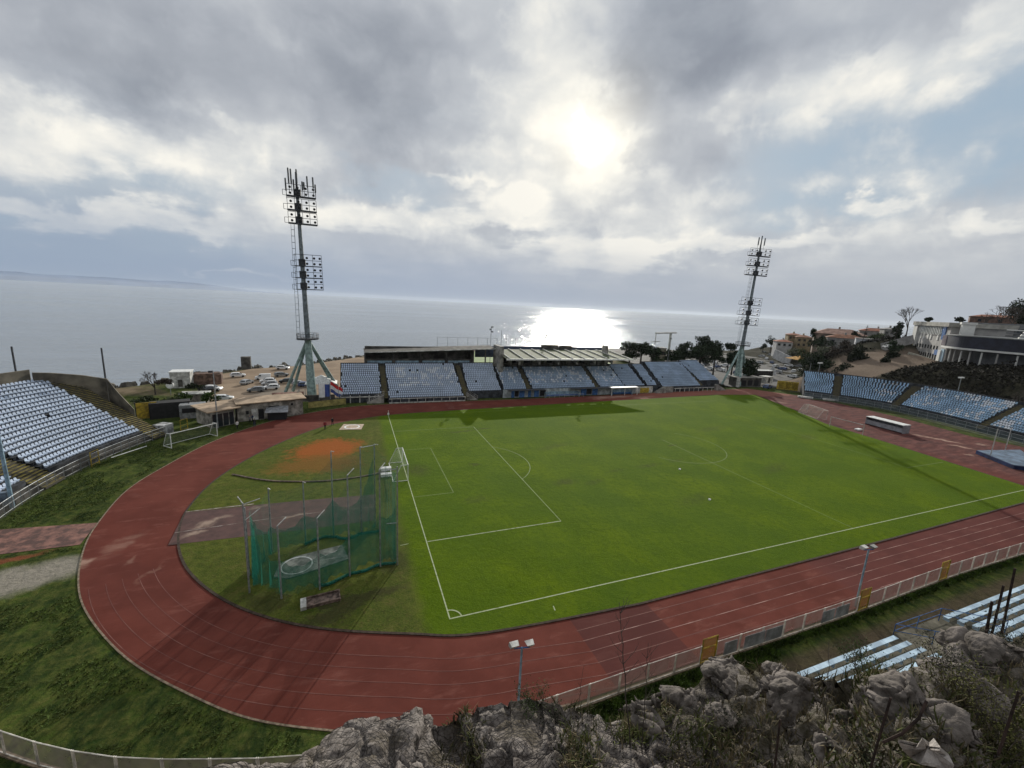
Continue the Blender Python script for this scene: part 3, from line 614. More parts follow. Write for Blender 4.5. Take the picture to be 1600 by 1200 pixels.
for (ua, ub) in ((6.2, 10.2), (34.6, 31.6)):
    mb = MB()
    for k in range(8):
        t_ = k/8; x = X0+ua+(ub-ua)*t_; z = .25*k+.1; mb.bz(min(x, x+(ub-ua)/8), max(x, x+(ub-ua)/8), 76.2, 77.4, 0, z+.1)
    railing(mb, [(X0+ua, 76.2, .1), (X0+ub, 76.2, 2.1)], 1., 1., .05)
    mb.build('stairs', conc, seaL)
# dark gallery building behind it
gal = thing('gallery_building', 'long dark concrete gallery with a thin flat white-edged roof behind the left seaside seats', 'building', (13, 93, 0))
MB().bz(-4., 26.5, 90.6, 91., 7.2, 9.2).bz(-4., 26.5, 95.6, 96, 0, 12.2).bz(-4.2, -3.9, 89.9, 96, 0, 11.2).bz(26.4, 26.8, 90, 96, 0, 11.8).build('wall', concd, gal)
mb = MB(); mb.add([(-4.3, 89.3, 11.02), (33.6, 89.3, 12.35), (33.6, 97, 12.5), (-4.3, 97, 11.2), (-4.3, 89.3, 11.25), (33.6, 89.3, 12.6), (33.6, 97, 12.75), (-4.3, 97, 11.45)], [(0, 3, 2, 1), (4, 5, 6, 7), (0, 1, 5, 4), (1, 2, 6, 5), (2, 3, 7, 6), (3, 0, 4, 7)]); rf_ = mb.build('roof', concd, gal); m_ = MB(); m_.beam((-4.3, 89.25, 11.14), (33.6, 89.25, 12.47), .12, .26); m_.build('roof_edge', whited, gal)
for x in (3.4, 10.9, 18.4, 30.2): MB().bz(x, x+.35, 89.9, 90.3, 8.3, 11.3+(x+4)*.034).build('column', concd, gal)
mb = MB(); [mb.bz(-3.5+7.5*k, 3.0+7.5*k, 90.45, 90.57, 8.0, 8.7) for k in range(4)]; mb.build('bench_back', paleb, gal)
# roofed main stand
main = thing('main_stand', 'roofed central seaside stand between two concrete towers with blue doors below', 'grandstand', (54, 80, 0))
spots = []; tb = MB(); 
def pickM(u, i):
    n = mnoise.noise((u*.6, i*.5+.15*u, 5.)); return 1 if (n > .0 and 2 < i < 12 and rng.random() < .5) else 0
X1, Y1 = 32.2, 78.0
for u0, u1 in ((0.2, 7.6), (9.0, 30.6), (32.0, 41.5)): straight_block(main, X1, Y1, .006, u0, u1, 12, 2.1, 0, DEP, .40, [], pickM, spots, terr=tb, skew=.05)
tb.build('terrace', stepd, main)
aisle(main, X1, Y1, .006, 7.6, 1.4, 12, 2.1, 0, DEP, .40, YST, .05); aisle(main, X1, Y1, .006, 30.6, 1.4, 12, 2.1, 0, DEP, .40, YST, .05)
place_seats(main, spots, [seat_b, seat_f, seat_w])
MB().bz(33.3, 34.6, 85.5, 91.5, 0, 13.6).build('tower', conc, main); MB().bz(72.6, 73.7, 89.8, 92, 0, 13.9).build('tower', conc, main)
mb = MB(); mb.bz(34.9, 76.5, 93.4, 93.8, 0, 11.2, 0)
for k in range(9): x = 38.5+4.0*k; mb.bz(x, x+.8, 90.6, 93.4, 7.2, 11, 0)
mb.build('back_wall', conc, main)
mb = MB()
for k in range(9):
    x = 35.4+4.1*k
    if k in (3, 5, 6): mb.bz(x+.2, x+3, 93.2, 93.38, 8.7, 10.2)
    else: mb.bz(x+.2, x+3, 93.2, 93.38, 7.6, 10.5)
mb.build('doorway', blk, main)
roofm = mat('roof_sheet', (.085, .105, .05), .8, .2, .8, c2=(.05, .06, .035)); 
mb = MB(); fr = (81.6, 10.35); bk = (93.8, 11.75)
mb.add([(34.2, fr[0], fr[1]), (78.2, fr[0], fr[1]), (76.5, bk[0], bk[1]), (34.2, bk[0], bk[1]), (34.2, fr[0], fr[1]+.14), (78.2, fr[0], fr[1]+.14), (76.5, bk[0], bk[1]+.14), (34.2, bk[0], bk[1]+.14)], [(0, 3, 2, 1), (4, 5, 6, 7), (0, 1, 5, 4), (1, 2, 6, 5), (2, 3, 7, 6), (3, 0, 4, 7)])
mb.build('roof', roofm, main)
mb = MB(); mb.bz(34.1, 78.4, fr[0]-.25, fr[0], fr[1]-.25, fr[1]+.2)
mb.build('fascia', whitep, main)
for k in range(11):
    x = 35.0+4.15*k; m_ = MB(); m_.beam((x, fr[0], fr[1]+.3), (x-1.2*k/10, bk[0], bk[1]+.35), .24, .26); m_.build('roof_beam', whited, main)
for k in range(6):
    x = 38.6+6.4*k; m_ = MB(); m_.beam((x, 82.3, 9.3), (x, 90.6, 10.4), .5, .5); m_.tube((x, 82.6, 9.9), (x, 82.6, 8.7), .35, .35, 6); m_.build('bracket', conc, main)
MB().bz(29, 78, 96.5, 97, 9, 12.55).build('parapet', mat('navy_cladding', (.05, .07, .12), .7, .2, 1.), main)
MB().bz(51.6, 57.6, 95.2, 96.3, 12, 13.3).bz(58.4, 62.8, 95.2, 96.3, 12, 13.1).build('rooftop_box', concd, main)
# ground floor of the main stand
MB().bz(32, 77, 77.4, 77.7, 0, 2.3).build('ground_floor_wall', mat('pale_grey_render', (.34, .38, .40), .85, .2, .8), main)
for x, w_ in ((34.5, .9), (36.9, 1.6), (39.6, .9), (41.5, 1.5), (57, 1.8), (61, 1.8)): MB().bz(x, x+w_, 77.22, 77.38, .05, 2.05).build('door', bluep, main)
for x, w_ in ((35.6, 1.1), (43.4, 1.8), (59, 1.7)): MB().bz(x, x+w_, 77.24, 77.38, .3, 1.9).build('window', blk, main)
mb = MB(); mb.bz(33.4, 44.5, 75.6, 77.4, 2.3, 2.42); mb.bz(53, 67.5, 75.6, 77.4, 2.35, 2.45); mb.build('canopy', darkm, main)
def team_bench(x, n, lab):
    t = thing('dugout', lab, 'dugout', (x, 76.6, 0)); w_ = n*.55
    MB().bz(x, x+w_, 77.0, 77.1, 0, 1.5).bz(x-.08, x, 75.9, 77.1, 0, 1.3).bz(x+w_, x+w_+.08, 75.9, 77.1, 0, 1.3).build('shell', paleb, t)
    for k in range(n): q = bpy.data.objects.new('seat', seat_mesh(bluep)); col.objects.link(q); q.parent = t; q.location = (.3+k*.55, -.05, .1)
    return t
team_bench(44.8, 20, 'long row of blue dugout seats under the left half of the roofed stand'); team_bench(67.5, 13, 'shorter row of blue dugout seats under a white canopy, right of the roofed stand middle')
cp = thing('canopy', 'flat white canopy over the right dugout at the trackside', 'canopy', (71, 76.6, 0))
MB().bz(66.5, 76.5, 75.4, 77.2, 2.35, 2.5).build('roof', whitep, cp); mb = MB(); [mb.bz(x, x+.12, 75.5, 75.62, 0, 2.35) for x in (66.7, 71.5, 76.2)]; mb.build('post', whitep, cp)
mb = MB(); railing(mb, [(44, 75.5, 0), (57, 75.6, 0)], 1., 1.6, .03); tag(mb.build('trackside_railing', whited), 'low white railing in front of the dugouts of the roofed stand', 'railing')
# seaside stand, east part
seaR = thing('grandstand', 'open grandstand of steel-blue seats between the roofed stand and the right pylon', 'grandstand', (97, 80, 0))
spots = []; tb = MB()
straight_block(seaR, 73.7, 78.6, .012, 0, 8, 13, 2.1, 0, DEP, .40, [], lambda u, i: 0, spots, terr=tb, skew=.06)
straight_block(seaR, 73.7, 78.6, .012, 8.9, 13.2, 13, 2.1, 0, DEP, .40, [], lambda u, i: 0, spots, terr=tb, skew=.10)
straight_block(seaR, 73.7, 78.6, .012, 14.6, 31.4, 14, 2.1, -1, DEP, .42, [], lambda u, i: 0, spots, terr=tb, skew=.12)
straight_block(seaR, 73.7, 78.6, .012, 32.8, 42.0, 15, 2.1, 2, DEP, .42, [], lambda u, i: 0, spots, terr=tb, skew=-.02)
tb.build('terrace', stepd, seaR)
aisle(seaR, 73.7, 78.6, .012, 13.2, 1.4, 13, 2.1, 0, DEP, .41, stepd, .11); aisle(seaR, 73.7, 78.6, .012, 31.4, 1.4, 15, 2.1, 0, DEP, .42, YST, .05)
place_seats(seaR, spots, [seat_b, seat_f])
mb = MB()
for x in np.arange(93, 110, 2.0): mb.bz(x, x+.14, 77.4, 77.5, 0, 1.3)
mb.bz(92.6, 110, 77.35, 77.5, 1.2, 1.35); mb.build('front_railing', whited, seaR)
mb = MB()
for k in range(8): mb.bz(84.5+k*.5, 85+k*.5, 76.6, 77.8, 0, .3+.25*k)
mb.bz(88.5, 92, 77.2, 78, 0, 1.9); mb.build('stairs', conc, seaR); mb = MB()
for k in range(8): mb.bz(115.2-k*.5, 115.7-k*.5, 77.6, 79, 0, .3+.25*k)
mb.build('stairs', conc, seaR)
MB().bz(76.8, 84, 77.75, 77.9, 0, 2.1).build('wall_panel', whited, seaR)
mb = MB(); mb.bz(79.0, 82.4, 77.55, 77.7, .1, 1.7); mb.build('gate', yel, seaR)
# tiny lamps on poles round the main stand
def thin_lamp(x, y, z0, h_, lab, heads=2):
    t = thing('lamp_post', lab, 'lamp post', (x, y, z0)); MB().tube((x, y, z0), (x, y, z0+h_), .12, .07, 6).build('pole', metal, t)
    for k in range(heads): MB().box((x+(-.25 if k % 2 else .3), y-.2, z0+h_-.1-.75*k), (.55, .35, .4), .2).build('lamp_head', darkm, t)
thin_lamp(34.6, 98.5, 0, 18.6, 'tall thin lamp mast by the left tower of the roofed stand', 3); thin_lamp(54.4, 99, 0, 16.2, 'shortest thin lamp mast behind the middle of the roofed stand', 3)
thin_lamp(68.4, 99, 0, 19.9, 'tall thin lamp mast behind the roofed stand, right of its middle', 3); thin_lamp(112, 104, 0, 15.8, 'thin lamp mast among the pines behind the right seaside seats', 1)
t = thing('aerial_mast', 'slim whip aerial beside the left tower of the roofed stand', 'aerial', (35.9, 91, 12)); MB().tube((35.9, 92, 12), (35.9, 92, 18.), .06, .03, 5).build('rod', darkm, t)
# training-pitch ball fence
bf_ = thing('ball_fence', 'tall thin ball-stop fence around the training pitch beyond the roofed stand', 'fence', (60, 190, -2))
for k in range(16): x = 38+k*6; m_ = MB(); m_.tube((x, 207.5, -2), (x, 207.5, 5.5), .12, .1, 5); m_.build('post', metal, bf_)
mb = MB(); mb.tube((38, 207.5, 5.4), (74, 207.5, 5.4), .07, .07, 4); mb.tube((38, 207.5, 1.7), (128, 207.5, 1.7), .05, .05, 4); mb.build('rail', metal, bf_)
# ---------------------------------------------------------------- curved left stand
CX, CY = 10., 34.
def pol(r, a, z=0.): a = math.radians(a); return (CX-r*math.cos(a), CY+r*math.sin(a), z)
lst_ = thing('curved_stand', 'curved stand of pale seats behind the left bend with a dark concrete back wall', 'grandstand', pol(60, 14))
R0, NR, DR, DZ, Z0 = 55.4, 19, .86, .43, 1.5
tb = MB(); spots = []
def ringrow(i, a0, a1, n=16):
    r = R0+i*DR; z = Z0+i*DZ
    A = [pol(r, a0+(a1-a0)*k/n, z-DZ if i else 0) for k in range(n+1)]; B = [pol(r, a0+(a1-a0)*k/n, z) for k in range(n+1)]; C_ = [pol(r+DR, a0+(a1-a0)*k/n, z) for k in range(n+1)]
    tb.strip(B, A); tb.strip(C_, B)
    tb.add([pol(r, a1, 0), pol(r, a1, z), pol(r+DR, a1, z), pol(r+DR, a1, 0)], [(0, 1, 2, 3)])
for i in range(NR):
    for a0, a1 in ((-22, 2.4), (6.2, 23.2)):
        ringrow(i, a0, a1); r = R0+i*DR; n = int(math.radians(a1-a0)*r/.56)
        for k in range(n):
            if rng.random() < .004: continue
            aa = a0+.2+(a1-a0-.4)*(k+.5+.4*math.sin(i*2.3))/n; p = pol(r+DR*.5, aa, Z0+i*DZ+.02); spots.append((*p, PI/2-math.radians(aa)+0., 0))
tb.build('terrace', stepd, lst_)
place_seats(lst_, spots, [seat_w])
def rstairs(a0, a1, m):
    mb = MB()
    for i in range(-4, NR*2):
        r = R0+i*DR/2; z = max(.05, Z0+i*DZ/2-.18)
        q = [pol(r, a0, z-.3), pol(r, a1, z-.3), pol(r, a1, z), pol(r, a0, z), pol(r+DR/2, a0, z), pol(r+DR/2, a1, z)]
        mb.add(q, [(3, 2, 1, 0), (4, 5, 2, 3)])
    mb.build('stairway', m, lst_)
rstairs(2.5, 6.1, YST); rstairs(23.3, 26.0, YST)
wm = mat('stained_concrete', (.15, .135, .105), .95, .25, .35, .4, c2=(.055, .05, .042), split=(.38, .64))
mb = MB(); NB = 24
A = [(-24+(21.8+24)*k/NB) for k in range(NB+1)]; RB = 71.8
def walls(pts, th=.35):       # pts: (r, a, zbase, ztop)
    I = [pol(r, a, zb) for r, a, zb, zt in pts]; J = [pol(r, a, zt) for r, a, zb, zt in pts]; K = [pol(r+th, a+.3, zt) for r, a, zb, zt in pts]; M_ = [pol(r+th, a+.3, 0) for r, a, zb, zt in pts]
    mb.strip(J, I); mb.strip(K, J); mb.strip(M_, K)
    for P_ in ((0,), (len(pts)-1,)):
        i = P_[0]; mb.add([I[i], J[i], K[i], M_[i]], [(0, 1, 2, 3)])
walls([(RB, a, 0, 11.5) for a in A]); walls([(RB-.25, 21.9, 0, 11.0), (RB-.8, 23.8, 0, 10.6), (68.6, 26.0, 0, 9.9), (66.4, 27.6, 0, 9.1)])
walls([(66.4, 27.7, 0, 9.1), (63.2, 26.9, 0, 6.8), (59.6, 26.15, 0, 4.3)], .3)
mb.build('back_wall', wm, lst_)
MB().prism([pol(R0-.9, 26.2)[:2], pol(R0-.9, 28.3)[:2], pol(R0+1.2, 28.3)[:2], pol(R0+1.2, 26.2)[:2]], 0, 1.7).build('end_pillar', mat('patchy_render', (.36, .37, .38), .9, .3, 1.2, .2), lst_)
for a, hh_ in ((20.9, 15.4), (28.1, 14.6)):
    t = thing('wall_pole', 'slim dark pole rising behind the curved wall, '+('left of the two' if a < 24 else 'right of the two'), 'pole', pol(RB+.9, a, 0)); p = pol(RB+.8 if a < 24 else 67.2, a, 0)
    MB().tube(p, (p[0], p[1], hh_), .16, .12, 6).build('shaft', darkm, t)
# low old terrace steps + perimeter fence in front of it
st = thing('perimeter_fence', 'old low wire fence with grey posts in front of the curved left stand', 'fence', pol(53.6, 12))
for k in range(27):
    a = -14+k*1.55; p = pol(53.8, a); m_ = MB(); m_.tube(p, (p[0], p[1], 1.75), .05, .05, 5); m_.build('post', metal, st)
mb = MB(); AA = np.linspace(-14, 26, 50)
for z in (1.72, 1.1, .3): mb.path([pol(53.8, a, z) for a in AA], .035, 4)
mb.build('rail', metal, st)
def netmat(name, c, al, rough=.8):
    m = bpy.data.materials.new(name); m.use_nodes = True; t = m.node_tree; n = t.nodes; l = t.links; b = n['Principled BSDF']
    b.inputs['Base Color'].default_value = (*c, 1); b.inputs['Roughness'].default_value = rough; b.inputs['Specular IOR Level'].default_value = .1
    tx = n.new('ShaderNodeTexCoord'); no = n.new('ShaderNodeTexNoise'); no.inputs['Scale'].default_value = 1.1; no.inputs['Detail'].default_value = 5; l.new(tx.outputs['Object'], no.inputs[0])
    mr = n.new('ShaderNodeMapRange'); l.new(no.outputs['Fac'], mr.inputs[0]); mr.inputs[1].default_value = .3; mr.inputs[2].default_value = .7; mr.inputs[3].default_value = al*.75; mr.inputs[4].default_value = min(1, al*1.25)
    l.new(mr.outputs[0], b.inputs['Alpha']); return m
wire = netmat('wire_mesh_dark', (.10, .10, .095), .28)
mb = MB(); mb.strip([pol(53.75, a, .05) for a in AA], [pol(53.75, a, 1.7) for a in AA]); mb.build('wire_panel', wire, st)
mb = MB()
for z, r in ((.45, 54.5), (.9, 55.0)): mb.strip([pol(r, a, z) for a in AA], [pol(r, a, z-.5) for a in AA]); mb.strip([pol(r+.55, a, z) for a in AA], [pol(r, a, z) for a in AA])
mb.build('low_terrace', concd, st)
def frame_gate(a, lab):
    t = thing('gate', lab, 'gate', pol(53.5, a)); p, q = Vector(pol(53.5, a-.75)), Vector(pol(53.5, a+.75)); mb = MB(); up = Vector((0, 0, 1))
    for s_ in (p, q): mb.tube(s_, s_+up*2.2, .06, .06, 5)
    for z in (.3, 1.1, 2.15): mb.tube(p+up*z, q+up*z, .05, .05, 5)
    mb.build('frame', yel, t); m2 = MB(); m2.quad(p+up*.3, q+up*.3, q+up*1.1, p+up*1.1); m2.build('panel', wire, t)
frame_gate(11.5, 'yellow framed gate halfway along the curved left stand'); frame_gate(29.5, 'yellow framed gate at the right end of the curved left stand')
# tall blue pole at far left
t = thing('blue_pole', 'tall pale blue pole at the foot of the curved stand, far left', 'pole', (-44.2, 31.8, 0)); MB().tube((-44.2, 31.8, 0), (-44.3, 31.8, 11.5), .2, .14, 8).build('shaft', paleb, t); MB().box((-44.3, 31.6, 11.5), (.8, .5, .45)).build('lamp_head', whited, t)
MB().box((-44.9, 31.9, 1.), (.9, .5, 2.)).build('cabinet', mat('cabinet_blue', (.13, .17, .22), .6), t)
for k, (px, py) in enumerate(((160, 700), (78, 722))):
    p = at(px, py, 0); h_ = 4.2
    t = thing('thin_blue_post', ('thin pale blue post in front of the left end of the curved seats', 'shorter thin blue post by the yellow steps of the curved stand')[k], 'pole', tuple(p)); MB().tube(p, p+Vector((0, 0, h_)), .07, .06, 5).build('shaft', paleb, t)
# ---------------------------------------------------------------- right stand (facing the right bend)
RC = cat(RSP, 12, False); RC = [np.array(p) for p in RC]
seg = np.concatenate([[0], np.cumsum([np.hypot(*(b-a)) for a, b in zip(RC[:-1], RC[1:])])]); LT = seg[-1]
def rc(s_, v, z=0.):
    s_ = min(max(s_, 0), LT-.01); i = min(np.searchsorted(seg, s_, 'right')-1, len(RC)-2); t_ = (s_-seg[i])/(seg[i+1]-seg[i]); p = RC[i]*(1-t_)+RC[i+1]*t_
    a0 = RC[max(i-3, 0)]; a1 = RC[min(i+4, len(RC)-1)]; d = a1-a0; d = d/np.hypot(*d); nrm = np.array((-d[1], d[0])); nrm = nrm if nrm[0] > 0 else -nrm
    q = p+nrm*v; return (q[0], q[1], z), math.atan2(nrm[1], nrm[0])
rst = thing('curved_stand', 'long stand of sky-blue seats round the right bend below the scrub bank', 'grandstand', (150, 35, 0))
def near_s(x, y): return seg[int(np.argmin([np.hypot(p[0]-x, p[1]-y) for p in RC]))]
aisles = [near_s(*at(px, py, 1.6)[:2]) for px, py in ((1305, 619), (1402, 633), (1520, 664))]
tb = MB(); spots = []; NRR = 12; DD = .82; RZ = .47; ZR = 1.9
ed = [0.]+[q for a in aisles for q in (a-.9, a+.9)]+[LT-.5]
for b0, b1 in zip(ed[0::2], ed[1::2]):
    for i in range(NRR):
        z = ZR+i*RZ; n = max(2, int((b1-b0)/2.)); S = [b0+(b1-b0)*k/n for k in range(n+1)]
        A = [rc(s_, i*DD, z-RZ if i else 0)[0] for s_ in S]; B = [rc(s_, i*DD, z)[0] for s_ in S]; C_ = [rc(s_, (i+1)*DD, z)[0] for s_ in S]
        tb.strip(A, B); tb.strip(B, C_)
        for e0 in (b0, b1): tb.add([rc(e0, i*DD, 0)[0], rc(e0, i*DD, z)[0], rc(e0, (i+1)*DD, z)[0], rc(e0, (i+1)*DD, 0)[0]], [(0, 1, 2, 3)])
        n = int((b1-b0-.4)/.56); ph = rng.uniform(-.4, .4)
        for k in range(n):
            p, an = rc(b0+.25+(b1-b0-.5)*(k+.5+ph)/n, (i+.5)*DD, z+.02)
            q = 1 if mnoise.noise((p[0]*.22, p[1]*.22, i*.3)) > -.02 and rng.random() < .5 and p[1] < 52 else 0
            spots.append((*p, an-PI/2, q))
S = np.linspace(0, LT-.5, 60); zt = ZR+NRR*RZ
tb.strip([rc(s_, NRR*DD, zt-.6)[0] for s_ in S], [rc(s_, NRR*DD, zt+.5)[0] for s_ in S]); tb.strip([rc(s_, NRR*DD, zt+.5)[0] for s_ in S], [rc(s_, NRR*DD+.25, zt+.5)[0] for s_ in S]); tb.strip([rc(s_, NRR*DD+.25, zt+.5)[0] for s_ in S], [rc(s_, NRR*DD+.25, 0)[0] for s_ in S])
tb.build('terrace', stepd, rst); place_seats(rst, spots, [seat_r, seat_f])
for a in aisles:
    mb = MB()
    for i in range(-3, NRR*2):
        z = max(.1, ZR-.2+i*RZ/2); q = [rc(a-.87, i*DD/2, max(0, z-.4))[0], rc(a+.87, i*DD/2, max(0, z-.4))[0], rc(a+.87, i*DD/2, z)[0], rc(a-.87, i*DD/2, z)[0], rc(a-.87, (i+1)*DD/2, z)[0], rc(a+.87, (i+1)*DD/2, z)[0]]
        mb.add(q, [(0, 1, 2, 3), (3, 2, 5, 4)])
    mb.build('stairway', YST, rst)
fr_ = thing('perimeter_fence', 'grey wire fence along the foot of the right curved stand', 'fence', (142, 40, 0))
mb = MB()
for s_ in np.arange(0, LT-2, 2.4): p = rc(s_, -2.2)[0]; m_ = MB(); m_.tube(p, (p[0], p[1], 1.9), .05, .05, 4); m_.build('post', metal, fr_)
for z in (1.85, 1., .15): mb.path([rc(s_, -2.2, z)[0] for s_ in S], .03, 4)
mb.build('rail', metal, fr_); mb = MB(); mb.strip([rc(s_, -2.2, .1)[0] for s_ in S], [rc(s_, -2.2, 1.85)[0] for s_ in S]); mb.build('wire_panel', netmat('wire_mesh_grey', (.13, .16, .17), .5), fr_)
vg = mat('verge_grass', (.045, .06, .018), .95, .3, .6)
mb = MB(); mb.strip([rc(s_, -4.6, .01)[0] for s_ in S], [rc(s_, 0, .01)[0] for s_ in S]); tag(mb.build('verge', vg), None, None, kind='structure')
# ---------------------------------------------------------------- bench terrace below the cliff
bt = thing('bench_terrace', 'rows of long pale blue benches on the terrace below the cliff, lower right', 'bench rows', (30, -14.5, 0))
seg_b = mat('bench_plastic', (.46, .60, .72), .6, .12, .8, c2=(.30, .40, .50))
def brow(x0, x1, y, z):
    t_ = MB(); n = int((x1-x0)/1.5)
    for k in range(n): xa = x0+(x1-x0)*k/n; t_.bz(xa+.015, xa+(x1-x0)/n-.015, y-.18, y+.18, z+.32, z+.38); t_.bz(xa+.2, xa+.3, y-.2, y+.2, z, z+.32)
    return t_
for k in range(6):
    y = -13.7-.95*k; z = .55+.38*k
    for x0, x1 in ((22.5-.3*k, 34.0-.25*k), (41.2-.2*k, 66)):
        brow(x0, x1, y, z).build('bench', seg_b, bt)
mb = MB()
for k in range(7): mb.bz(18, 70, -13.1-.95*k-.95, -13.1-.95*k, -.05, .35+.38*k+.0)
mb.build('terrace', mat('mossy_concrete', (.12, .11, .085), .95, .3, .5, .4, c2=(.045, .042, .03)), bt)
mb = MB(); z2 = 1.6
railing(mb, [(34.5, -13.3, .4), (41, -13.4, .4), (42.2, -16.8, 1.6)], 1.25, 2.2, .03, 2); railing(mb, [(34.5, -13.3, .4), (36.6, -17.2, 1.8)], 1.25, 2.2, .03, 2); mb.build('railing', bluep, bt)
# ---------------------------------------------------------------- near panel fence
pink = netmat('fine_mesh', (.50, .42, .39), .50); frame = mat('fence_frame', (.72, .68, .62), .7, .2, 1.5)
nf = thing('panel_fence', 'long pale mesh-panel fence along the near side of the track', 'fence', (20, -9.9, 0))
FP = [(68, -9.9), (52, -9.75), (33, -10.1), (16, -10.05), (6, -10.2), (0, -10.2), (-5, -9.85), (-10, -9.1), (-14.5, -7.8), (-19.5, -6.0), (-24.5, -3.3), (-30, .6), (-36, 6)]
FC = [np.array(p) for p in cat(FP, 10, False)]; fs = np.concatenate([[0], np.cumsum([np.hypot(*(b-a)) for a, b in zip(FC[:-1], FC[1:])])])
def fp(s_): i = min(np.searchsorted(fs, s_, 'right')-1, len(FC)-2); t_ = (s_-fs[i])/(fs[i+1]-fs[i]); p = FC[i]*(1-t_)+FC[i+1]*t_; return Vector((p[0], p[1], 0))
def s_of(x): return float(np.interp(-x, [-q[0] for q in FC], fs))
gates = [s_of(17.0), s_of(36.4), s_of(50.6)]; up = Vector((0, 0, 1)); s0 = 0.; FH = 1.62; FT = fs[-1]
white_panels = [s_of(x) for x in (20.5, 23.5, 25.5, 32.0, 34)]
while s0 < FT-2.5:
    g_ = [q for q in gates if abs(s0-(q-.75)) < 1.25]
    if g_: g0 = g_[0]; gates.remove(g0); s1 = s0+1.5; 
    else: s1 = s0+2.45
    a, b = fp(s0), fp(s1); d = (b-a).normalized()
    if g_:
        m_ = MB(); hh_ = 2.15
        for q in (a+d*.05, b-d*.05): m_.tube(q, q+up*hh_, .06, .06, 5)
        for z in (.1, 1.35, hh_): m_.tube(a+up*z, b+up*z, .05, .05, 4)
        o = m_.build('gate', yel, nf); m2 = MB(); m2.quad(a+up*.1, b+up*.1, b+up*hh_, a+up*hh_); p_ = m2.build('gate_panel', netmat('yellow_mesh', (.42, .28, .03), .62), None); p_.parent = o; p_.location = tuple(-Vector(nf.location))
    else:
        m_ = MB(); 
        for q in (a+d*.05, b-d*.05): m_.tube(q, q+up*FH, .045, .045, 4)
        for z in (.06, FH-.03): m_.tube(a+d*.05+up*z, b-d*.05+up*z, .03, .03, 4)
        m_.build('panel_frame', frame, nf)
        m2 = MB(); m2.quad(a+up*.06, b+up*.06, b+up*(FH-.03), a+up*(FH-.03)); m2.build('mesh_panel', pink, nf)
    s0 = s1
for q, w_ in zip(white_panels, (1.3, 2.2, 1.9, 1.6, 1.8)):
    a, b = fp(q), fp(q+w_); m_ = MB(); off = Vector((0, -.08, 0)); m_.add([a+off+up*.25, b+off+up*.25, b+off+up*1.35, a+off+up*1.35, a+off*1.4+up*.25, b+off*1.4+up*.25, b+off*1.4+up*1.35, a+off*1.4+up*1.35], [(0, 1, 2, 3), (7, 6, 5, 4), (0, 4, 5, 1), (3, 2, 6, 7), (0, 3, 7, 4), (1, 5, 6, 2)]); m_.build('backing_board', mat('grey_board', (.30, .31, .32), .8, .2, 1.), nf)
mb = MB(); pts = [fp(q) for q in np.linspace(0, FT-1, 120)]
for a, b in zip(pts[:-1], pts[1:]): mb.beam(a-up*.05, b-up*.05, .25, .2)
mb.build('footing', kerb, nf)
def twin_lamp(x, y, h_, lab, lean=0.):
    t = thing('floodlight_post', lab, 'floodlight', (x, y, 0)); top = Vector((x, y, h_))
    MB().tube((x, y, 0), top, .085, .065, 8).build('pole', paleb, t)
    MB().tube(top+Vector((-.5, .1, -.02)), top+Vector((.5, -.1, -.02)), .045, .045, 5).build('cross_arm', bluep, t)
    for s_ in (-1, 1):
        c_ = top+Vector((.48*s_, -.1*s_, .18)); mb = MB()
        q = [(-.24, -.2), (.24, -.2), (.30, .2), (-.30, .2)]; A = [c_+Vector((a, b, .12+.05*(b > 0))) for a, b in q]; B = [c_+Vector((a*.7+.1*s_, b*.75+.12, -.16)) for a, b in q]
        mb.add(A+B, [(0, 1, 2, 3), (7, 6, 5, 4), (0, 4, 5, 1), (1, 5, 6, 2), (2, 6, 7, 3), (3, 7, 4, 0)]); o = mb.build('lamp_head', whited, t)
twin_lamp(2.6, -8.95, 4.6, 'short blue post with two white floodlight heads beside the near bend'); twin_lamp(36.3, -9.55, 5.85, 'taller blue post with two white floodlight heads beside the middle yellow gate')
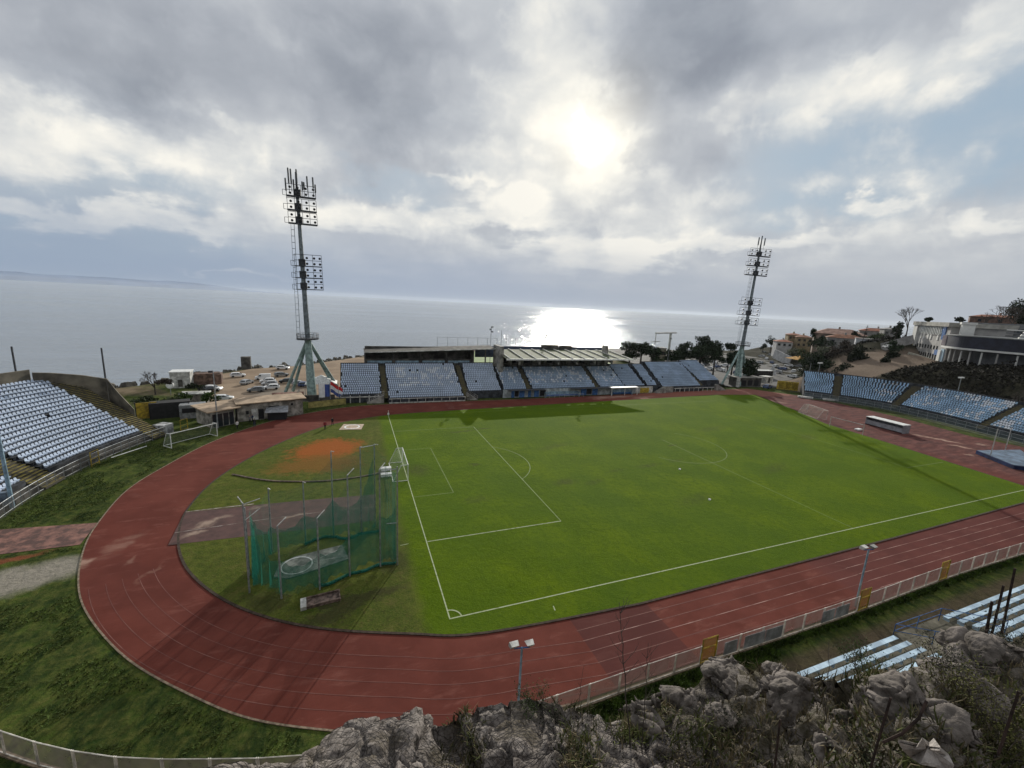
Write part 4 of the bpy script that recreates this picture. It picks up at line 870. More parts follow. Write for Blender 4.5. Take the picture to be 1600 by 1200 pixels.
# ---------------------------------------------------------------- floodlight pylons
def lampmesh():
    mb = MB(); mb.tube((0, .12, 0), (0, -.28, -.1), .17, .30, 8); mb.tube((0, .12, 0), (0, .35, .05), .12, .10, 6); return mb
LM = {}
def pylon(x, y, htop, wd, legs, zp, up_z, lo_z, cols_u, cols_l, lab, ant, ushift, lshift, off=(0, 0), tilt=0.):
    t = thing('floodlight_pylon', lab, 'floodlight pylon', (x, y, 0)); loc = lambda: tuple(t.location)
    wv = Vector((wd[0], wd[1], 0)).normalized(); nv = Vector((wv.y, -wv.x, 0)); 
    if nv.y > 0: nv = -nv
    up = Vector((0, 0, 1)); B = Vector((x, y, 0))
    m_ = MB(); m_.tube(B, B+up*zp, 1.15, .78, 12); m_.build('lower_column', mint, t)
    m_ = MB(); m_.tube(B+up*zp, B+up*(htop-5), .66, .34, 12); m_.build('mast', metal_d, t)
    for lx, ly in legs:
        m_ = MB(); m_.tube((lx, ly, 0), B+up*(zp-.8)+Vector((lx-x, ly-y, 0)).normalized()*.5, .42, .34, 8); m_.build('leg', mint, t)
    m_ = MB(); m_.tube(B+up*(zp-.2), B+up*(zp+.15), 2.6, 2.6, 14); m_.build('platform', darkm, t)
    m_ = MB(); c_ = [B+up*(zp+.1)+Vector((2.5*math.cos(q), 2.5*math.sin(q), 0)) for q in np.linspace(0, 2*PI, 13)]
    railing(m_, c_, 1.2, 3, .05, 2); m_.build('platform_railing', darkm, t)
    # ladder
    m_ = MB(); a = B-wv*1.7+nv*.1+up*zp; b = B-wv*1.15+nv*.1+up*(up_z[0])
    for s_ in (-.28, .28): m_.tube(a+nv*s_, b+nv*s_, .05, .05, 4)
    for s_ in (-.28, .28): m_.tube(a+nv*s_-wv*.7, b+nv*s_-wv*.7, .03, .03, 4)
    n = int((b-a).length/1.4)
    for k in range(n): p = a+(b-a)*k/n; m_.tube(p-nv*.28, p+nv*.28, .035, .035, 4); m_.path([p-nv*.28, p-nv*.3-wv*.7, p+nv*.3-wv*.7, p+nv*.28], .03, 4)
    m_.build('ladder', metal_d, t)
    lm = lampmesh(); me = None
    def bank(zs, x0, x1, cols, gap, deep):
        nonlocal me
        for z in zs:
            m_ = MB(); c0, c1 = B+wv*x0+up*z, B+wv*x1+up*z
            m_.beam(c0+nv*.3, c1+nv*.3, 1.0 if deep else .5, .3 if deep else .2); m_.beam(c0-nv*.3, c1-nv*.3, .3, .14)
            for q in (c0, c1, c0*.5+c1*.5): m_.tube(q-nv*.5, q+nv*.8, .09, .09, 4)
            m_.build('gantry', darkm, t)
            m_ = MB()
            for k in range(3): m_.tube(c0+nv*.7+up*gap*k*.5, c1+nv*.7+up*gap*k*.5, .06, .06, 4)
            for k in range(len(cols)+1): q = c0+(c1-c0)*k/len(cols)+nv*.7; m_.tube(q, q+up*gap, .05, .05, 4)
            q = c0-wv*.8; m_.path([c0+nv*.7, q+nv*.7, q+nv*.7+up*1.2, c0+nv*.7+up*1.2], .05, 4)
            m_.build('lamp_frame', darkm, t)
            for c in cols:
                for k in range(2):
                    if me is None: o = lm.build('floodlight', lampm, t, world=False); me = o.data
                    else: o = bpy.data.objects.new('floodlight', me); col.objects.link(o); o.parent = t
                    p = B+wv*(x0+(x1-x0)*c)+nv*.75+up*(z+.65+k*gap*.5)-Vector(t.location); o.location = p; o.rotation_euler = (0, 0, math.atan2(nv.y, nv.x)+PI/2)
    bank(up_z, ushift[0], ushift[1], cols_u, 2.6, True); bank(lo_z, lshift[0], lshift[1], cols_l, 2.7, False)
    # clutter on the shaft behind the banks: ballast boxes
    for z in list(up_z)+list(lo_z):
        m_ = MB(); m_.box(B+up*(z+.9), (1.5, 1.1, 1.5)); m_.build('ballast_box', darkm, t)
    for ax, az_, ln in ant:
        p = B+wv*ax+nv*random.uniform(-.6, .6)+up*az_; m_ = MB(); m_.tube(p-up*1.2, p+up*ln, .06, .06, 4); m_.box(p+up*(ln*.55)+nv*.15, (.34, .22, ln*.8)); m_.build('antenna', antm, t)
    m_ = MB(); m_.tube(B+up*(htop-6), B+up*(htop-1.5), .3, .2, 8); m_.build('top_spigot', darkm, t)
    t.rotation_euler = (0, tilt, 0)
    return t
metal_d = mat('weathered_steel_mast', (.17, .20, .22), .55, .2, 1.5, metal=.2); lampm = mat('lamp_housing', (.03, .032, .036), .5, .2, 3); antm = mat('antenna_panel', (.10, .11, .12), .6, .1, 1.)
pylon(-17.4, 87.5, 55.5, (1, .15), ((-24.2, 91.5), (-22.6, 94.5), (-12.4, 97.5), (-11.4, 96.2)), 14.8, (42.4, 45.4, 48.5), (27.0, 29.8, 32.6), (.12, .38, .66, .92), (.45, .72, .93),
      'tall left floodlight pylon on splayed mint-grey legs, crowned with many antennas', [(-2.3, 49.1, 3.4), (-1.6, 50.7, 4.2), (-1.1, 50.7, 3.9), (-.6, 49.5, 3.0), (.1, 51.1, 3.6), (1.2, 49.8, 2.4), (1.6, 50.1, 2.1), (2.3, 50.5, 3.0), (3.6, 50.6, 3.0), (4.0, 49.7, 2.2)], (-2.3, 3.9), (-1.7, 4.3), tilt=-.028)
pylon(130.5, 86.5, 55., (1, -.35), ((123.5, 86.5), (128.4, 82.8), (142.5, 92.5), (141.2, 90.)), 15.2, (41, 44.3, 47.8), (22.9, 26.5, 30.2), (.08, .3, .72, .93), (.16, .55, .86),
      'slimmer right floodlight pylon on mint-green legs beside the end of the seaside stand', [(-.8, 51.2, 3.4), (.2, 51.6, 3.6), (1.2, 51.2, 3.2)], (-3.9, 3.9), (-3.9, 3.9), tilt=.036)
# ---------------------------------------------------------------- throwing cage
cg = thing('throwing_cage', 'hammer and discus cage of tall steel posts hung with green netting', 'throwing cage', (-10, 11.5, 0))
FPt = [(-16., 8.2, 8.5, -1), (-13.3, 6.6, 6.9, 1), (-10.3, 6.9, 7.0, 1), (-7.8, 8.1, 10.2, 1), (-5, 8.8, 10.2, 1), (-3.4, 8.6, 10.4, 0)]
BPt = [(-15.2, 14.3, 7.0, 1), (-12.2, 15.1, 7.0, 1), (-9.5, 15.9, 9.8, 1), (-6.6, 15.5, 10.2, 1), (-5.1, 16.6, 10.0, 1), (-16.5, 10.8, 6.9, 0)]
for x, y, h_, s_ in FPt+BPt:
    m_ = MB(); m_.tube((x, y, 0), (x, y, h_), .075, .06, 7); o = m_.build('post', metal, cg)
    if s_:
        m2 = MB(); m2.tube((x, y, h_), (x+.55*(s_ if y < 10 else s_*.6), y+(.9 if y < 10 else -.9), h_+.25), .045, .045, 5); q = m2.build('bracket_arm', whited, None); q.parent = o; q.location = tuple(-Vector(cg.location))
m_ = MB(); m_.tube((-16, 8.2, 6.9), (-14.9, 8.8, 7.6), .04, .04, 4); m_.tube((-16, 8.2, 8.4), (-14.8, 8.6, 8.6), .045, .045, 4); m_.build('brace', whited, cg)
m_ = MB(); m_.path([(-5.1, 16.6, 9.9), (-6.6, 15.5, 10.1)], .05, 4); m_.path([(-5, 8.8, 9.9), (-3.4, 8.6, 10.2)], .04, 4); m_.path([(-4.4, 8.7, 4.6), (-3.4, 8.6, 4.6)], .04, 4); m_.build('tie_rod', metal, cg)
NET1 = netmat('green_net_fine', (.05, .20, .15), .18); NET2 = netmat('green_net_heavy', (.025, .20, .14), .52); NET3 = netmat('green_net_folded', (.01, .10, .075), .8)
def net(ring, mtl, name, sag=.25, fold=.16, nz=6, bot=None, lift=0.):
    mb = MB(); pts = []
    for i in range(len(ring)-1):
        a, b = ring[i], ring[i+1]; n = 10
        for k in range(n+(i == len(ring)-2)):
            t_ = k/n; x = a[0]+(b[0]-a[0])*t_; y = a[1]+(b[1]-a[1])*t_; zt = a[2]+(b[2]-a[2])*t_-sag*4*t_*(1-t_); zb = (a[3]+(b[3]-a[3])*t_)+lift*4*t_*(1-t_)
            dx, dy = b[1]-a[1], a[0]-b[0]; l_ = math.hypot(dx, dy); f_ = fold*math.sin(t_*19+i)+.12*mnoise.noise((x, y, 1))
            pts.append((x, y, zt, zb, dx/l_*f_, dy/l_*f_))
    rows = [[(p[0]+p[4]*(1-.5*k/nz), p[1]+p[5]*(1-.5*k/nz), p[3]+(p[2]-p[3])*k/nz) for p in pts] for k in range(nz+1)]
    for a, b in zip(rows[:-1], rows[1:]): mb.strip(a, b)
    return mb.build(name, mtl, cg, smooth=True), rows
net([(-3.5, 8.7, 10.2, .1), (-5, 8.9, 10, .3), (-7.8, 8.2, 9.6, .2), (-10.3, 7.1, 6.8, .1)], NET1, 'netting', .5, lift=.6)
net([(-10.3, 7.1, 6.8, .1), (-13.3, 6.9, 6.6, .1), (-15.7, 9.4, 6.6, .1), (-16.2, 11, 6.6, .1), (-15.2, 14.2, 6.8, .1), (-12.2, 15, 6.7, .1), (-9.5, 15.8, 9., .1), (-6.6, 15.5, 9.9, .1), (-5.1, 16.6, 9.8, .1), (-3.9, 14.5, 9.2, .1)], NET1, 'netting', .3)
net([(-4.2, 13.8, 8.6, .05), (-3.6, 11.5, 8.8, .1), (-3.5, 8.8, 9.9, .1)], NET1, 'netting', .2)
net([(-3.5, 8.75, 6.4, .05), (-5, 8.95, 5.6, .4), (-7.8, 8.3, 4.4, .1), (-10.3, 7.3, 3.4, .1), (-13.3, 7.1, 3.4, .0), (-15.6, 9.2, 4.8, .0), (-16.1, 11., 5.6, .0), (-15.1, 14., 3.0, .0), (-12.2, 14.8, 3.4, .0), (-9.5, 15.6, 4.4, .0), (-6.8, 15.4, 4.2, .0), (-5.2, 16.3, 9.4, .0)], NET2, 'heavy_netting', .9, .3, lift=.5)
for ring in ([(-3.5, 8.8), (-5, 9.0), (-6.6, 8.4), (-7.8, 8.3), (-9.4, 7.4), (-10.3, 7.3)], [(-12.2, 14.8), (-10.6, 15.6), (-9.5, 15.4), (-8, 14.6), (-6.8, 15.2), (-5.4, 15.2), (-4.6, 15.4)]):
    mb = MB(); P = cat([(a, b) for a, b in ring], 5, False)
    mb.path([(p[0]+.15*mnoise.noise((p[0]*3, 1, 0)), p[1]+.15*mnoise.noise((p[1]*3, 5, 0)), .12+.15*abs(mnoise.noise((p[0]*2, p[1], 3)))) for p in P], .16, 6); mb.build('fallen_net', NET3, cg)
tcr = thing('throwing_circle', 'worn concrete throwing slab with a white ring inside the green cage', 'throwing circle', (-12.2, 11, .05))
slab = mat('worn_slab', (.22, .22, .20), .9, .3, .9, .3, c2=(.10, .105, .095))
MB().prism([(-14.4, 9.9), (-13.3, 9.3), (-12.6, 9.35), (-7.9, 10.9), (-8.6, 13.6), (-13.0, 12.7), (-14.2, 11.8)], .03, .13).build('slab', slab, tcr)
mb = MB(); C_ = arc(-12.6, 11.1, 1.28, 0, 360, 44); D_ = arc(-12.6, 11.1, 1.42, 0, 360, 44); mb.strip([(a, b, .16) for a, b in D_], [(a, b, .16) for a, b in C_]); mb.build('white_ring', whitep, tcr)
mb = MB(); pline(mb, [(-11.1, 11.5), (-8.3, 13.1)], .07, .14); pline(mb, [(-11.1, 11.3), (-8.0, 11.4)], .07, .14); mb.build('sector_line', whited, tcr)
bx = thing('planting_trough', 'long low wooden-sided box with a pale end lying below the green cage', 'box', (-10.1, 5.3, 0)); 
a_ = .11; m_ = MB()
for y0 in (4.65, 5.85): m_.box((-10.1, y0+.1, .15), (3.0, .08, .3), a_)
m_.box((-8.62, 5.45, .15), (.08, 1.3, .3), a_); m_.box((-10.1, 5.3, .07), (2.9, 1.2, .06), a_); m_.build('frame', mat('rusty_frame', (.14, .10, .085), .9, .3, 3.), bx); MB().box((-11.45, 5.1, .2), (.45, 1.2, .36), a_).build('end_board', whited, bx)
pad = thing('throwing_circle', 'small pale square throwing pad with a ring at the far end of the orange patch', 'throwing circle', (-7.9, 56.4, .05))
MB().prism([(-10., 55.2), (-5.9, 54.7), (-5.3, 58.2), (-9.2, 58.9)], .03, .12).build('slab', mat('pad_concrete', (.46, .36, .28), .9, .15, 1.), pad)
mb = MB(); C_ = arc(-7.6, 56.7, 1.2, 0, 360, 36); D_ = arc(-7.6, 56.7, 1.5, 0, 360, 36); mb.strip([(a, b, .14) for a, b in D_], [(a, b, .14) for a, b in C_]); mb.build('white_ring', whitep, pad)
kb = cat([(-23.6, 36.3), (-19.5, 33.4), (-16, 31.9), (-11.5, 30.9), (-7, 31.1), (-3.6, 32.)], 8, False); mb = MB()
for p, q in zip(kb[:-1], kb[1:]): mb.beam((p[0], p[1], .1), (q[0], q[1], .1), .28, .16)
tag(mb.build('curved_kerb', mat('old_timber', (.10, .075, .055), .9, .3, 2.)), 'thin dark curved kerb across the grass left of the green cage', 'kerb')
# ---------------------------------------------------------------- goals
netg = netmat('goal_net', (.45, .50, .42), .15)
def goal(x, y, ang, lab, depth=2., w_=7.32, h_=2.44, back_tubes=True, m=None, r=.06, group=None):
    t = thing('football_goal', lab, 'goal', (x, y, .05), ang, group); m = m or whitep
    mb = MB(); 
    for s_ in (-w_/2, w_/2): mb.tube((s_, 0, 0), (s_, 0, h_), r, r, 8)
    mb.tube((-w_/2-r, 0, h_), (w_/2+r, 0, h_), r, r, 8); mb.build('frame', m, t, world=False)
    if depth:
        mb = MB()
        for s_ in (-w_/2, w_/2): mb.path([(s_, 0, h_), (s_, depth*.45, h_), (s_, depth, 0.04), (s_, 0, .04)], .04, 5)
        mb.tube((-w_/2, depth, .04), (w_/2, depth, .04), .04, .04, 5); mb.build('back_frame', m, t, world=False)
        mb = MB(); X = np.linspace(-w_/2, w_/2, 12); A = [[(x_, 0, h_) for x_ in X], [(x_, depth*.45, h_-.15-.1*math.sin(x_*3)) for x_ in X], [(x_, depth*.8, 1.0+.08*math.sin(x_*5)) for x_ in X], [(x_, depth, .05) for x_ in X]]
        for a, b in zip(A[:-1], A[1:]): mb.strip(a, b)
        for s_ in (-w_/2, w_/2): mb.add([(s_, 0, h_), (s_, depth*.45, h_-.1), (s_, depth, .05), (s_, 0, .05)], [(0, 1, 2, 3)])
        mb.build('net', netg, t, world=False)
    return t
goal(0, 31.95, PI/2, 'white goal with net on the left goal line, next to the green cage', 2.1)
a2 = at(268, 701, 0); b2 = at(340, 682, 0); c2_ = (a2+b2)/2
goal(c2_.x, c2_.y, math.atan2(b2.y-a2.y, b2.x-a2.x)+0, 'spare white goal with net standing on the grass near the curved stand', -2.3 if False else 2.2)
goal(104.2, 31.8, PI/2, 'bare white goal at the far right goal line, nearer the dugout', 0, m=whited)
goal(112.0, 43.8, PI/2-.35, 'worn pale goal with a net frame on the red track behind the right goal line', 2.6, m=mat('pinkish_white', (.50, .42, .39), .7, .2, 1.))
a3 = at(174, 716, 0); b3 = at(229, 698, 0); mb = MB(); mb.tube(a3+Vector((0, 0, .1)), b3+Vector((0, 0, .1)), .07, .07, 6); tag(mb.build('crossbar', whitep), 'loose white bar lying on the grass at the fence of the curved stand', 'bar')
for k, (px, py) in enumerate(((603, 734), (603.5, 743.5))):
    p = at(px, py, .05); m_ = MB(); m_.box((p.x, p.y, .25), (1.55, .75 , .4)); 
    tag(m_.build('foam_mat', whitep), ('upper white mat on the grass beside the near goal', 'lower white mat on the grass beside the near goal')[k], 'mat')
p = at(1341, 672, 0); tag(MB().box((p.x, p.y, .2), (1.6, .9, .3)).build('foam_mat', whitep), 'small white mat on the grass in front of the far right goal', 'mat')
for k, (px, py) in enumerate(((1062, 734), (1108.5, 781.5))):
    p = at(px, py, 0); tag(MB().box((p.x, p.y, .12), (.32, .25, .14), .4).build('paper_scrap', whitep), ('white scrap on the grass near the centre circle', 'white scrap on the grass nearer the near touchline')[k], 'litter')
# corner flags
for k, (x, y) in enumerate(((0, 0), (0, 64.))):
    if k: t = thing('corner_marker', 'small white marker at the far left corner of the pitch', 'marker', (x, y, .05)); MB().tube((x, y, .05), (x, y, 1.3), .04, .04, 5).build('rod', whitep, t); MB().box((x, y, .5), (.35, .3, .4)).build('base', whitep, t)
# ---------------------------------------------------------------- dugout shelter, high jump on the right
a4, b4, c4 = at(1356, 664), at(1401, 676), at(1420, 671)
dug = thing('shelter', 'long low shelter with a flat white roof standing on the red track at the right', 'dugout', tuple((a4+b4)/2))
dv_ = (b4-a4); dv_.normalize(); dn = Vector((-dv_.y, dv_.x, 0)); dn = dn if dn.x > 0 else -dn; ln = 8.4; mb = MB(); c0 = (a4+b4)/2+dn*1.5
an4 = math.atan2(dv_.y, dv_.x)
MB().box(c0+Vector((0, 0, 2.05)), (ln, 2.7, .14), an4).build('roof', whitep, dug)
gp_ = mat('grey_polycarbonate', (.25, .26, .29), .5, .15, 1.)
MB().box(c0+dn*1.2+Vector((0, 0, 1.0)), (ln, .1, 2.0), an4).build('back_panel', gp_, dug)
for s_ in (-1, 1): MB().box(c0+dv_*s_*(ln/2-.05)+Vector((0, 0, 1.0)), (.1, 2.4, 2.0), an4).build('side_panel', gp_, dug)
MB().box(c0-dn*1.15+Vector((0, 0, .75)), (ln-.2, .08, 1.1), an4).build('front_panel', gp_, dug)
MB().box(c0+dn*.5+Vector((0, 0, .45)), (ln-.6, .5, .12), an4).build('bench', darkm, dug)
q = thing('high_jump_mat', 'dark blue high jump landing mat at the right edge on the red track', 'landing mat', (116.5, 9, 0)); ml = mat('mat_cover_top', (.12, .17, .24), .6, .2, .8); ms = mat('mat_cover_side', (.015, .03, .10), .6, .2, .8)
P4 = [at(1524, 709), at(1583, 733), at(1640, 741), at(1592, 708)]; pl = [(p.x, p.y) for p in P4]
mb = MB(); mb.prism(pl, .02, .72); mb.build('base', ms, q); mb = MB(); mb.prism([(x*.985+1.75, y*.97+.25) for x, y in pl], .725, .83); mb.build('top', ml, q)
for k, (px, py, h_) in enumerate(((1546, 717, 6.4), (1570, 705, 5.6))):
    p = at(px, py); t = thing('jump_upright', ('nearer white upright post of the jumping pit beside the blue mat', 'farther white upright post behind the blue landing mat')[k], 'upright', tuple(p))
    MB().tube(p, p+Vector((0, 0, h_)), .09, .08, 6).build('pole', whited, t); MB().box(p+Vector((0, 0, .06)), (.8, .5, .1)).build('base', darkm, t)
for k, (px, py) in enumerate(((1258, 622), (1297, 626))):
    p = at(px, py); tag(MB().box((p.x, p.y, .35), (4.2, 1.2, .5), -.7).build('stacked_mats', whited), ('pale mats lying at the left end of the right curved stand', 'pale mats lying beside the first yellow stairway of the right stand')[k], 'mat')
# ---------------------------------------------------------------- people
cm = {k: mat('cloth_'+k, c, .9, .15, 6) for k, c in dict(black=(.015, .015, .018), red=(.22, .02, .03), white=(.6, .6, .6), navy=(.02, .03, .08), grey=(.15, .15, .16)).items()}
skin = mat('skin', (.42, .25, .18), .6, .1, 5); hair = mat('hair', (.03, .02, .015), .8, .1, 5)
def person(x, y, rz, top, legs_, lab, bag=None, hgt=1.75, walk=.12, arm=.25):
    t = thing('person', lab, 'person', (x, y, .02), rz)
    me = bpy.data.meshes.new('b'); V = [(0, 0, .95), (0, 0, 1.15), (0, 0, 1.42), (0, 0, 1.5), (0, .02, 1.62), (0, .02, 1.70)]
    E = [(0, 1), (1, 2), (2, 3), (3, 4), (4, 5)]; R = [.15, .14, .15, .055, .095, .07]
    for s_ in (-1, 1):
        n = len(V); V += [(.09*s_, 0, .88), (.10*s_, walk*s_*.6+.02, .48), (.10*s_, walk*s_*1.4, .08), (.10*s_, walk*s_*1.4+.14, .04)]; E += [(0, n), (n, n+1), (n+1, n+2), (n+2, n+3)]; R += [.095, .065, .045, .04]
        n = len(V); V += [(.20*s_, 0, 1.40), (.26*s_, -arm*s_*.4, 1.12), (.24*s_, .12-arm*s_*.3, .88), (.23*s_, .18-arm*s_*.3, .80)]; E += [(2, n), (n, n+1), (n+1, n+2), (n+2, n+3)]; R += [.06, .048, .036, .032]
    me.from_pydata(V, E, []); o = bpy.data.objects.new('b', me); col.objects.link(o); o.modifiers.new('s', 'SKIN'); o.modifiers.new('u', 'SUBSURF').levels = 1
    for i, r in enumerate(R): me.skin_vertices[0].data[i].radius = (r, r)
    me.skin_vertices[0].data[0].use_root = True
    dg = bpy.context.evaluated_depsgraph_get(); m2 = bpy.data.meshes.new_from_object(o.evaluated_get(dg)); bpy.data.objects.remove(o)
    m2.materials.clear()
    for m in (cm[legs_], cm[top], skin, hair): m2.materials.append(m)
    for p in m2.polygons:
        z = p.center.z; x_ = abs(p.center.x)
        p.material_index = 3 if (z > 1.66 or (z > 1.56 and p.center.y < -.01)) else 2 if z > 1.5 or (x_ > .17 and z < .86) else 1 if z > .93 else 0
        p.use_smooth = True
    b = bpy.data.objects.new('body', m2); col.objects.link(b); b.parent = t; b.scale = (hgt/1.75,)*3
    return t
for px, py, rz, tp_, lg, lab in ((508, 671, .3, 'red', 'black', 'person in dark red top and black trousers on the inner edge of the track'), (519.5, 665, -.4, 'black', 'black', 'person all in black beside the one in dark red on the track'),
        (371, 671, .8, 'white', 'black', 'person in a white top standing on the grass in front of the shed'), (398, 667, 0, 'black', 'navy', 'person in black standing nearest the track in front of the shed'), (395, 660, 1.5, 'navy', 'black', 'person in navy standing at the white-walled part of the shed'), (391, 662, 2.4, 'grey', 'black', 'person in grey at the left of the group by the shed')):
    p = at(px, py); person(p.x, p.y, rz, tp_, lg, lab)
# ---------------------------------------------------------------- cars
carw = mat('car_white', (.62, .63, .64), .3, .05, 1, spec=.6); carg = mat('car_grey', (.16, .17, .18), .3, .1, 1, spec=.6); cark = mat('car_black', (.02, .022, .025), .25, .1, 1, spec=.6); carb = mat('car_blue', (.03, .06, .16), .3, .1, 1, spec=.6); cars_ = mat('car_silver', (.38, .39, .40), .3, .1, 1, metal=.4)
tyre = mat('tyre', (.02, .02, .02), .9, .1, 2)
def car_proto(m, lab, loc, rz, van=False, group='cars parked on the gravel by the sea'):
    t = thing('parked_van' if van else 'parked_car', lab, 'van' if van else 'car', loc, rz, group)
    if van: pr = [(-2.2, .35), (-2.2, 1.75), (-2.1, 1.9), (.55, 1.9), (.95, 1.80), (1.5, 1.15), (2.15, .98), (2.25, .7), (2.25, .35)]
    else: pr = [(-2.15, .38), (-2.2, .8), (-2.1, 1.02), (-1.75, 1.42), (-1.2, 1.52), (.1, 1.5), (.55, 1.38), (1.15, 1.0), (2.0, .86), (2.15, .68), (2.15, .35)]
    n = len(pr); W_ = .88; mb = MB(); wf_ = lambda z: W_-max(0, z-.95)*.32
    V = [(x, -wf_(z), z) for x, z in pr]+[(x, wf_(z), z) for x, z in pr]
    mb.add(V, [tuple(range(n))[::-1], tuple(range(n, 2*n))]+[(i, (i+1) % n, n+(i+1) % n, n+i) for i in range(n)]); mb.build('body', m, t, world=False)
    if van: gls = [[(.45, 1.2), (.45, 1.7), (.9, 1.68), (1.3, 1.2)]]; ws = [(.98, 1.74), (1.42, 1.2)]
    else: gls = [[(-1.75, 1.02), (-1.45, 1.38), (-.35, 1.42), (-.35, 1.02)], [(-.28, 1.02), (-.28, 1.42), (.15, 1.40), (.85, 1.02)]]; ws = [(.50, 1.38), (1.1, 1.02)]
    mb = MB()
    for g_ in gls:
        for s_ in (-1, 1): A = [(x, s_*(wf_(z)+.012), z) for x, z in g_]; mb.add(A if s_ < 0 else A[::-1], [tuple(range(len(A)))[::-1]])
    (xa, za), (xb, zb) = ws; mb.add([(xa+.02, -.62, za+.02), (xb+.02, -.72, zb+.03), (xb+.02, .72, zb+.03), (xa+.02, .62, za+.02)], [(0, 1, 2, 3)])
    if not van: mb.add([(-1.80, -.62, 1.40), (-2.1, -.7, 1.06), (-2.1, .7, 1.06), (-1.80, .62, 1.40)], [(3, 2, 1, 0)])
    mb.build('window', glass, t, world=False)
    wm_ = None
    for x_ in (-1.35, 1.38):
        for y_ in (-.82, .82):
            if wm_ is None: o = MB().tube((0, -.11, 0), (0, .11, 0), .33, .33, 12).build('wheel', tyre, t, world=False); wm_ = o.data
            else: o = bpy.data.objects.new('wheel', wm_); col.objects.link(o); o.parent = t
            o.location = (x_, y_, .33)
    return t
LZ = -1.96
def cpos(px, py, z=LZ): p = at(px, py, z); return (p.x, p.y, z)
GA = 'cars parked on the gravel by the sea'
pc = car_proto(carw, 'white hatchback nearest the shed on the gravel, left of the left pylon', cpos(350, 625.5), .12)
van = car_proto(carw, 'white van in the middle of the gravel car park', cpos(411, 593), PI+.12, True)
pk = {'body': carw}
for px, py, rz, m, lab in ((333, 610, -.12, carw, 'white car in front of the small row beside the dark cars on the gravel'), (321, 611, 2.4, cark, 'black car with open look parked left of the white one in the left row'), (327, 599, -.1, cars_, 'silver car in the second rank of the left row on the gravel'),
        (322, 593, .1, carg, 'grey car in the third rank of the left row on the gravel'), (325, 587.5, .1, cark, 'dark car farthest back in the left row near the shore'),
        (424, 608, PI+.12, carw, 'white car at the front of the row of three in the middle of the gravel'), (421, 602.5, PI+.12, cars_, 'silver car between the two white ones in the row of three'), (418, 598, PI+.12, carw, 'white car at the back of the row of three, below the van'),
        (440, 588, .3, carg, 'grey car alone on the gravel behind the white van'), (386, 600, 1.2, cars_, 'silver car standing alone between the left row and the van'), (372, 589, .2, carw, 'white car near the shore, halfway between the left row and the van'), (448, 598, PI, cark, 'black car just left of the left pylon legs'), (400, 612, PI+.1, carg, 'grey car on the gravel in front of the row of three'), (442, 577, -.1, carw, 'lone white car near the shore, left of the left pylon'), (468, 602, .1, cars_, 'silver car seen between the legs of the left pylon'), (478, 604, .1, carb, 'dark blue car right behind the left pylon column')):
    dup(pc, cpos(px, py), rz, lab, GA, recol={'body': m})
GB = 'cars packed in the yard beyond the right pylon'
cars2 = []
for i, (px, py, z) in enumerate([(1045, 571, 0), (1062, 570, 0), (1080, 571, 0), (1093, 573, 0), (1103, 571, 0), (1112, 566, 0), (1120, 575, 0), (1126, 580, 0), (1118, 570, 0), (1108, 578, 0), (1136, 567, 0), (1128, 562, 0), (1142, 591, 0), (1180, 589, 0), (1165, 590, 0), (1190, 558, 0), (1198, 562, 0), (1204, 556, 0), (1194, 552, 0), (1212, 574, 0), (1222, 578, 0), (1232, 573, 0), (1214, 583, 0), (1240, 582, 0), (1246, 574, 0), (1228, 566, 0), (1250, 580, 0), (1206, 568, 0), (1238, 590, 0), (1186, 568, 0), (1075, 566, 0), (1055, 565, 0), (1098, 565, 0), (1132, 573, 0), (1150, 584, 0)]):
    p = at(px, py, 0); m = (carw, cars_, carw, carg, cark, carw, carb)[i % 7]
    nm = {carw: 'white', cars_: 'silver', carg: 'grey', cark: 'black', carb: 'dark blue'}[m]
    where = 'beyond the right end of the seaside stand' if px < 1137 else 'behind the legs of the right pylon' if px < 1185 else 'in the yard left of the right curved stand'
    cars2.append(dup(pc, (p.x, p.y, Hs(p.x, p.y)+.06 if False else .07), random.choice((.2, 1.7, .5, 2.0)), '%s car parked %s' % (nm, where), '%s cars parked %s' % (nm, where), recol={'body': m}))
p = at(1370, 547, 0)
# ---------------------------------------------------------------- shed and things round it
sh = thing('shed_building', 'long low shed with a flat tan roof and pale walls behind the bend', 'shed', (-27, 66, 0))
tan = mat('tan_roof_felt', (.36, .27, .19), .9, .15, .6, .2); cream = mat('dirty_cream_wall', (.32, .30, .27), .9, .3, .8, .2, c2=(.14, .13, .115))
wa = [(-36.2, 65.8), (-32.4, 60.9), (-29.2, 63.4), (-31.6, 69.5)]; wb = [(-29.0, 64.6), (-17.6, 68.6), (-19, 73), (-30.5, 69.2)]
MB().prism(wa, 0, 3.2).build('wall', cream, sh); MB().prism(wb, 0, 3.35).build('wall', cream, sh)
MB().prism([(-37.2, 66.2), (-32.7, 59.7), (-28.0, 63.4), (-31.2, 70.6)], 3.22, 3.42).build('roof', tan, sh); MB().prism([(-29.0, 63.9), (-16.8, 68.0), (-18.4, 73.8), (-31, 70.0)], 3.62, 3.8).build('roof', tan, sh)
def wallrect(mb, p, q, t0, t1, z0, z1, off=.06):
    p, q = Vector((*p, 0)), Vector((*q, 0)); d = q-p; n_ = Vector((d.y, -d.x, 0)).normalized()*off; a = p+d*t0+n_; b = p+d*t1+n_
    mb.add([(a.x, a.y, z0), (b.x, b.y, z0), (b.x, b.y, z1), (a.x, a.y, z1)], [(0, 1, 2, 3)])
for t0, t1 in ((.04, .20), (.24, .46), (.5, .72), (.76, .95)): m_ = MB(); wallrect(m_, wa[1], wa[2], t0, t1, .1, 2.6); m_.build('window', glass, sh)
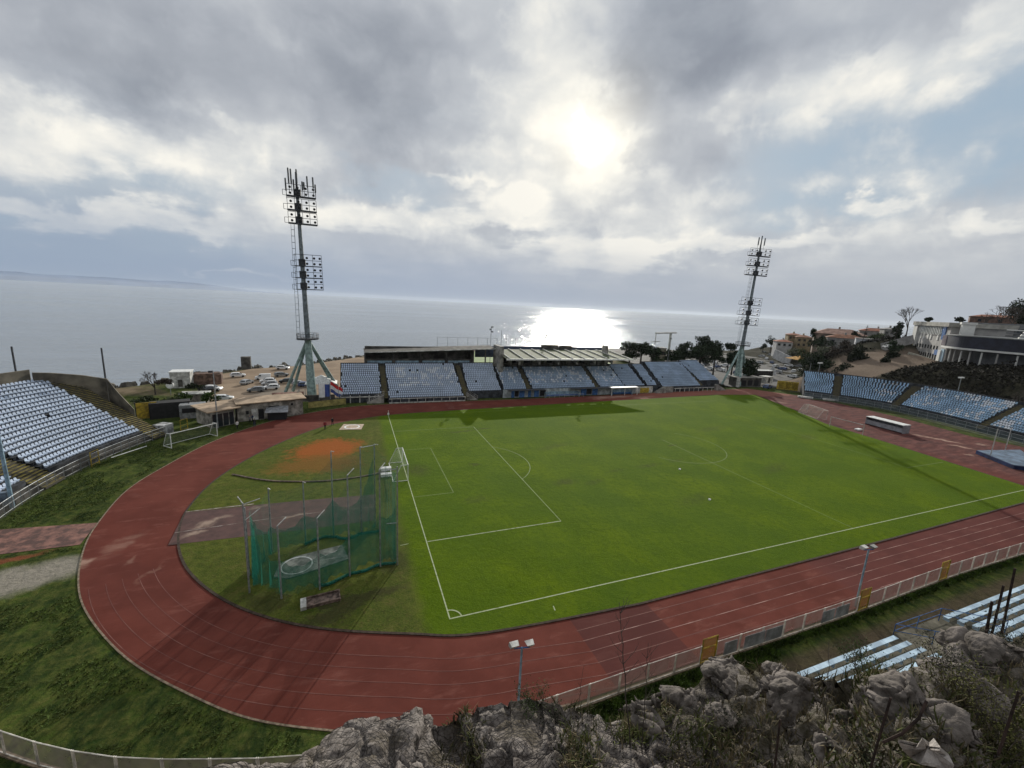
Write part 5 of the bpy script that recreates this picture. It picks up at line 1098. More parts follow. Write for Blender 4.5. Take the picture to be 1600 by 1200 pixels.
for t0, t1, z0, z1 in ((.12, .16, 1.4, 2.1), (.30, .38, .1, 2.2), (.45, .62, .9, 2.6), (.80, .84, 2.3, 2.8)): m_ = MB(); wallrect(m_, wb[0], wb[1], t0, t1, z0, z1); m_.build('opening', blk, sh)
m_ = MB(); wallrect(m_, wb[0], wb[1], .20, .29, .1, 2.4, .05); m_.build('door', whited, sh)
t = thing('lean_to', 'dark tarpaulin-covered lean-to against the right end of the shed', 'lean-to', (-22.5, 65.2, 0)); p = at(447, 650); MB().bz(-23.8, -20.5, 64.8, 66.6, 0, 1.7).build('body', blk, t); mb = MB(); mb.add([(-24.2, 64.2, 1.8), (-20., 64.6, 1.7), (-20.2, 67, 2.5), (-24.2, 66.8, 2.5), (-24.2, 64.2, 1.72), (-20., 64.6, 1.62), (-20.2, 67, 2.42), (-24.2, 66.8, 2.42)], [(0, 1, 2, 3), (7, 6, 5, 4), (0, 4, 5, 1), (1, 5, 6, 2), (2, 6, 7, 3), (3, 7, 4, 0)]); mb.build('roof', mat('grey_tin', (.25, .26, .28), .6), t)
t = thing('container', 'black storage container behind the yellow panel, left of the shed', 'container', (-42, 71, 0)); MB().box((-42.2, 71.6, 1.5), (6.5, 2.6, 3.2), .28).build('body', mat('black_container', (.02, .02, .022), .8), t); MB().box((-38.9, 71., 1.5), (.12, 2.2, 2.6), .28).build('door', concd, t)
t = thing('kiosk', 'small grey kiosk with a dark counter opening between the container and the shed', 'kiosk', (-38.2, 69.6, 0)); MB().box((-38., 70.2, 1.4), (4.2, 2.4, 2.8), .2).build('body', mat('kiosk_grey', (.22, .23, .24), .8), t); MB().box((-37.8, 68.93, 1.7), (3.2, .06, .9), .2).build('counter_opening', blk, t)
t = thing('yellow_panel', 'solid yellow gate panel at the end of the curved back wall', 'gate', (-46, 70, 0)); MB().box((-45.6, 70.2, 1.7), (3.2, .15, 3.2), .35).build('panel', yel, t); MB().box((-47.1, 69.6, 1.8), (.15, .2, 3.5), .35).build('post', darkm, t)
t = thing('yellow_wall', 'low yellow wall under the left pylon beside the flags', 'wall', (-13.5, 73, 0)); mb = MB(); mb.box((-13.0, 74.6, .9), (8.4, .2, 1.5), .33); mb.build('panel', mat('dull_yellow', (.30, .26, .09), .85, .2, 1.), t); MB().box((-13, 74.6, 1.7), (8.4, .26, .12), .33).build('coping', concd, t)
dkc = thing('garden_wall', 'dark concrete base wall round the feet of the left pylon', 'wall', (-17, 80, 0)); MB().bz(-20.5, -11.6, 80.5, 80.8, 0, 1.6).bz(-20.5, -20.2, 80.8, 88, 0, 1.6).build('wall', concd, dkc)
# flags
fl = thing('flag_banners', 'white and blue banner hanging on poles at the foot of the left pylon', 'banner', (-13.5, 76.2, 0)); m_ = MB(); 
for x in (-14.9, -12.5, -10.6): mm = MB(); mm.tube((x, 76.3, 0), (x, 76.3, 5.4), .05, .05, 5); mm.build('pole', metal, fl)
flw = mat('flag_white', (.70, .71, .74), .8, .05, 1.); flb = mat('flag_blue', (.05, .09, .30), .8, .1, 1.); flr = mat('flag_red', (.55, .03, .03), .8, .1, 1.)
def cloth(a, b, top, bot, m, name, par, amp=.12):
    mb = MB(); X = np.linspace(0, 1, 9); A = [(a[0]+(b[0]-a[0])*k, a[1]+(b[1]-a[1])*k+amp*math.sin(k*9), top) for k in X]; B = [(p[0], p[1]+.05, bot) for p in A]; mb.strip(B, A); return mb.build(name, m, par)
cloth((-14.9, 76.2), (-13.6, 76.2), 5.2, 1.9, flw, 'banner_cloth', fl); cloth((-13.58, 76.2), (-12.5, 76.2), 5.1, 2.1, flb, 'banner_cloth', fl)
fl2 = thing('flag', 'drooping red, white and blue striped flag right of the banner', 'flag', (-12.4, 78, 0)); MB().tube((-12.5, 78, 0), (-12.5, 78, 5.8), .05, .05, 5).build('pole', metal, fl2)
for k, m in enumerate((flr, flw, flb)):
    mb = MB(); A = []; B = []
    for j in range(8): x = -12.4+j*.38; z = 5.4-.26*j-.9*k+.1*math.sin(j*1.4); A.append((x, 78+.2*math.sin(j), z)); B.append((x, 78.05+.2*math.sin(j), z-.88))
    mb.strip(B, A); mb.build('stripe', m, fl2)
pL = thing('lamp_post', 'tall slim grey lamp post in front of the shed', 'lamp post', (-32.3, 60.6, 0)); MB().tube((-31.5, 61.0, 0), (-31.5, 61.0, 10.8), .13, .08, 6).build('pole', metal, pL); MB().box((-31.9, 61, 10.9), (.7, .4, .35)).build('lamp_head', darkm, pL)
# low scrappy fence beside shed
t = thing('brick_stack', 'low reddish brick block at the left foot of the pylon', 'wall', (-22, 78, 0)); MB().box((-22.5, 84.5, .4), (7, 1.4, 2.2), .1).build('block', mat('brick_red', (.20, .10, .075), .9, .25, 3.), t)
t = thing('white_tent', 'small white tent-like canopy behind the left pylon column', 'tent', (-17, 92, 0)); mb = MB(); mb.add([(-19.5, 92, 2.0), (-11.5, 92, 2.0), (-11.5, 97, 2.0), (-19.5, 97, 2.0), (-15.5, 94.5, 4.2)], [(0, 1, 4), (1, 2, 4), (2, 3, 4), (3, 0, 4)]); mb.build('roof', whitep, t); mm = MB(); [mm.tube((x, y, -2), (x, y, 2.02), .06, .06, 4) for x in (-19.4, -11.6) for y in (92.1, 96.9)]; mm.build('legs_frame', metal, t)
# right end structures
t = thing('yellow_wall', 'yellow panelled wall left of the right curved stand', 'wall', (137, 72, 0)); a, b = at(1213, 607.5), at(1246, 611); m_ = MB(); d = b-a; 
for k in range(1): m_.box(((a+b)/2)+Vector((0, 0, 1.6)), (d.length, .25, 3.2), math.atan2(d.y, d.x))
m_.build('panel', yel, t)
for k in range(3): q_ = a+d*(.18+.32*k); MB().box(q_+Vector((-.05, -.2, 1.6)), (d.length*.22, .06, 2.2), math.atan2(d.y, d.x)).build('inset', mat('yellow_dark', (.26, .18, .02), .8), t)
t = thing('grey_pavilion', 'low grey building with dark openings beside the right pylon legs', 'building', (133, 80, 0)); a, b = at(1148, 604), at(1186, 604); c_ = (a+b)/2; an_ = math.atan2((b-a).y, (b-a).x); L_ = (b-a).length
MB().box(c_+Vector((1, 2, 1.6)), (L_, 4, 3.2), an_).build('wall', concd, t); MB().box(c_+Vector((1, 2, 3.35)), (L_+.8, 4.8, .25), an_).build('roof', conc, t)
u_ = (b-a).normalized(); n_ = Vector((u_.y, -u_.x, 0))
for k in range(3): MB().box(c_+Vector((1, 2, 1.4))+u_*(-L_*.22+L_*.26*k)+n_*2.03, (L_*.18, .08, 2.0), an_).build('opening', blk, t)
MB().box(a+Vector((.5, 0.3, 1.7))+n_*1.2, (.9, .8, 3.4), an_).build('pillar', whited, t)
t = thing('container', 'white box container between the grey building and the yellow wall', 'container', tuple(at(1194, 603))); MB().box(at(1195, 601)+Vector((0, 0, 2.1)), (4.6, 3, 2.6), .1).build('body', whited, t); MB().box(at(1195, 601)+Vector((0, -1.55, 2.0)), (1.2, .08, 2.0), .1).build('door', concd, t)
dup(pc, tuple(at(1199, 607)+Vector((0, 0, .05))), .3, 'dark blue car by the track edge below the white container', None, recol={'body': carb})
t = thing('bus_body', 'long dark parked coach with a white roof behind the right pylon', 'bus', tuple(at(1184, 590))); p = at(1184, 590)
MB().box(p+Vector((0, 0, 1.8)), (12.5, 2.6, 2.7), -.15).build('body', cark, t); MB().box(p+Vector((0, 0, 3.25)), (12.6, 2.65, .22), -.15).build('roof', whitep, t)
u_ = Vector((math.cos(-.15), math.sin(-.15), 0))
for x in (-4, 3.6): m_ = MB(); q_ = p+u_*x+Vector((.2, -1.3, .5)); m_.tube(q_, q_+Vector((0, .3, 0)), .5, .5, 10); m_.build('wheel', tyre, t)
MB().box(p+Vector((-.2, -1.34, 2.2)), (11.6, .05, 1.0), -.15).build('window', glass, t)
t = thing('parasol_roof', 'orange canvas canopy over a terrace left of the right stand', 'canopy', tuple(at(1250, 570))); p = at(1248, 572); mb = MB(); mb.add([p+Vector(v) for v in ((-7, -4, 4), (7, -4, 3.8), (7, 4, 4), (-7, 4, 4.2), (0, 0, 6))], [(0, 1, 4), (1, 2, 4), (2, 3, 4), (3, 0, 4)]); mb.build('canvas', mat('orange_canvas', (.45, .24, .05), .8, .2, 1.), t); m_ = MB(); m_.tube(p, p+Vector((0, 0, 5.8)), .1, .1, 5); m_.build('pole', metal, t)
t = thing('diving_frame', 'white steel gantry with a crossbar rising behind the pines', 'gantry', (128, 120, 0)); p = at(1083, 567, 0)
B = Vector((128, 122, 0)); m_ = MB(); m_.beam(B, B+Vector((0, 0, 16.8)), .7, .7); m_.build('mast', whited, t); m_ = MB(); m_.beam(B+Vector((-8.5, 0, 16.6)), B+Vector((3, 0, 17)), .8, .6); m_.build('beam', whited, t); m_ = MB(); m_.tube(B+Vector((-8.2, 0, 16.6)), B+Vector((-8.2, 0, 11.5)), .18, .18, 5); m_.tube(B+Vector((-10.5, 0, 12.6)), B+Vector((-5.5, 0, 13)), .18, .18, 5); m_.build('hanger', whited, t)
# small huts by the shore on the left
t = thing('white_hut', 'small white hut with a flat parapet near the shore, behind the bare tree', 'hut', (-53, 112, -2)); MB().box((-53, 112.5, .2), (4.6, 4, 4.4), .1).build('wall', whited, t); mm = MB(); mm.box((-53, 112.5, 2.55), (4.9, 4.3, .3), .1); mm.build('roof', whitep, t); MB().box((-52.8, 110.4, -.6), (1., .08, 2.), .1).build('door', concd, t)
t = thing('brick_ruin', 'low reddish shed ruin right of the white hut near the shore', 'shed', (-47, 117, -2)); MB().box((-48, 117, -.5), (7, 4, 3), .15).build('wall', mat('ruin_brick', (.17, .11, .085), .95, .3, 1.), t); MB().box((-48, 117, 1.1), (6, 3.4, .2), .3).build('roof', mat('rust_sheet', (.12, .07, .05), .9, .3, 1.), t)
t = thing('garden_shed', 'small shed with a white lean roof just behind the tan-roofed shed', 'shed', (-44, 90, -2)); MB().box((-43, 89, -.5), (5, 2.6, 3.0), .05).build('wall', mat('shed_wood', (.22, .19, .17), .9, .2, 2.), t); mb = MB(); mb.box((-43, 88.8, 1.15), (5.8, 3.2, .2), .05); mb.build('roof', whited, t)
for k in range(4): MB().box((-45+k*1.3, 87.65, -.4), (.08, .05, 2.6), .05).build('plank_joint', concd, t)
t = thing('satellite_dish', 'round white dish on a short post beside the white hut', 'dish', (-52, 101, -2)); MB().tube((-52, 101, -2), (-52, 101, .2), .08, .08, 5).build('post', metal, t); MB().tube((-52, 101, .7), (-52, 100.8, .75), .9, .85, 14).build('bowl', whitep, t)
t = thing('concrete_post_box', 'small dark concrete block standing on the shore rocks', 'block', (-46, 150, -3)); MB().box((-44.2, 147.2, -.2), (3., 2.4, 4.4), .1).build('block', concd, t)
# ---------------------------------------------------------------- vegetation
def leafmat(name, c, var=.35):
    m = mat(name, c, .9, var, .9, spec=.15, det=3, c2=tuple(q*.55 for q in c)); return m
pine_m = leafmat('pine_needles', (.022, .036, .016)); olive_m = leafmat('olive_leaves', (.045, .062, .025)); brush_m = leafmat('brown_brush', (.060, .048, .038)); green_m = leafmat('bush_leaves', (.05, .085, .02)); twig_m = mat('twig_bark', (.09, .075, .065), .95, .2, 3.); bark = mat('trunk_bark', (.06, .05, .042), .95, .25, 3.)
pale_m = leafmat('pale_shrub', (.16, .17, .12)); dryl = leafmat('dry_stalks', (.17, .14, .085)); dkl = leafmat('dark_foliage', (.018, .024, .012))
def leaves(n, blobs, size, flat=1.):
    """leaf clumps inside a set of ellipsoids (cx,cy,cz,rx,ry,rz)"""
    V = []; W_ = np.array([b[3]*b[4]*b[5] for b in blobs])**.7; W_ = W_/W_.sum(); ks = rng.choice(len(blobs), n, p=W_)
    B = np.array(blobs)[ks]; d = rng.normal(size=(n, 3)); d /= np.linalg.norm(d, axis=1)[:, None]; r = rng.random(n)**.45
    c = B[:, :3]+d*r[:, None]*B[:, 3:]
    # sub-clumping
    cl = rng.normal(size=(n, 3))*.0; c = c+cl
    a = rng.normal(size=(n, 3)); a /= np.linalg.norm(a, axis=1)[:, None]; b = np.cross(a, rng.normal(size=(n, 3))); b /= np.linalg.norm(b, axis=1)[:, None]+1e-9
    s_ = size*(.6+.8*rng.random(n))[:, None]
    V = np.stack([c-a*s_*.5, c+a*s_*.5+b*s_*.15, c+b*s_*.8], 1).reshape(-1, 3); F = np.arange(n*3).reshape(n, 3)
    return V, F
def leafobj(name, m, par, V, F):
    me = bpy.data.meshes.new(name); me.from_pydata((V-np.array(par.location)).tolist() if par is not None else V.tolist(), [], F.tolist()); me.materials.append(m); me.update()
    o = bpy.data.objects.new(name, me); col.objects.link(o); o.parent = par; return o
def clumps(c, r, k, shrink=.45, seed=0):
    rs = np.random.default_rng(seed); out = []
    for i in range(k):
        d = rs.normal(size=3); d /= np.linalg.norm(d); q = rs.random()**.5*.72
        p = np.array(c)+d*q*np.array(r); s_ = shrink*(.7+.6*rs.random()); out.append((*p, r[0]*s_, r[1]*s_, r[2]*s_*.8))
    return out
TN = [0]
def tree(px, py, d, rxp, ryp, m, lab, n=1500, kind='pine_tree', k=12, size=.5, ground=None, gr=None, shrink=.42, trunk=True):
    TN[0] += 1; c = ptd(px, py, d); s_ = d/648*1.02; rx, rz = rxp*s_, ryp*s_; g0 = Hs(c.x, c.y) if ground is None else ground
    g0 = min(g0, c.z-rz*.5)
    t = thing(kind, lab, 'tree' if 'tree' in kind else 'bush', (c.x, c.y, g0), 0, gr)
    bl = clumps(c, (rx, rx*.85, rz), k, shrink, TN[0]+11)
    if trunk:
        mb = MB(); mb.tube((c.x, c.y, g0-.3), (c.x, c.y, c.z), max(.12, rx*.09), max(.07, rx*.04), 6)
        for b in bl[:6]: mb.tube((c.x, c.y, c.z-rz*.5), b[:3], rx*.03+.03, .03, 4)
        mb.build('trunk', bark, t)
    V, F = leaves(n, bl, size); leafobj('crown', m, t, V, F); return t
for a in ((985, 549, 178, 19, 15, 'dark pine standing just right of the roofed stand, left one of the pair'), (1003, 546, 180, 20, 14, 'dark pine right of the roofed stand, tallest of the pair'), (1020, 553, 176, 15, 13, 'small round dark pine right of the pair beside the roofed stand'),
          (1096, 548, 190, 31, 24, 'largest dark pine of the group left of the right pylon'), (1098, 527, 189, 10, 8, None), (1070, 552, 195, 22, 17, 'dark pine left of the largest one near the right pylon'), (1050, 556, 185, 16, 12, 'low dark pine around the thin lamp mast'), (1118, 556, 185, 15, 14, 'dark pine filling the right side of the largest one'),
          (1142, 541, 195, 9, 8, 'slim pine with a small crown just left of the right pylon'), (1146, 562, 190, 15, 14, 'dense dark tree behind the left legs of the right pylon'), (1172, 572, 185, 16, 16, 'dense dark tree behind the right legs of the right pylon'), (1028, 566, 176, 10, 8, 'olive green bush at the foot of the pines by the roofed stand')):
    if a[5] is None:
        c = ptd(*a[:3]); big = [o for o in col.objects if o.get('label', '').startswith('largest dark pine')][0]; V, F = leaves(300, clumps(c, (a[3]*.3, a[3]*.28, a[4]*.3), 4, .6, 3), .6); leafobj('crown_tip', pine_m, big, V, F); continue
    tree(*a[:5], pine_m if 'olive' not in a[5] else olive_m, a[5], n=int(a[3]*a[4]*7)+500, gr='pines by the sea', size=.62, k=14, ground=0, shrink=.36)
gr_ = 'trees on the hillside right of the yard'
hs = [(1278, 570, 225, 22, 24, pine_m, 'round dark tree in front of the white-walled house'), (1262, 556, 260, 14, 12, olive_m, 'olive tree below the yellow house'), (1300, 560, 235, 22, 18, brush_m, 'bare brown thicket under the big red-roofed house'), (1325, 552, 235, 17, 20, brush_m, 'reddish brown bare tree right of the thicket'),
      (1338, 562, 225, 14, 24, dkl, 'dark slope tree at the edge of the bare hillside'), (1318, 577, 215, 20, 14, dkl, 'dark bush low on the hillside over the right stand end'), (1271, 519, 300, 7, 7, pine_m, 'small dark pine between the two red-roofed houses'), (1285, 537, 280, 16, 11, pine_m, 'dark garden tree left of the big red-roofed house'),
      (1337, 524, 290, 6, 7, dkl, 'dark round tree at the right wall of the big red-roofed house'), (1206, 534, 345, 9, 9, pine_m, 'dark tree on the headland edge above the sea'), (1193, 541, 360, 6, 5, pine_m, 'small tree at the very tip of the headland'), (1268, 590, 200, 14, 14, dkl, 'dark bush behind the yellow wall'), (1292, 588, 200, 16, 12, brush_m, 'brown bush behind the left end of the right stand'),
      (1240, 549, 305, 13, 7, pale_m, 'pale flowering shrub below the white-walled house'), (1225, 557, 300, 11, 9, olive_m, 'scrubby olive bush on the headland slope'), (1290, 548, 262, 12, 8, pale_m, 'pale blossoming bush in the middle of the slope'),
      (1396, 543, 235, 11, 8, pine_m, 'dark round bush beside the white car'), (1394, 556, 225, 15, 8, dkl, 'dark clipped hedge bush below the white car'), (1425, 562, 240, 14, 6, dkl, 'dark flat bush at the foot of the pale retaining wall'), (1382, 566, 215, 7, 7, dkl, 'small dark bush at the lower edge of the bare slope'), (1368, 526, 290, 14, 6, olive_m, 'row of low bushes before the third red roof'), (1402, 514, 262, 6, 13, pine_m, 'narrow dark evergreen beside the bare tree'),
      (1595, 488, 305, 16, 20, pine_m, 'tall dark evergreen at the right edge above the modern building'), (1452, 499, 300, 4, 3, pine_m, 'tiny tree top behind the roof of the modern building'), (1500, 499, 300, 5, 3, dkl, 'low tree top peeping over the modern roof')]
for a in hs: tree(*a[:5], a[5], a[6], n=int(a[3]*a[4]*6)+300, kind='broad_tree' if 'tree' in a[6] else 'evergreen_bush' if 'bush' in a[6] or 'shrub' in a[6] else 'dark_tree', gr=gr_, size=.75, k=12, shrink=.38)
def bare_tree(base, h_, lab, seed=1, spread=.55, depth=6, r0=.16, m=None, gr=None):
    rs = random.Random(seed); t = thing('bare_tree', lab, 'tree', tuple(base), 0, gr); tr = MB(); cr_ = MB()
    def grow(p, d, l, r, k):
        q = p+d*l; (tr if k >= depth-1 else cr_).tube(p, q, r, r*.72, 5 if k > 2 else 3, cap=False)
        if k == 0: return
        for _ in range(3 if k > 1 else 4):
            nd_ = (d+Vector((rs.uniform(-1, 1), rs.uniform(-1, 1), rs.uniform(-.35, .7)))*spread*1.3).normalized(); grow(q, nd_, l*rs.uniform(.66, .86), r*.62, k-1)
    grow(Vector(base), Vector((0, 0, 1)), h_*.28, r0, depth); tr.build('trunk', m or bark, t); cr_.build('crown', m or twig_m, t); return t
p = at(243, 617, -1.9); bare_tree(p, 6.8, 'leafless tree on the shore behind the curved stand wall', 3, .62, 5, .2)
p = ptd(1415, 527, 262); bare_tree((p.x, p.y, p.z), 14., 'tall leafless tree left of the modern building', 5, .5, 5, .3)
for k, (px, d) in enumerate(((1560, 300), (1582, 295), (1540, 305))):
    p = ptd(px, 507, d); bare_tree((p.x, p.y, p.z-3), 13.-2*k, ('largest leafless tree rising behind the modern building roof', 'leafless tree at the right edge behind the modern building', 'smaller leafless tree left of the other two behind the modern roof')[k], 9+k, .7, 5, .3, gr='bare trees behind the modern building')
# dark scrub on the bank behind the right stand
n = 42000; X = rng.uniform(156, 246, n); Y = rng.uniform(-30, 100, n); pp = np.stack([X, Y], 1)
keep = []
for i, (x, y) in enumerate(pp):
    dmin = min((x-q[0])**2+(y-q[1])**2 for q in RC[::6])
    if dmin > 11.5**2 and mnoise.noise((x*.09, y*.09, 2)) > -.25 and not (y > 74 and x < 185): keep.append(i)
keep = np.array(keep); X, Y = X[keep], Y[keep]; Z = H(X, Y); hh_ = np.array([max(0, mnoise.noise((x*.2, y*.2, 7)))*3.2+.5 for x, y in zip(X, Y)])
n = len(X)
dist = np.hypot(X-CAM[0], Y-CAM[1]); 
c = np.stack([X, Y, Z+rng.random(n)*hh_], 1); a = rng.normal(size=(n, 3)); a /= np.linalg.norm(a, axis=1)[:, None]; b = rng.normal(size=(n, 3)); b /= np.linalg.norm(b, axis=1)[:, None]
V = np.stack([c-a*.5, c+a*.5, c+b*.8], 1).reshape(-1, 3); F = np.arange(3*n).reshape(n, 3)
# leave the bare earth slope, road and building plot open
def openplot(x, y):
    for q in ((1352, 570, 212, 30, 13, .35), (1400, 562, 222, 34, 12, .3), (1385, 548, 238, 30, 11, .3), (1345, 585, 198, 20, 5, .35)):
        o_ = ptd(*q[:3]); cs, sn = math.cos(-q[5]), math.sin(-q[5]); dx, dy = x-o_.x, y-o_.y; u, v = dx*cs+dy*sn, -dx*sn+dy*cs
        if (u/q[3])**2+(v/q[4])**2 < .8: return True
    return False
kk = np.array([not openplot(x, y) for x, y in zip(X, Y)]); V = V.reshape(-1, 3, 3)[kk].reshape(-1, 3); F = np.arange(len(V)).reshape(-1, 3)
o = leafobj('hillside_scrub', leafmat('scrub_mix', (.022, .020, .015), .5), None, V, F); tag(o, 'dark tangled scrub covering the bank behind the right curved stand', 'scrub', kind='stuff')
for k in range(9):
    px = 1500+k*22 if k > 3 else 1400+k*30; p = ptd(px, 606+.05*(px-1400), 182-.05*(px-1400)); g0 = Hs(p.x, p.y)
    bare_tree((p.x, p.y, g0), 7.5+random.random()*3, 'thin leafless sapling among the dark scrub behind the right stand', 40+k, .4, 4, .12, gr='bare saplings in the scrub bank')
# coastal greenery left: low bushes between the stand and the shed
for a in ((262, 628, 112, 16, 9, olive_m, 'low olive bush behind the black container'), (284, 622, 116, 14, 7, green_m, 'green bush behind the kiosk'), (325, 620, 113, 13, 8, green_m, 'bright leafy bush behind the tan shed roof'), (306, 604, 125, 12, 5, dkl, 'dark low hedge in front of the white hut'), (255, 597, 135, 10, 6, brush_m, 'brown brush pile left of the white hut'), (225, 625, 115, 12, 4, olive_m, 'flat olive scrub beside the shore path')):
    tree(*a[:5], a[5], a[6], n=700, kind='evergreen_bush', gr='bushes behind the shed', size=.4, k=8, trunk=False, ground=-2)
# shore rocks
n = 520; V = []; mb = MB()
for i in range(n):
    x = rng.uniform(-95, 140); y = float(np.interp(x, SHX, SHY))+rng.normal(-1.5, 1.8); r = rng.uniform(.5, 1.7)
    k = 5; z = -3.6+rng.random()*1.4; P = [(x+r*math.cos(q)*rng.uniform(.7, 1.1), y+r*math.sin(q)*rng.uniform(.7, 1.1), z-.6) for q in np.linspace(0, 2*PI, k, endpoint=False)]; T = [(x+(p[0]-x)*.55, y+(p[1]-y)*.55, z+r*rng.uniform(.3, .7)) for p in P]
    mb.add(P+T, [(j, (j+1) % k, k+(j+1) % k, k+j) for j in range(k)]+[tuple(range(k, 2*k))])
tag(mb.build('shore_rocks', mat('shore_rock', (.13, .12, .10), .95, .3, .6, .4)), 'rough dark boulders lining the shore', 'rocks', kind='stuff')
# ---------------------------------------------------------------- houses
tile = mat('roof_tile_red', (.30, .13, .085), .9, .2, .5, .2); tile2 = mat('roof_tile_orange', (.27, .14, .09), .9, .2, .5, .2); tilep = mat('roof_tile_pink', (.38, .25, .20), .9, .15, .5)
wallw = mat('house_white', (.42, .42, .42), .9, .12, .5); wally = mat('house_yellow', (.25, .20, .12), .9, .15, .5); wallt = mat('house_taupe', (.22, .17, .14), .9, .15, .4); wallg = mat('house_grey', (.24, .235, .23), .9, .15, .4)
FB = math.atan2(0.53, .85)
def house(px, pyt, pyb, d, wp_, dp, wm_, rm, lab, hip=.25, rz=None, over=.6, chim=True, win=3, flat=False):
    top = ptd(px, pyt, d); bot = ptd(px, pyb, d); w_ = wp_/648*d; hz_ = top.z; zb = bot.z; dirv = Vector(ray(px, pyb)); rz = math.atan2(-dirv.x, dirv.y)+(.25 if rz is None else rz)
    t = thing('house', lab, 'house', (bot.x, bot.y, zb), rz); rh = 0 if flat else w_*hip*.45; he = hz_-zb-rh
    m_ = MB(); m_.bz(-w_/2, w_/2, 0, dp, -7, he); m_.build('wall', wm_, t, world=False)
    m_ = MB(); o_ = over; P = [(-w_/2-o_, -o_, he), (w_/2+o_, -o_, he), (w_/2+o_, dp+o_, he), (-w_/2-o_, dp+o_, he)]
    if flat: m_.bz(-w_/2-o_, w_/2+o_, -o_, dp+o_, he, he+.4)
    else:
        ins_ = min(w_/2*.7, dp/2); A = (-w_/2+ins_, dp/2, he+rh); B_ = (w_/2-ins_, dp/2, he+rh); m_.add(P+[A, B_], [(0, 1, 5, 4), (1, 2, 5), (2, 3, 4, 5), (3, 0, 4), (3, 2, 1, 0)])
    r_ = m_.build('roof', rm, t, world=False)
    if chim and not flat: m_ = MB(); m_.bz(-.5, .3, dp/2-.4, dp/2+.4, he+rh-.5, he+rh+1.1); c_ = m_.build('chimney', wm_, r_, world=False)
    nst = max(1, int(he/3.4))
    for s_ in range(nst):
        for k in range(win):
            x = -w_/2+w_*(k+.5)/win; z = he-1.9-3.0*s_
            if z < .4: continue
            m_ = MB(); m_.bz(x-.55, x+.55, -.06, .02, z-.7, z+.7); f_ = m_.build('window', glass, t, world=False); m_ = MB(); m_.bz(x-.7, x-.56, -.1, -.01, z-.8, z+.8); m_.bz(x+.56, x+.7, -.1, -.01, z-.8, z+.8); q_ = m_.build('shutter', twig_m, f_, world=False)
    return t
house(1224, 531, 549, 320, 18, 9, wallw, tile, 'white-walled house with a red roof at the left end of the headland', .3)
house(1240, 521, 540, 332, 15, 8, wally, tile, 'narrow ochre house with a small flat-looking roof above the white one', .25)
house(1255, 524, 544, 326, 17, 8, wally, tile2, 'yellow house with an orange roof right of the narrow ochre one', .3)
house(1308, 514, 545, 300, 50, 12, wallt, tilep, 'big brown-walled house with a wide pinkish hipped roof', .28, rz=.1, over=1.)
house(1318, 523, 548, 282, 36, 8, wallg, tile2, 'house with an orange roof in front of the big brown one', .25, rz=.1)
house(1370, 513, 532, 330, 34, 9, wallg, tile, 'far grey house with a dull red roof behind the white block', .22, rz=.1)
house(1392, 512, 528, 315, 14, 9, wallg, wallg, 'plain grey gabled house left of the tall bare tree', .3)
house(1362, 531, 546, 268, 32, 7, mat('white_render', (.46, .47, .50), .9, .1, .4), wallg, 'low white flat-roofed block at the top of the bare slope', flat=True, over=.1, win=2, rz=.1)
house(1560, 492, 512, 320, 42, 8, mat('brown_brick_house', (.16, .10, .08), .9, .2, 1.), tile, 'brown brick house with a flat tiled roof behind the modern building', .12, rz=.1)
house(1034, 545, 560, 190, 10, 5, mat('sandy_wall', (.30, .27, .21), .9, .2, .5), wallg, 'small sand-coloured building between the pines beyond the seaside stand', flat=True, over=.2)
p = ptd(1386, 544, 235); dup(pc, tuple(p), .9, 'white car parked alone on the hillside road', None, recol={'body': carw})
for k, (xa, ya, xb, yb, d, h_, m, lab) in enumerate(((1210, 548, 1236, 560, 300, 3.5, wallw, 'pale stone retaining wall on the headland slope'), (1378, 540, 1428, 527, 250, 1.6, wallg, 'grey parapet wall along the road up to the modern building'), (1205, 570, 1212, 600, 230, 5.0, wallw, 'pale stepped wall in the yard left of the orange canopy'), (1417, 553, 1466, 568, 246, 4.6, mat('pale_retaining', (.40, .39, .33), .9, .15, .4), 'pale retaining wall at the foot of the modern building'))):
    a, b = ptd(xa, ya, d), ptd(xb, yb, d*.97); t = tag(MB().beam(a-Vector((0, 0, h_/2)), b-Vector((0, 0, h_/2)), .5, h_+2).build('retaining_wall', m), lab, 'wall')
# utility pole
p = ptd(1345, 541, 262); t = thing('utility_pole', 'leaning wooden utility pole beside the white block on the slope', 'pole', tuple(p)); m_ = MB(); m_.tube(p, p+Vector((2.0, 0, 10)), .16, .12, 6); m_.build('pole', bark, t); m_ = MB(); [m_.tube(p+Vector((2.*z/10-1.2, 0, z)), p+Vector((2.*z/10+1.2, 0, z)), .1, .1, 4) for z in (9.2, 8., 6.8)]; m_.build('crossarm', bark, t)
# lamp masts on the right
for k, (px, py, pt, d, lab) in enumerate(((1276, 596, 567, 195, 'thin twin-headed lamp post behind the left end of the right stand'), (1262, 596, 567, 197, 'thin plain post left of the twin-headed lamp behind the right stand'), (1497, 610, 590, 182, 'white-headed lamp post standing behind the right curved seats'))):
    a, b = ptd(px, py, d), ptd(px, pt, d); t = thing('lamp_post', lab, 'lamp post', (a.x, a.y, a.z-2)); MB().tube((a.x, a.y, a.z-2), (a.x, a.y, b.z), .13, .09, 5).build('pole', metal, t)
    if k != 1: m_ = MB(); m_.box((a.x-.7, a.y, b.z+.1), (.8, .6, .35)); m_.build('lamp_head', whitep, t); m_ = MB(); m_.box((a.x+.7, a.y, b.z+.1), (.8, .6, .35)); m_.build('lamp_head', whitep, t)
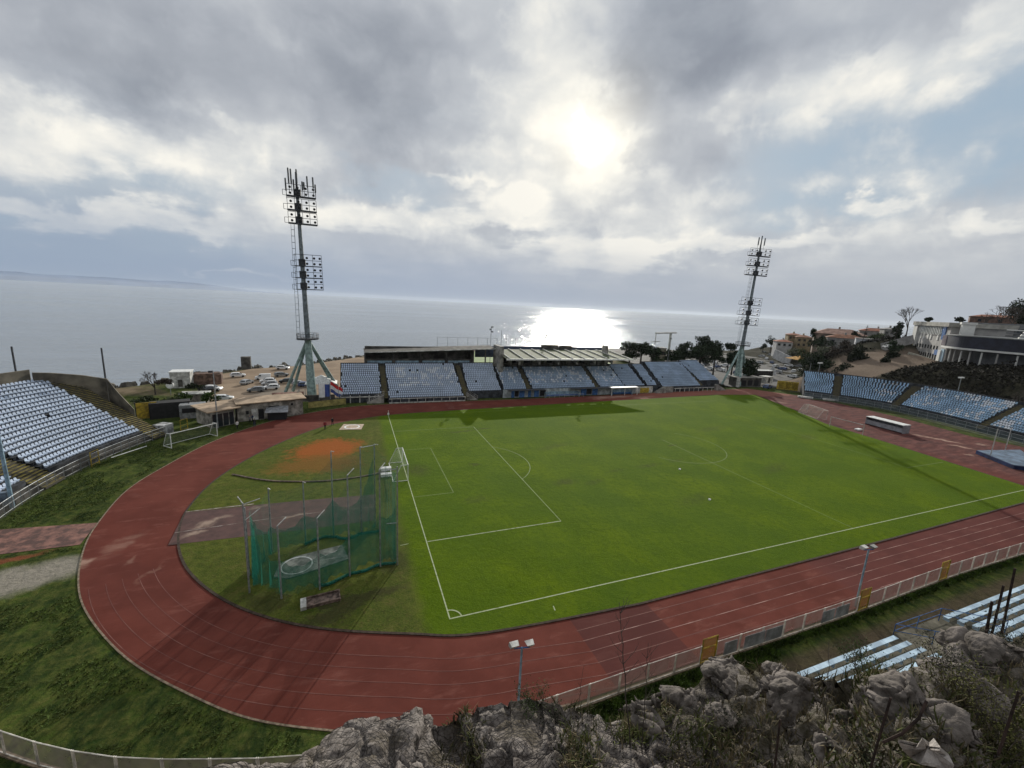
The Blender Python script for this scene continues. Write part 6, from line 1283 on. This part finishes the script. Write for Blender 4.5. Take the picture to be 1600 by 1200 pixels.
# modern building
mod = thing('modern_building', 'large modern white and grey building with a curved dark canopy above the right bank', 'building', tuple(ptd(1500, 565, 200)))
cl = mat('pale_cladding', (.37, .36, .35), .8, .12, .25); clg = mat('grey_cladding', (.12, .125, .135), .8, .15, .3); clw = mat('white_cladding', (.60, .60, .58), .8, .08, .3); navy = mat('navy_fascia', (.018, .02, .035), .45, .2, .3)
pL_, pM = ptd(1424, 548, 262), ptd(1474, 563, 230)
dfac = (pM-pL_); dfac.z = 0; back = Vector((-dfac.y, dfac.x, 0)).normalized(); 
if back.dot(Vector(ray(1450, 540))) < 0: back = -back
zt_ = ptd(1476, 503.5, 230).z; zb_ = 6.
q2 = pM+back*26; q1 = pL_+back*26
MB().prism([(pL_.x, pL_.y), (pM.x, pM.y), (q2.x, q2.y), (q1.x, q1.y)], zb_, zt_-1.6).build('wall', cl, mod)
def shift(p, v): return (p.x+v.x, p.y+v.y)
dn_ = dfac.normalized(); fo = -back
MB().prism([shift(pL_, fo*1.2-dn_*1), shift(pM, fo*1.2+dn_*1), shift(q2, dn_*1), shift(q1, -dn_*1)], zt_-1.6, zt_).build('roof', mat('roof_edge_pale', (.34, .33, .30), .8, .15, .3), mod)
Lf = dfac.length
def fac(t0, t1, z0, z1, off, m, name): 
    a = pL_+dfac*t0+fo*off*.5; b = pL_+dfac*t1+fo*off*.5; o = MB().box(((a.x+b.x)/2, (a.y+b.y)/2, (z0+z1)/2), ((b-a).xy.length, off, z1-z0), math.atan2(dfac.y, dfac.x)).build(name, m, mod); return o
fac(-.02, .10, zb_, zt_-1.6, .8, clw, 'corner_pier'); fac(.86, .93, zb_, 17, .7, clw, 'corner_pier')
fac(.14, .80, 23, 27.6, .35, mat('silver_louvre', (.30, .34, .36), .5, .15, .3), 'louvre_band')
for k in range(14): fac(.16+.046*k, .172+.046*k, 22.6, 27.4, .55, clw, 'fin')
for k, t0 in enumerate((.2, .29, .42, .5, .7)): fac(t0, t0+.04, 20.6, 22.6, .25, clw, 'window_panel')
for k in range(8): fac(.15+.085*k, .15+.085*k+.03, 16.8, 18.3, .12, glass, 'window')
for k in range(11): fac(.12+.07*k, .12+.07*k+.035, 12.2, 15.0, .12, glass, 'window')
fac(.82, .9, 21, 26, .3, mat('blue_glass', (.06, .14, .34), .3, .1, .5), 'blue_panel'); fac(.9, .98, 11, 17.5, .3, mat('light_blue_panel', (.35, .48, .58), .5, .1, .5), 'blue_panel'); fac(.74, .84, 14.8, 16.8, .4, bluep, 'sign_board'); fac(.03, .08, 17.2, 19.2, .95, yel, 'yellow_panel')
tw = pM+back*3+dn_*4; MB().box((tw.x, tw.y, (20+zt_-.4)/2), (3.4, 3.4, zt_-20.4), .5).build('stair_tower', clw, mod)
m_ = MB(); m_.box((tw.x, tw.y, zt_-.1), (4, 4, .8), .5); m_.build('tower_cap', clw, mod)
# curved fascia wing towards the right
cvp = [ptd(1476, 536, 228), ptd(1486, 536, 221), ptd(1505, 537, 216), ptd(1540, 540, 213), ptd(1600, 545, 210), ptd(1680, 552, 208)]
cv = cat([(p.x, p.y) for p in cvp], 6, False); z0f, z1f = ptd(1500, 543, 218).z, ptd(1500, 525, 218).z
bk_ = [(x+back.x*18, y+back.y*18) for x, y in cv]
wing = cv+bk_[::-1]
MB().prism(wing, z0f, z1f).build('fascia', navy, mod); MB().prism([(x-back.x*.8, y-back.y*.8) for x, y in cv]+bk_[::-1], z0f-.6, z0f-.02).build('canopy_slab', clw, mod); MB().prism([(x-back.x*.3, y-back.y*.3) for x, y in cv]+bk_[::-1], z1f+.01, z1f+.35).build('terrace_roof', mat('terrace_grey', (.26, .27, .27), .9, .15, .2), mod)
MB().prism([(x+back.x*8, y+back.y*8) for x, y in cv]+bk_[::-1], zb_, z0f-1.1).build('recessed_wall', clg, mod)
e0 = Vector((*cv[0], 0)); MB().box((e0.x-.2, e0.y-.1, (z0f+z1f)/2), (1.6, 1.6, (z1f-z0f)*.92), .3).build('end_panel', mat('pink_white_panel', (.65, .55, .55), .7, .1, .5), mod)
for k in range(2, 30, 3):
    x, y = cv[min(k, len(cv)-1)]; MB().tube((x+back.x*.8, y+back.y*.8, zb_), (x+back.x*.8, y+back.y*.8, z0f-1), .24, .24, 8).build('column', clw if k % 2 else cl, mod)
for k in (9, 18, 24):
    x, y = cv[k]; MB().box((x+back.x*7.6, y+back.y*7.6, zb_+4), (5, .3, 5.4), FB-1.9).build('window', glass, mod)
up0 = [ptd(1496, 520, 246), ptd(1700, 530, 226)]; a, b = up0; d_ = (b-a); d_.z = 0
MB().prism([(a.x, a.y), (b.x, b.y), (b.x+back.x*20, b.y+back.y*20), (a.x+back.x*20, a.y+back.y*20)], z1f, ptd(1530, 504, 240).z).build('upper_storey', mat('upper_grey_wall', (.17, .175, .18), .85, .15, .2), mod)
for t0 in (.10, .25, .55, .72): q = a+d_*t0-back*.05; MB().box((q.x, q.y, z1f+2.6), (3., .2, 1.8), math.atan2(d_.y, d_.x)).build('window', glass, mod)
q = a+d_*.36-back*.1; MB().box((q.x, q.y, z1f+2.6), (4.5, .2, 2.0), math.atan2(d_.y, d_.x)).build('blue_panel', mat('dull_blue', (.08, .12, .24), .6, .2, .5), mod)
q = a+d_*.16-back*3; MB().box((q.x, q.y, z1f+1.9), (12, .4, 2.8), math.atan2(d_.y, d_.x)).build('roof_screen', mat('screen_grey', (.28, .30, .33), .7, .1, .3), mod)
q = cvp[2]+back*5; m_ = MB(); m_.tube((q.x+6, q.y-7, z1f+.3), (q.x+6, q.y-7, z1f+2.8), 1.6, .4, 5); m_.build('roof_light', clw, mod)
for k in range(3): 
    a_, b_ = cvp[3]+back*4, cvp[5]+back*4; MB().beam((a_.x, a_.y, z1f+1.+1.*k), (b_.x, b_.y, z1f+1.+1.*k), .4, .35).build('terrace_rail', clw if k == 2 else clg, mod)
# ---------------------------------------------------------------- foreground cliff
ridge = [(180, 1240, 9.5), (300, 1218, 9.3), (400, 1192, 9.2), (470, 1182, 9.2), (560, 1146, 9.6), (620, 1128, 9.2), (650, 1116, 9), (675, 1124, 9.3), (700, 1128, 9.4), (728, 1110, 8.8), (765, 1098, 8.6), (800, 1090, 8.5), (830, 1086, 8.6), (870, 1094, 8.3), (900, 1108, 8.1), (945, 1126, 8.2), (985, 1120, 8.8), (1010, 1110, 9.3), (1060, 1080, 10.4),
         (1110, 1068, 11.4), (1150, 1046, 12.), (1182, 1034, 12.4), (1225, 1040, 12.4), (1265, 1056, 11.6), (1340, 1056, 11.2), (1400, 1056, 10.8), (1440, 1056, 11), (1480, 1040, 12), (1540, 1008, 14), (1600, 985, 15), (1700, 940, 17), (1820, 900, 19)]
rxs = [r[0] for r in ridge]; NU = 420; us = np.linspace(180, 1820, NU)
RY = np.interp(us, rxs, [r[1] for r in ridge]); RD = np.interp(us, rxs, [r[2] for r in ridge])
rows = []; R3 = np.array([ptd(u, y, d) for u, y, d in zip(us, RY, RD)])
for i, u in enumerate(us): R3[i, 2] += .10*mnoise.noise((u*.03, 2, 0))+.05*mnoise.noise((u*.1, 5, 0))
B3 = np.array([ptd(u, 1300, d*.64) for u, d in zip(us, RD)])
out = np.array([Vector((r[0]-CAM[0], r[1]-CAM[1], 0)).normalized() for r in R3])
NV = 95
for k in range(10):
    t_ = 1-k/10; rows.append(R3+out*(4.2*t_**.8)+np.array([0, 0, -1.])*((R3[:, 2:3]+.6)*t_**1.15)*np.array([0, 0, 1.]))
for k in range(NV+1):
    t_ = k/NV; P = R3*(1-t_)+B3*t_; P[:, 2] += .55*np.sin(PI*t_)*.6; rows.append(P)
end = np.array([[CAM[0]-1.2*o_[0], CAM[1]-1.2*o_[1], 24.1] for o_ in out])
for k in range(1, 7): t_ = k/6; rows.append(B3*(1-t_)+end*t_)
G = np.array(rows); nr = len(G)
def rockdisp(p, px, v):
    a = mnoise.fractal(p*.5, 1.1, 2.1, 4)*.42; c = mnoise.fractal(p*2.4, 1., 2.2, 4)*.045
    dd, _ = mnoise.voronoi(Vector((p.x*1.1, p.y*1.1, p.z*.9))+mnoise.noise_vector(p*1.2)*.35); cr_ = max(0, 1-(dd[1]-dd[0])/.16)
    d2, _ = mnoise.voronoi(Vector((p.x*3.7, p.y*3.2, p.z*3.))+mnoise.noise_vector(p*4)*.2); c2_ = max(0, 1-(d2[1]-d2[0])/.14)
    return a+c-.26*cr_-.03*c2_
nrm = np.zeros_like(G); du = np.gradient(G, axis=1); dvv = np.gradient(G, axis=0); nrm = np.cross(dvv, du); nrm /= np.linalg.norm(nrm, axis=2)[..., None]+1e-9
if nrm[60, 200, 2] < 0: nrm = -nrm
def gully(u, v): # vegetated clefts
    g = 0
    for u0, u1, w_ in ((690, 745, 26), (880, 930, 34), (1290, 1340, 40)): c_ = u0+(u1-u0)*v; g = max(g, 1-abs(u-c_)/w_)
    return max(0, g)
SURF = np.empty_like(G)
for j in range(nr):
    v = (j-10)/NV; fade = min(1, max(.12, j/10)) if j < 10 else 1. if j <= 10+NV else max(0, 1-(j-10-NV)/5)
    for i in range(NU):
        p = Vector(G[j, i]); d_ = rockdisp(p, us[i], v)
        if j == 10 or j == 11 or j == 9: d_ = d_*.45
        d_ -= .4*gully(us[i], min(1, max(0, v)))*(1 if 10 < j < 10+NV else 0)
        SURF[j, i] = np.array(p)+nrm[j, i]*d_*fade
rk = NT('cliff_rock'); a = rk.noise(1.3, 8, .62); b = rk.noise(7, 8, .7); c_ = rk.noise(28, 5, .7); wv = rk.warp(2., .5)
vo = rk.n.new('ShaderNodeTexVoronoi'); vo.feature = 'DISTANCE_TO_EDGE'; vo.inputs['Scale'].default_value = 2.3; rk.l.new(rk.vm('ADD', rk.P, wv).outputs[0], vo.inputs['Vector'])
vo2 = rk.n.new('ShaderNodeTexVoronoi'); vo2.feature = 'DISTANCE_TO_EDGE'; vo2.inputs['Scale'].default_value = 8; rk.l.new(rk.vm('ADD', rk.P, rk.warp(6., .15)).outputs[0], vo2.inputs['Vector'])
f = rk.mix(rk.mr(a, .36, .62), (.115, .096, .084), (.225, .198, .18)); f = rk.mix(rk.mr(b, .38, .66, 0, .55), f, (.31, .28, .262)); f = rk.mix(rk.mr(b, .5, .36, 0, .65), f, (.04, .035, .032))
f = rk.mix(rk.mr(vo.outputs['Distance'], .0, .05, .8, 0), f, (.02, .017, .014)); f = rk.mix(rk.mr(vo2.outputs['Distance'], .0, .04, .5, 0), f, (.03, .026, .023))
f = rk.mix(rk.mr(rk.noise(.7, 6), .50, .62, 0, .6), f, (.075, .062, .038))
gx_ = rk.n.new('ShaderNodeSeparateXYZ'); rk.l.new(rk.P, gx_.inputs[0])
f = rk.mix(rk.math('MULTIPLY', rk.mr(gx_.outputs[0], -1.4, 1.2), rk.mr(a, .44, .60, .12, .9)), f, rk.mix(b, (.025, .022, .014), (.085, .072, .042)))
hsum = rk.math('ADD', rk.math('ADD', rk.math('MULTIPLY', b, 1.), rk.math('MULTIPLY', c_, .5)), rk.math('MULTIPLY', rk.mr(vo2.outputs['Distance'], 0, .08), .35))
rk.bump(hsum, .6, .06); rk.fin(f, .92, .2)
mb = MB(); idx = np.arange(nr*NU).reshape(nr, NU)
fc = np.stack([idx[:-1, :-1], idx[1:, :-1], idx[1:, 1:], idx[:-1, 1:]], -1).reshape(-1, 4)
mb.add(SURF.reshape(-1, 3).tolist(), fc.tolist()); o = mb.build('cliff', rk.m, smooth=True); tag(o, None, None, kind='structure')
def S(u, v, lift=0.):
    i = (u-180)/(1640)*(NU-1); j = 10+v*NV; i0 = int(max(0, min(NU-2, i))); j0 = int(max(0, min(nr-2, j))); p = SURF[j0, i0]*(1-(i-i0))+SURF[j0, min(i0+1, NU-1)]*(i-i0)
    q = SURF[j0+1, i0]; p = p*(1-(j-j0))+q*(j-j0); return Vector(p+nrm[j0, i0]*lift)
# wire netting bolted over the rock
wirem = mat('netting_wire', (.035, .03, .03), .6, .1, 5)
mb = MB()
SM = SURF.copy()
for _ in range(6): SM[1:-1, 1:-1] = (SM[1:-1, 1:-1]*2+SM[:-2, 1:-1]+SM[2:, 1:-1]+SM[1:-1, :-2]+SM[1:-1, 2:])/6
def SS(u, v, lift):
    i = max(0, min(NU-1.001, (u-180)/1640*(NU-1))); j = max(0, min(nr-1.001, 10+v*NV)); a, b = int(i), int(j); p = (SM[b, a]*(1-i+a)+SM[b, a+1]*(i-a))*(1-j+b)+(SM[b+1, a]*(1-i+a)+SM[b+1, a+1]*(i-a))*(j-b); return Vector(p+nrm[b, a]*lift)
def wl(f0, n):
    pts = [SS(*f0(k/(n-1)), .05) for k in range(n)]
    for a_, b_ in zip(pts[:-1], pts[1:]):
        if (a_-b_).length < .6: mb.tube(a_, b_, .0055, .0055, 3, cap=False)
for sg in (-1, 1):               # two crossing families of wavy wires make the diamond mesh
    for k in range(0, 74):
        u0 = 330+k*14.5-(sg < 0)*-60
        for v0, v1 in ((.01, .97),):
            wl(lambda t_, u0=u0, sg=sg, k=k: (min(1120, max(250, u0+sg*(t_-.5)*300+2.5*math.sin(t_*40+k))), v0+(v1-v0)*t_), 60)
tag(mb.build('rockfall_net', wirem), 'rusty wire rockfall netting stretched over the grey rock in the foreground', 'netting')
# boulders
def boulder(u, v, rx, ry, rz, lab, seed):
    import bmesh
    rs = np.random.default_rng(seed); rx *= 1.12; ry *= 1.1; rz *= 1.15; c = S(u, v, .08*rz); bm = bmesh.new()
    for _ in range(17):
        d_ = rs.normal(size=3); d_ /= np.linalg.norm(d_); d_ *= rs.uniform(.82, 1.12); bm.verts.new((d_[0]*rx, d_[1]*ry, d_[2]*rz))
    bmesh.ops.convex_hull(bm, input=bm.verts); bmesh.ops.delete(bm, geom=[q for q in bm.verts if not q.link_faces], context='VERTS')
    bmesh.ops.bevel(bm, geom=bm.edges[:], offset=.05, segments=1, affect='EDGES'); bmesh.ops.triangulate(bm, faces=bm.faces[:])
    for _ in range(5):
        lg = [e for e in bm.edges if e.calc_length() > .05]
        if not lg or len(bm.verts) > 14000: break
        bmesh.ops.subdivide_edges(bm, edges=lg, cuts=1); bmesh.ops.triangulate(bm, faces=bm.faces[:])
    bm.normal_update()
    for q in bm.verts:
        p = q.co+Vector((seed*2.3, 0, 0)); dd, _ = mnoise.voronoi(p*1.3+mnoise.noise_vector(p*1.5)*.4); d2, _ = mnoise.voronoi(p*4.+mnoise.noise_vector(p*4)*.2)
        q.co += q.normal*(.09*mnoise.fractal(p*1.6, 1., 2.1, 5)+.022*mnoise.fractal(p*7, .9, 2, 4)-.13*max(0, 1-(dd[1]-dd[0])/.11)-.022*max(0, 1-(d2[1]-d2[0])/.12))
    me = bpy.data.meshes.new('boulder'); bm.to_mesh(me); bm.free(); me.materials.append(rk2); me.polygons.foreach_set('use_smooth', [True]*len(me.polygons))
    o = bpy.data.objects.new('boulder', me); col.objects.link(o); o.location = c; tag(o, lab, 'boulder', 'boulders on the cliff edge')
rk2 = mat('boulder_stone', (.145, .126, .114), .93, .3, 1.9, .6, c2=(.045, .038, .032), split=(.36, .64), bscale=9)
for a in ((1228, .30, .78, .62, .58, 'broad grey boulder at the bottom, left of the bushy shrub', 1), (1140, .16, .72, .6, .34, 'flat pale boulder behind the broad grey one', 2), (1206, .03, .42, .4, .30, 'small dark boulder on the cliff edge near the yellow gate', 3), (1305, .22, .42, .42, .36, 'small rounded boulder between the two large ones', 4), (1402, .36, .58, .5, .46, 'tallest dark boulder below the blue benches', 5),
          (1530, .38, .8, .75, .42, 'wide brown boulder at the right edge of the foreground', 6), (1062, .08, .55, .5, .30, 'pale rock hump right of the bare sapling', 7), (1520, .06, .75, .7, .40, 'dark boulder beside the rusty fence posts', 8), (1590, .20, .7, .7, .45, 'brown angular rock cut by the right edge of the picture', 9), (1290, .62, .42, .4, .26, 'low cracked rock half buried at the foot of the dark shrub', 10),
          (1120, .42, .5, .45, .25, 'low grey slab lying in the dry grass at the bottom', 11), (1460, .52, .45, .4, .3, 'grey rock just behind the torn white sheet', 12), (1010, .28, .45, .4, .22, 'flat grey slab in the grass below the sapling', 13)):
    boulder(*a)
# brush, dry grass
def blades(n, region, hmin, hmax, m, name, lab, spread=.35, width=.012, kind='stuff'):
    V = []; F = []; 
    for i in range(n):
        u, v = region(); p = S(u, v, .0); h_ = rng.uniform(hmin, hmax); d_ = Vector((rng.normal()*spread, rng.normal()*spread, 1)).normalized()*h_; w_ = Vector((rng.normal(), rng.normal(), 0)).normalized()*width
        mid = p+d_*.6; tip = p+d_+Vector((rng.normal()*.2*h_, rng.normal()*.2*h_, -.1*h_)); k = len(V); V += [p-w_, p+w_, mid+w_*.7, mid-w_*.7, tip]; F += [(k, k+1, k+2, k+3), (k+3, k+2, k+4)]
    me = bpy.data.meshes.new(name); me.from_pydata([tuple(q) for q in V], [], F); me.materials.append(m); o = bpy.data.objects.new(name, me); col.objects.link(o); tag(o, lab, 'grass', kind=kind); return o
def cl_region(cs): 
    def f():
        c = cs[rng.integers(len(cs))]; return c[0]+rng.normal()*c[2], min(1., max(0., c[1]+rng.normal()*c[3]))
    return f
blades(5200, cl_region([(1300, .5, 50, .3), (1130, .75, 35, .15), (1350, .8, 80, .2), (1480, .6, 70, .25), (1580, .7, 80, .25), (1180, .55, 40, .2), (900, .6, 14, .3), (715, .5, 10, .3), (1650, .5, 60, .3), (1010, .2, 20, .06), (1250, .1, 60, .08)]), .10, .38, dryl, 'dry_grass', 'dry straw-coloured grass growing between the rocks in the foreground')
blades(4800, cl_region([(1500, .65, 60, .25), (1590, .75, 60, .2), (905, .5, 16, .3), (718, .5, 12, .3), (1100, .6, 30, .15), (1340, .35, 40, .2), (1000, .25, 22, .08), (1420, .85, 60, .15), (1250, .8, 50, .2)]), .08, .34, leafmat('green_grass_blade', (.075, .085, .028)), 'green_grass', 'olive green weeds growing in the rock clefts of the foreground', .5, .016)
def shrub(u, v, r, h_, n, m, lab, seed, leaf=.035, st=16):
    rs = random.Random(seed); b0 = S(u, v, -.05); t = thing('shrub', lab, 'shrub', tuple(b0), 0, 'shrubs on the cliff'); mb = MB(); tips = []
    for k in range(st):
        d_ = Vector((rs.uniform(-1, 1)*r, rs.uniform(-1, 1)*r, h_*rs.uniform(.6, 1.))); a_ = b0; pts = [b0]
        for j in range(1, 5): q = b0+d_*j/4+Vector((rs.uniform(-.04, .04), rs.uniform(-.04, .04), 0)); pts.append(q); tips.append(q)
        mb.path(pts, .006, 3)
        for j in (2, 3, 4): q = pts[j]+Vector((rs.uniform(-.2, .2), rs.uniform(-.2, .2), rs.uniform(0, .2)))*h_; mb.path([pts[j], q], .004, 3); tips.append(q)
    mb.build('stems', twig_m, t)
    if n:
        ks = rng.integers(0, len(tips), n); c = np.array([tips[k] for k in ks])+rng.normal(size=(n, 3))*r*.16; a_ = rng.normal(size=(n, 3)); a_ /= np.linalg.norm(a_, axis=1)[:, None]; b_ = rng.normal(size=(n, 3)); b_ /= np.linalg.norm(b_, axis=1)[:, None]
        V = np.stack([c-a_*leaf*.4, c+b_*leaf*.5, c+a_*leaf, c-b_*leaf*.2], 1).reshape(-1, 3); F = np.arange(4*n).reshape(n, 4); leafobj('leaves', m, t, V, F)
gl_ = leafmat('shrub_green', (.060, .085, .030)); dg_ = leafmat('shrub_dark', (.030, .038, .020)); wl_ = leafmat('white_flower_leaf', (.20, .21, .14))
for a in ((835, .02, .42, .40, 900, gl_, 'green tuft on top of the netted rock below the lamp post', 1), (872, .04, .35, .3, 400, dg_, 'small dark tuft beside the green one on the netted rock', 2), (905, .55, .40, .55, 900, dg_, 'dark leafy shrub in the cleft of the netted rock', 3), (925, .85, .45, .7, 500, dryl, 'tangled brown shrub low in the cleft', 4), (718, .4, .28, .4, 500, dg_, 'thin dark shrub in the narrow left cleft', 5),
          (1345, .04, .5, .62, 1200, gl_, 'leafy green shrub with pale tips in front of the blue benches', 6), (1318, .62, .65, .95, 1700, dg_, 'large dark bushy shrub at the bottom between the boulders', 7), (1345, .85, .6, .8, 700, wl_, 'pale-leaved shrub in front of the large dark one', 8), (1255, .02, .5, .4, 700, dryl, 'brown brittle shrub on the cliff edge near the benches', 9), (1130, .45, .5, .4, 500, dg_, 'low dark shrub among the grass right of the netted rock', 10),
          (1065, .7, .4, .35, 300, dryl, 'straw-brown shrub right of the bare sapling', 11), (1500, .45, .6, .8, 1200, leafmat('yellow_green', (.11, .11, .035)), 'yellowish green grassy shrub near the right edge', 12), (1575, .75, .6, .8, 1200, leafmat('yellow_green2', (.09, .09, .03)), 'yellowish shrub in the bottom right corner', 13), (1190, .9, .4, .3, 400, dryl, 'small brown shrub at the bottom below the broad boulder', 14),
          (1460, .02, .6, .45, 700, dg_, 'dark shrub at the corner of the bench terrace', 15), (1570, .05, .7, .5, 900, dg_, 'dark shrub beside the fence posts at the right edge', 16), (1020, .1, .4, .35, 500, gl_, 'green weed clump at the foot of the sapling', 17)): shrub(*a)
def sapling(pb, pt, db, dt, lab, seed, r=.016, side=9):
    rs = random.Random(seed); a_, b_ = ptd(*pb, db), ptd(*pt, dt); t = thing('bare_sapling', lab, 'sapling', tuple(a_)); mb = MB(); n = 16; pts = [a_+(b_-a_)*k/n+Vector((rs.uniform(-.02, .02), rs.uniform(-.02, .02), 0)) for k in range(n+1)]
    for k in range(n): mb.tube(pts[k], pts[k+1], r*(1-.7*k/n), r*(1-.7*(k+1)/n), 5, cap=False)
    mb.build('stem', bark, t); mb = MB(); L_ = (b_-a_).length
    for k in range(side):
        i = rs.randint(5, n-1); d_ = Vector((rs.choice((-1, 1))*rs.uniform(.4, .8), rs.uniform(-.3, .3), rs.uniform(.5, 1.1))).normalized(); p = pts[i]; l_ = L_*rs.uniform(.08, .2); r_ = r*.4
        for j in range(3): q = p+d_*l_/3; mb.tube(p, q, r_, r_*.7, 3, cap=False); p = q; r_ *= .7; d_ = (d_+Vector((rs.uniform(-.3, .3), 0, .25))).normalized(); mb.tube(p, p+Vector((rs.uniform(-.12, .12), 0, .12)), r_*.8, r_*.4, 3, cap=False)
    mb.build('twigs', bark, t)
sapling((988, 1210), (967, 942), 7.2, 8.2, 'tall leafless sapling rising in front of the track and panel fence', 4, .018, 14); sapling((1003, 1190), (1012, 1005), 7.4, 7.9, 'shorter leafless sapling just right of the tall one', 6, .012, 8); sapling((900, 1150), (912, 1040), 7.6, 8., 'thin dry twig sprouting left of the saplings', 8, .008, 5); sapling((1290, 1130), (1296, 1000), 8.2, 8.6, 'thin dry stalk in front of the bench terrace', 11, .008, 5)
rust = mat('rusty_iron', (.035, .022, .018), .9, .3, 6.)
for k, (pb, pt, d, r, lab) in enumerate((((1372, 1155), (1392, 1090), 7.2, .017, 'rusty iron stake leaning right among the shrubs'), ((1216, 1190), (1219, 1124), 6.6, .016, 'short rusty iron stake at the bottom left of the shrubs'), ((1576, 1130), (1592, 1080), 8.0, .018, 'rusty iron stake near the right edge'),
        ((1556, 972), (1568, 915), 16, .03, 'tall dark fence post left of the pair above the benches'), ((1573, 965), (1586, 888), 16, .03, 'tall dark fence post right of the pair above the benches'), ((1545, 985), (1550, 940), 16, .035, 'short dark fence post at the terrace corner'))):
    a_, b_ = ptd(*pb, d), ptd(*pt, d); tag(MB().tube(a_-Vector((0, 0, .5)), b_, r, r*.9, 6).build('iron_stake', rust), lab, 'stake')
m_ = MB(); pts = [ptd(1380, 1160, 6.9), ptd(1410, 1146, 6.9), ptd(1436, 1122, 7.), ptd(1448, 1095, 7.1)]; m_.path(pts, .018, 6); tag(m_.build('bent_pipe', rust), 'bent rusty pipe curving up beside the torn white sheet', 'pipe')
# torn white sheet
mb = MB(); qs = [(1404, 1155), (1418, 1158), (1432, 1166), (1441, 1152), (1452, 1160), (1459, 1153), (1470, 1168), (1482, 1178), (1491, 1196), (1478, 1200), (1462, 1194), (1440, 1190), (1424, 1180), (1412, 1168)]
c_ = ptd(1448, 1175, 6.2); P = [ptd(x, y, 6.2+.25*math.sin(x*.2)) for x, y in qs]; n = len(P)
mb.add([c_+Vector((0, 0, .08))]+P, [(0, 1+(i+1) % n, 1+i) for i in range(n)]); mb.add([c_+Vector((0, 0, .03))]+[p-Vector((0, 0, .04)) for p in P], [(0, 1+i, 1+(i+1) % n) for i in range(n)]); mb.add(P+[p-Vector((0, 0, .04)) for p in P], [(i, (i+1) % n, n+(i+1) % n, n+i) for i in range(n)])
tag(mb.build('torn_sheet', mat('dirty_white_sheet', (.34, .31, .29), .85, .15, 5., .6)), 'crumpled torn off-white sheet lying at the bottom right', 'litter')
# grass strip behind the panel fence and scattered tufts
def tufts(n, f_, hmin, hmax, m, name, lab):
    V = []; F = []
    for i in range(n):
        x, y, z = f_(); h_ = rng.uniform(hmin, hmax); a_ = rng.uniform(0, 2*PI); dx, dy = math.cos(a_)*h_*.45, math.sin(a_)*h_*.45; k = len(V)
        V += [(x-dx, y-dy, z), (x+dx, y+dy, z), (x+dx*.2+rng.normal()*.1, y+dy*.2+rng.normal()*.1, z+h_)]; F.append((k, k+1, k+2))
    me = bpy.data.meshes.new(name); me.from_pydata(V, [], F); me.materials.append(m); o = bpy.data.objects.new(name, me); col.objects.link(o); tag(o, lab, 'grass', kind='stuff')
def fr():
    s_ = rng.uniform(0, FT-20); p = fp(s_); t_ = (p-fp(s_+.3)).normalized(); k = abs(rng.normal())*.55*(1.0 if p.x < 24 else .35)+.3; return p.x+t_.y*k*(1), p.y-abs(k), -.05
tufts(15000, fr, .08, .30, leafmat('fence_grass', (.045, .075, .012)), 'fence_grass', 'green grass strip growing behind the near panel fence')
def vr():
    while True:
        a_ = rng.uniform(-75, 45); r_ = rng.uniform(45.3, 53.5); x, y, z = pol(r_, a_, -.05)
        if mnoise.noise((x*.28, y*.28, 0)) > -.05 and not (20.5 < y < 26.5 and x < -33) and not (x < -30 and 12 < y < 20): return x, y, z
tufts(26000, vr, .04, .15, leafmat('verge_tuft', (.050, .075, .016)), 'verge_grass', 'rough tufted grass on the verge between the track and the stand')
# ---------------------------------------------------------------- haze over the bay
hb = MB(); hb.bz(-13800, 13900, -13800, 13900, -14, 72)
hm = bpy.data.materials.new('haze'); hm.use_nodes = True; t_ = hm.node_tree; t_.nodes.remove(t_.nodes['Principled BSDF'])
pv = t_.nodes.new('ShaderNodeVolumePrincipled'); pv.inputs['Color'].default_value = (.80, .87, .96, 1); pv.inputs['Density'].default_value = .00003; pv.inputs['Anisotropy'].default_value = .3
t_.links.new(pv.outputs[0], t_.nodes['Material Output'].inputs['Volume'])
tag(hb.build('haze', hm), 'thin bluish sea haze lying over the bay and the stadium', None, kind='stuff')
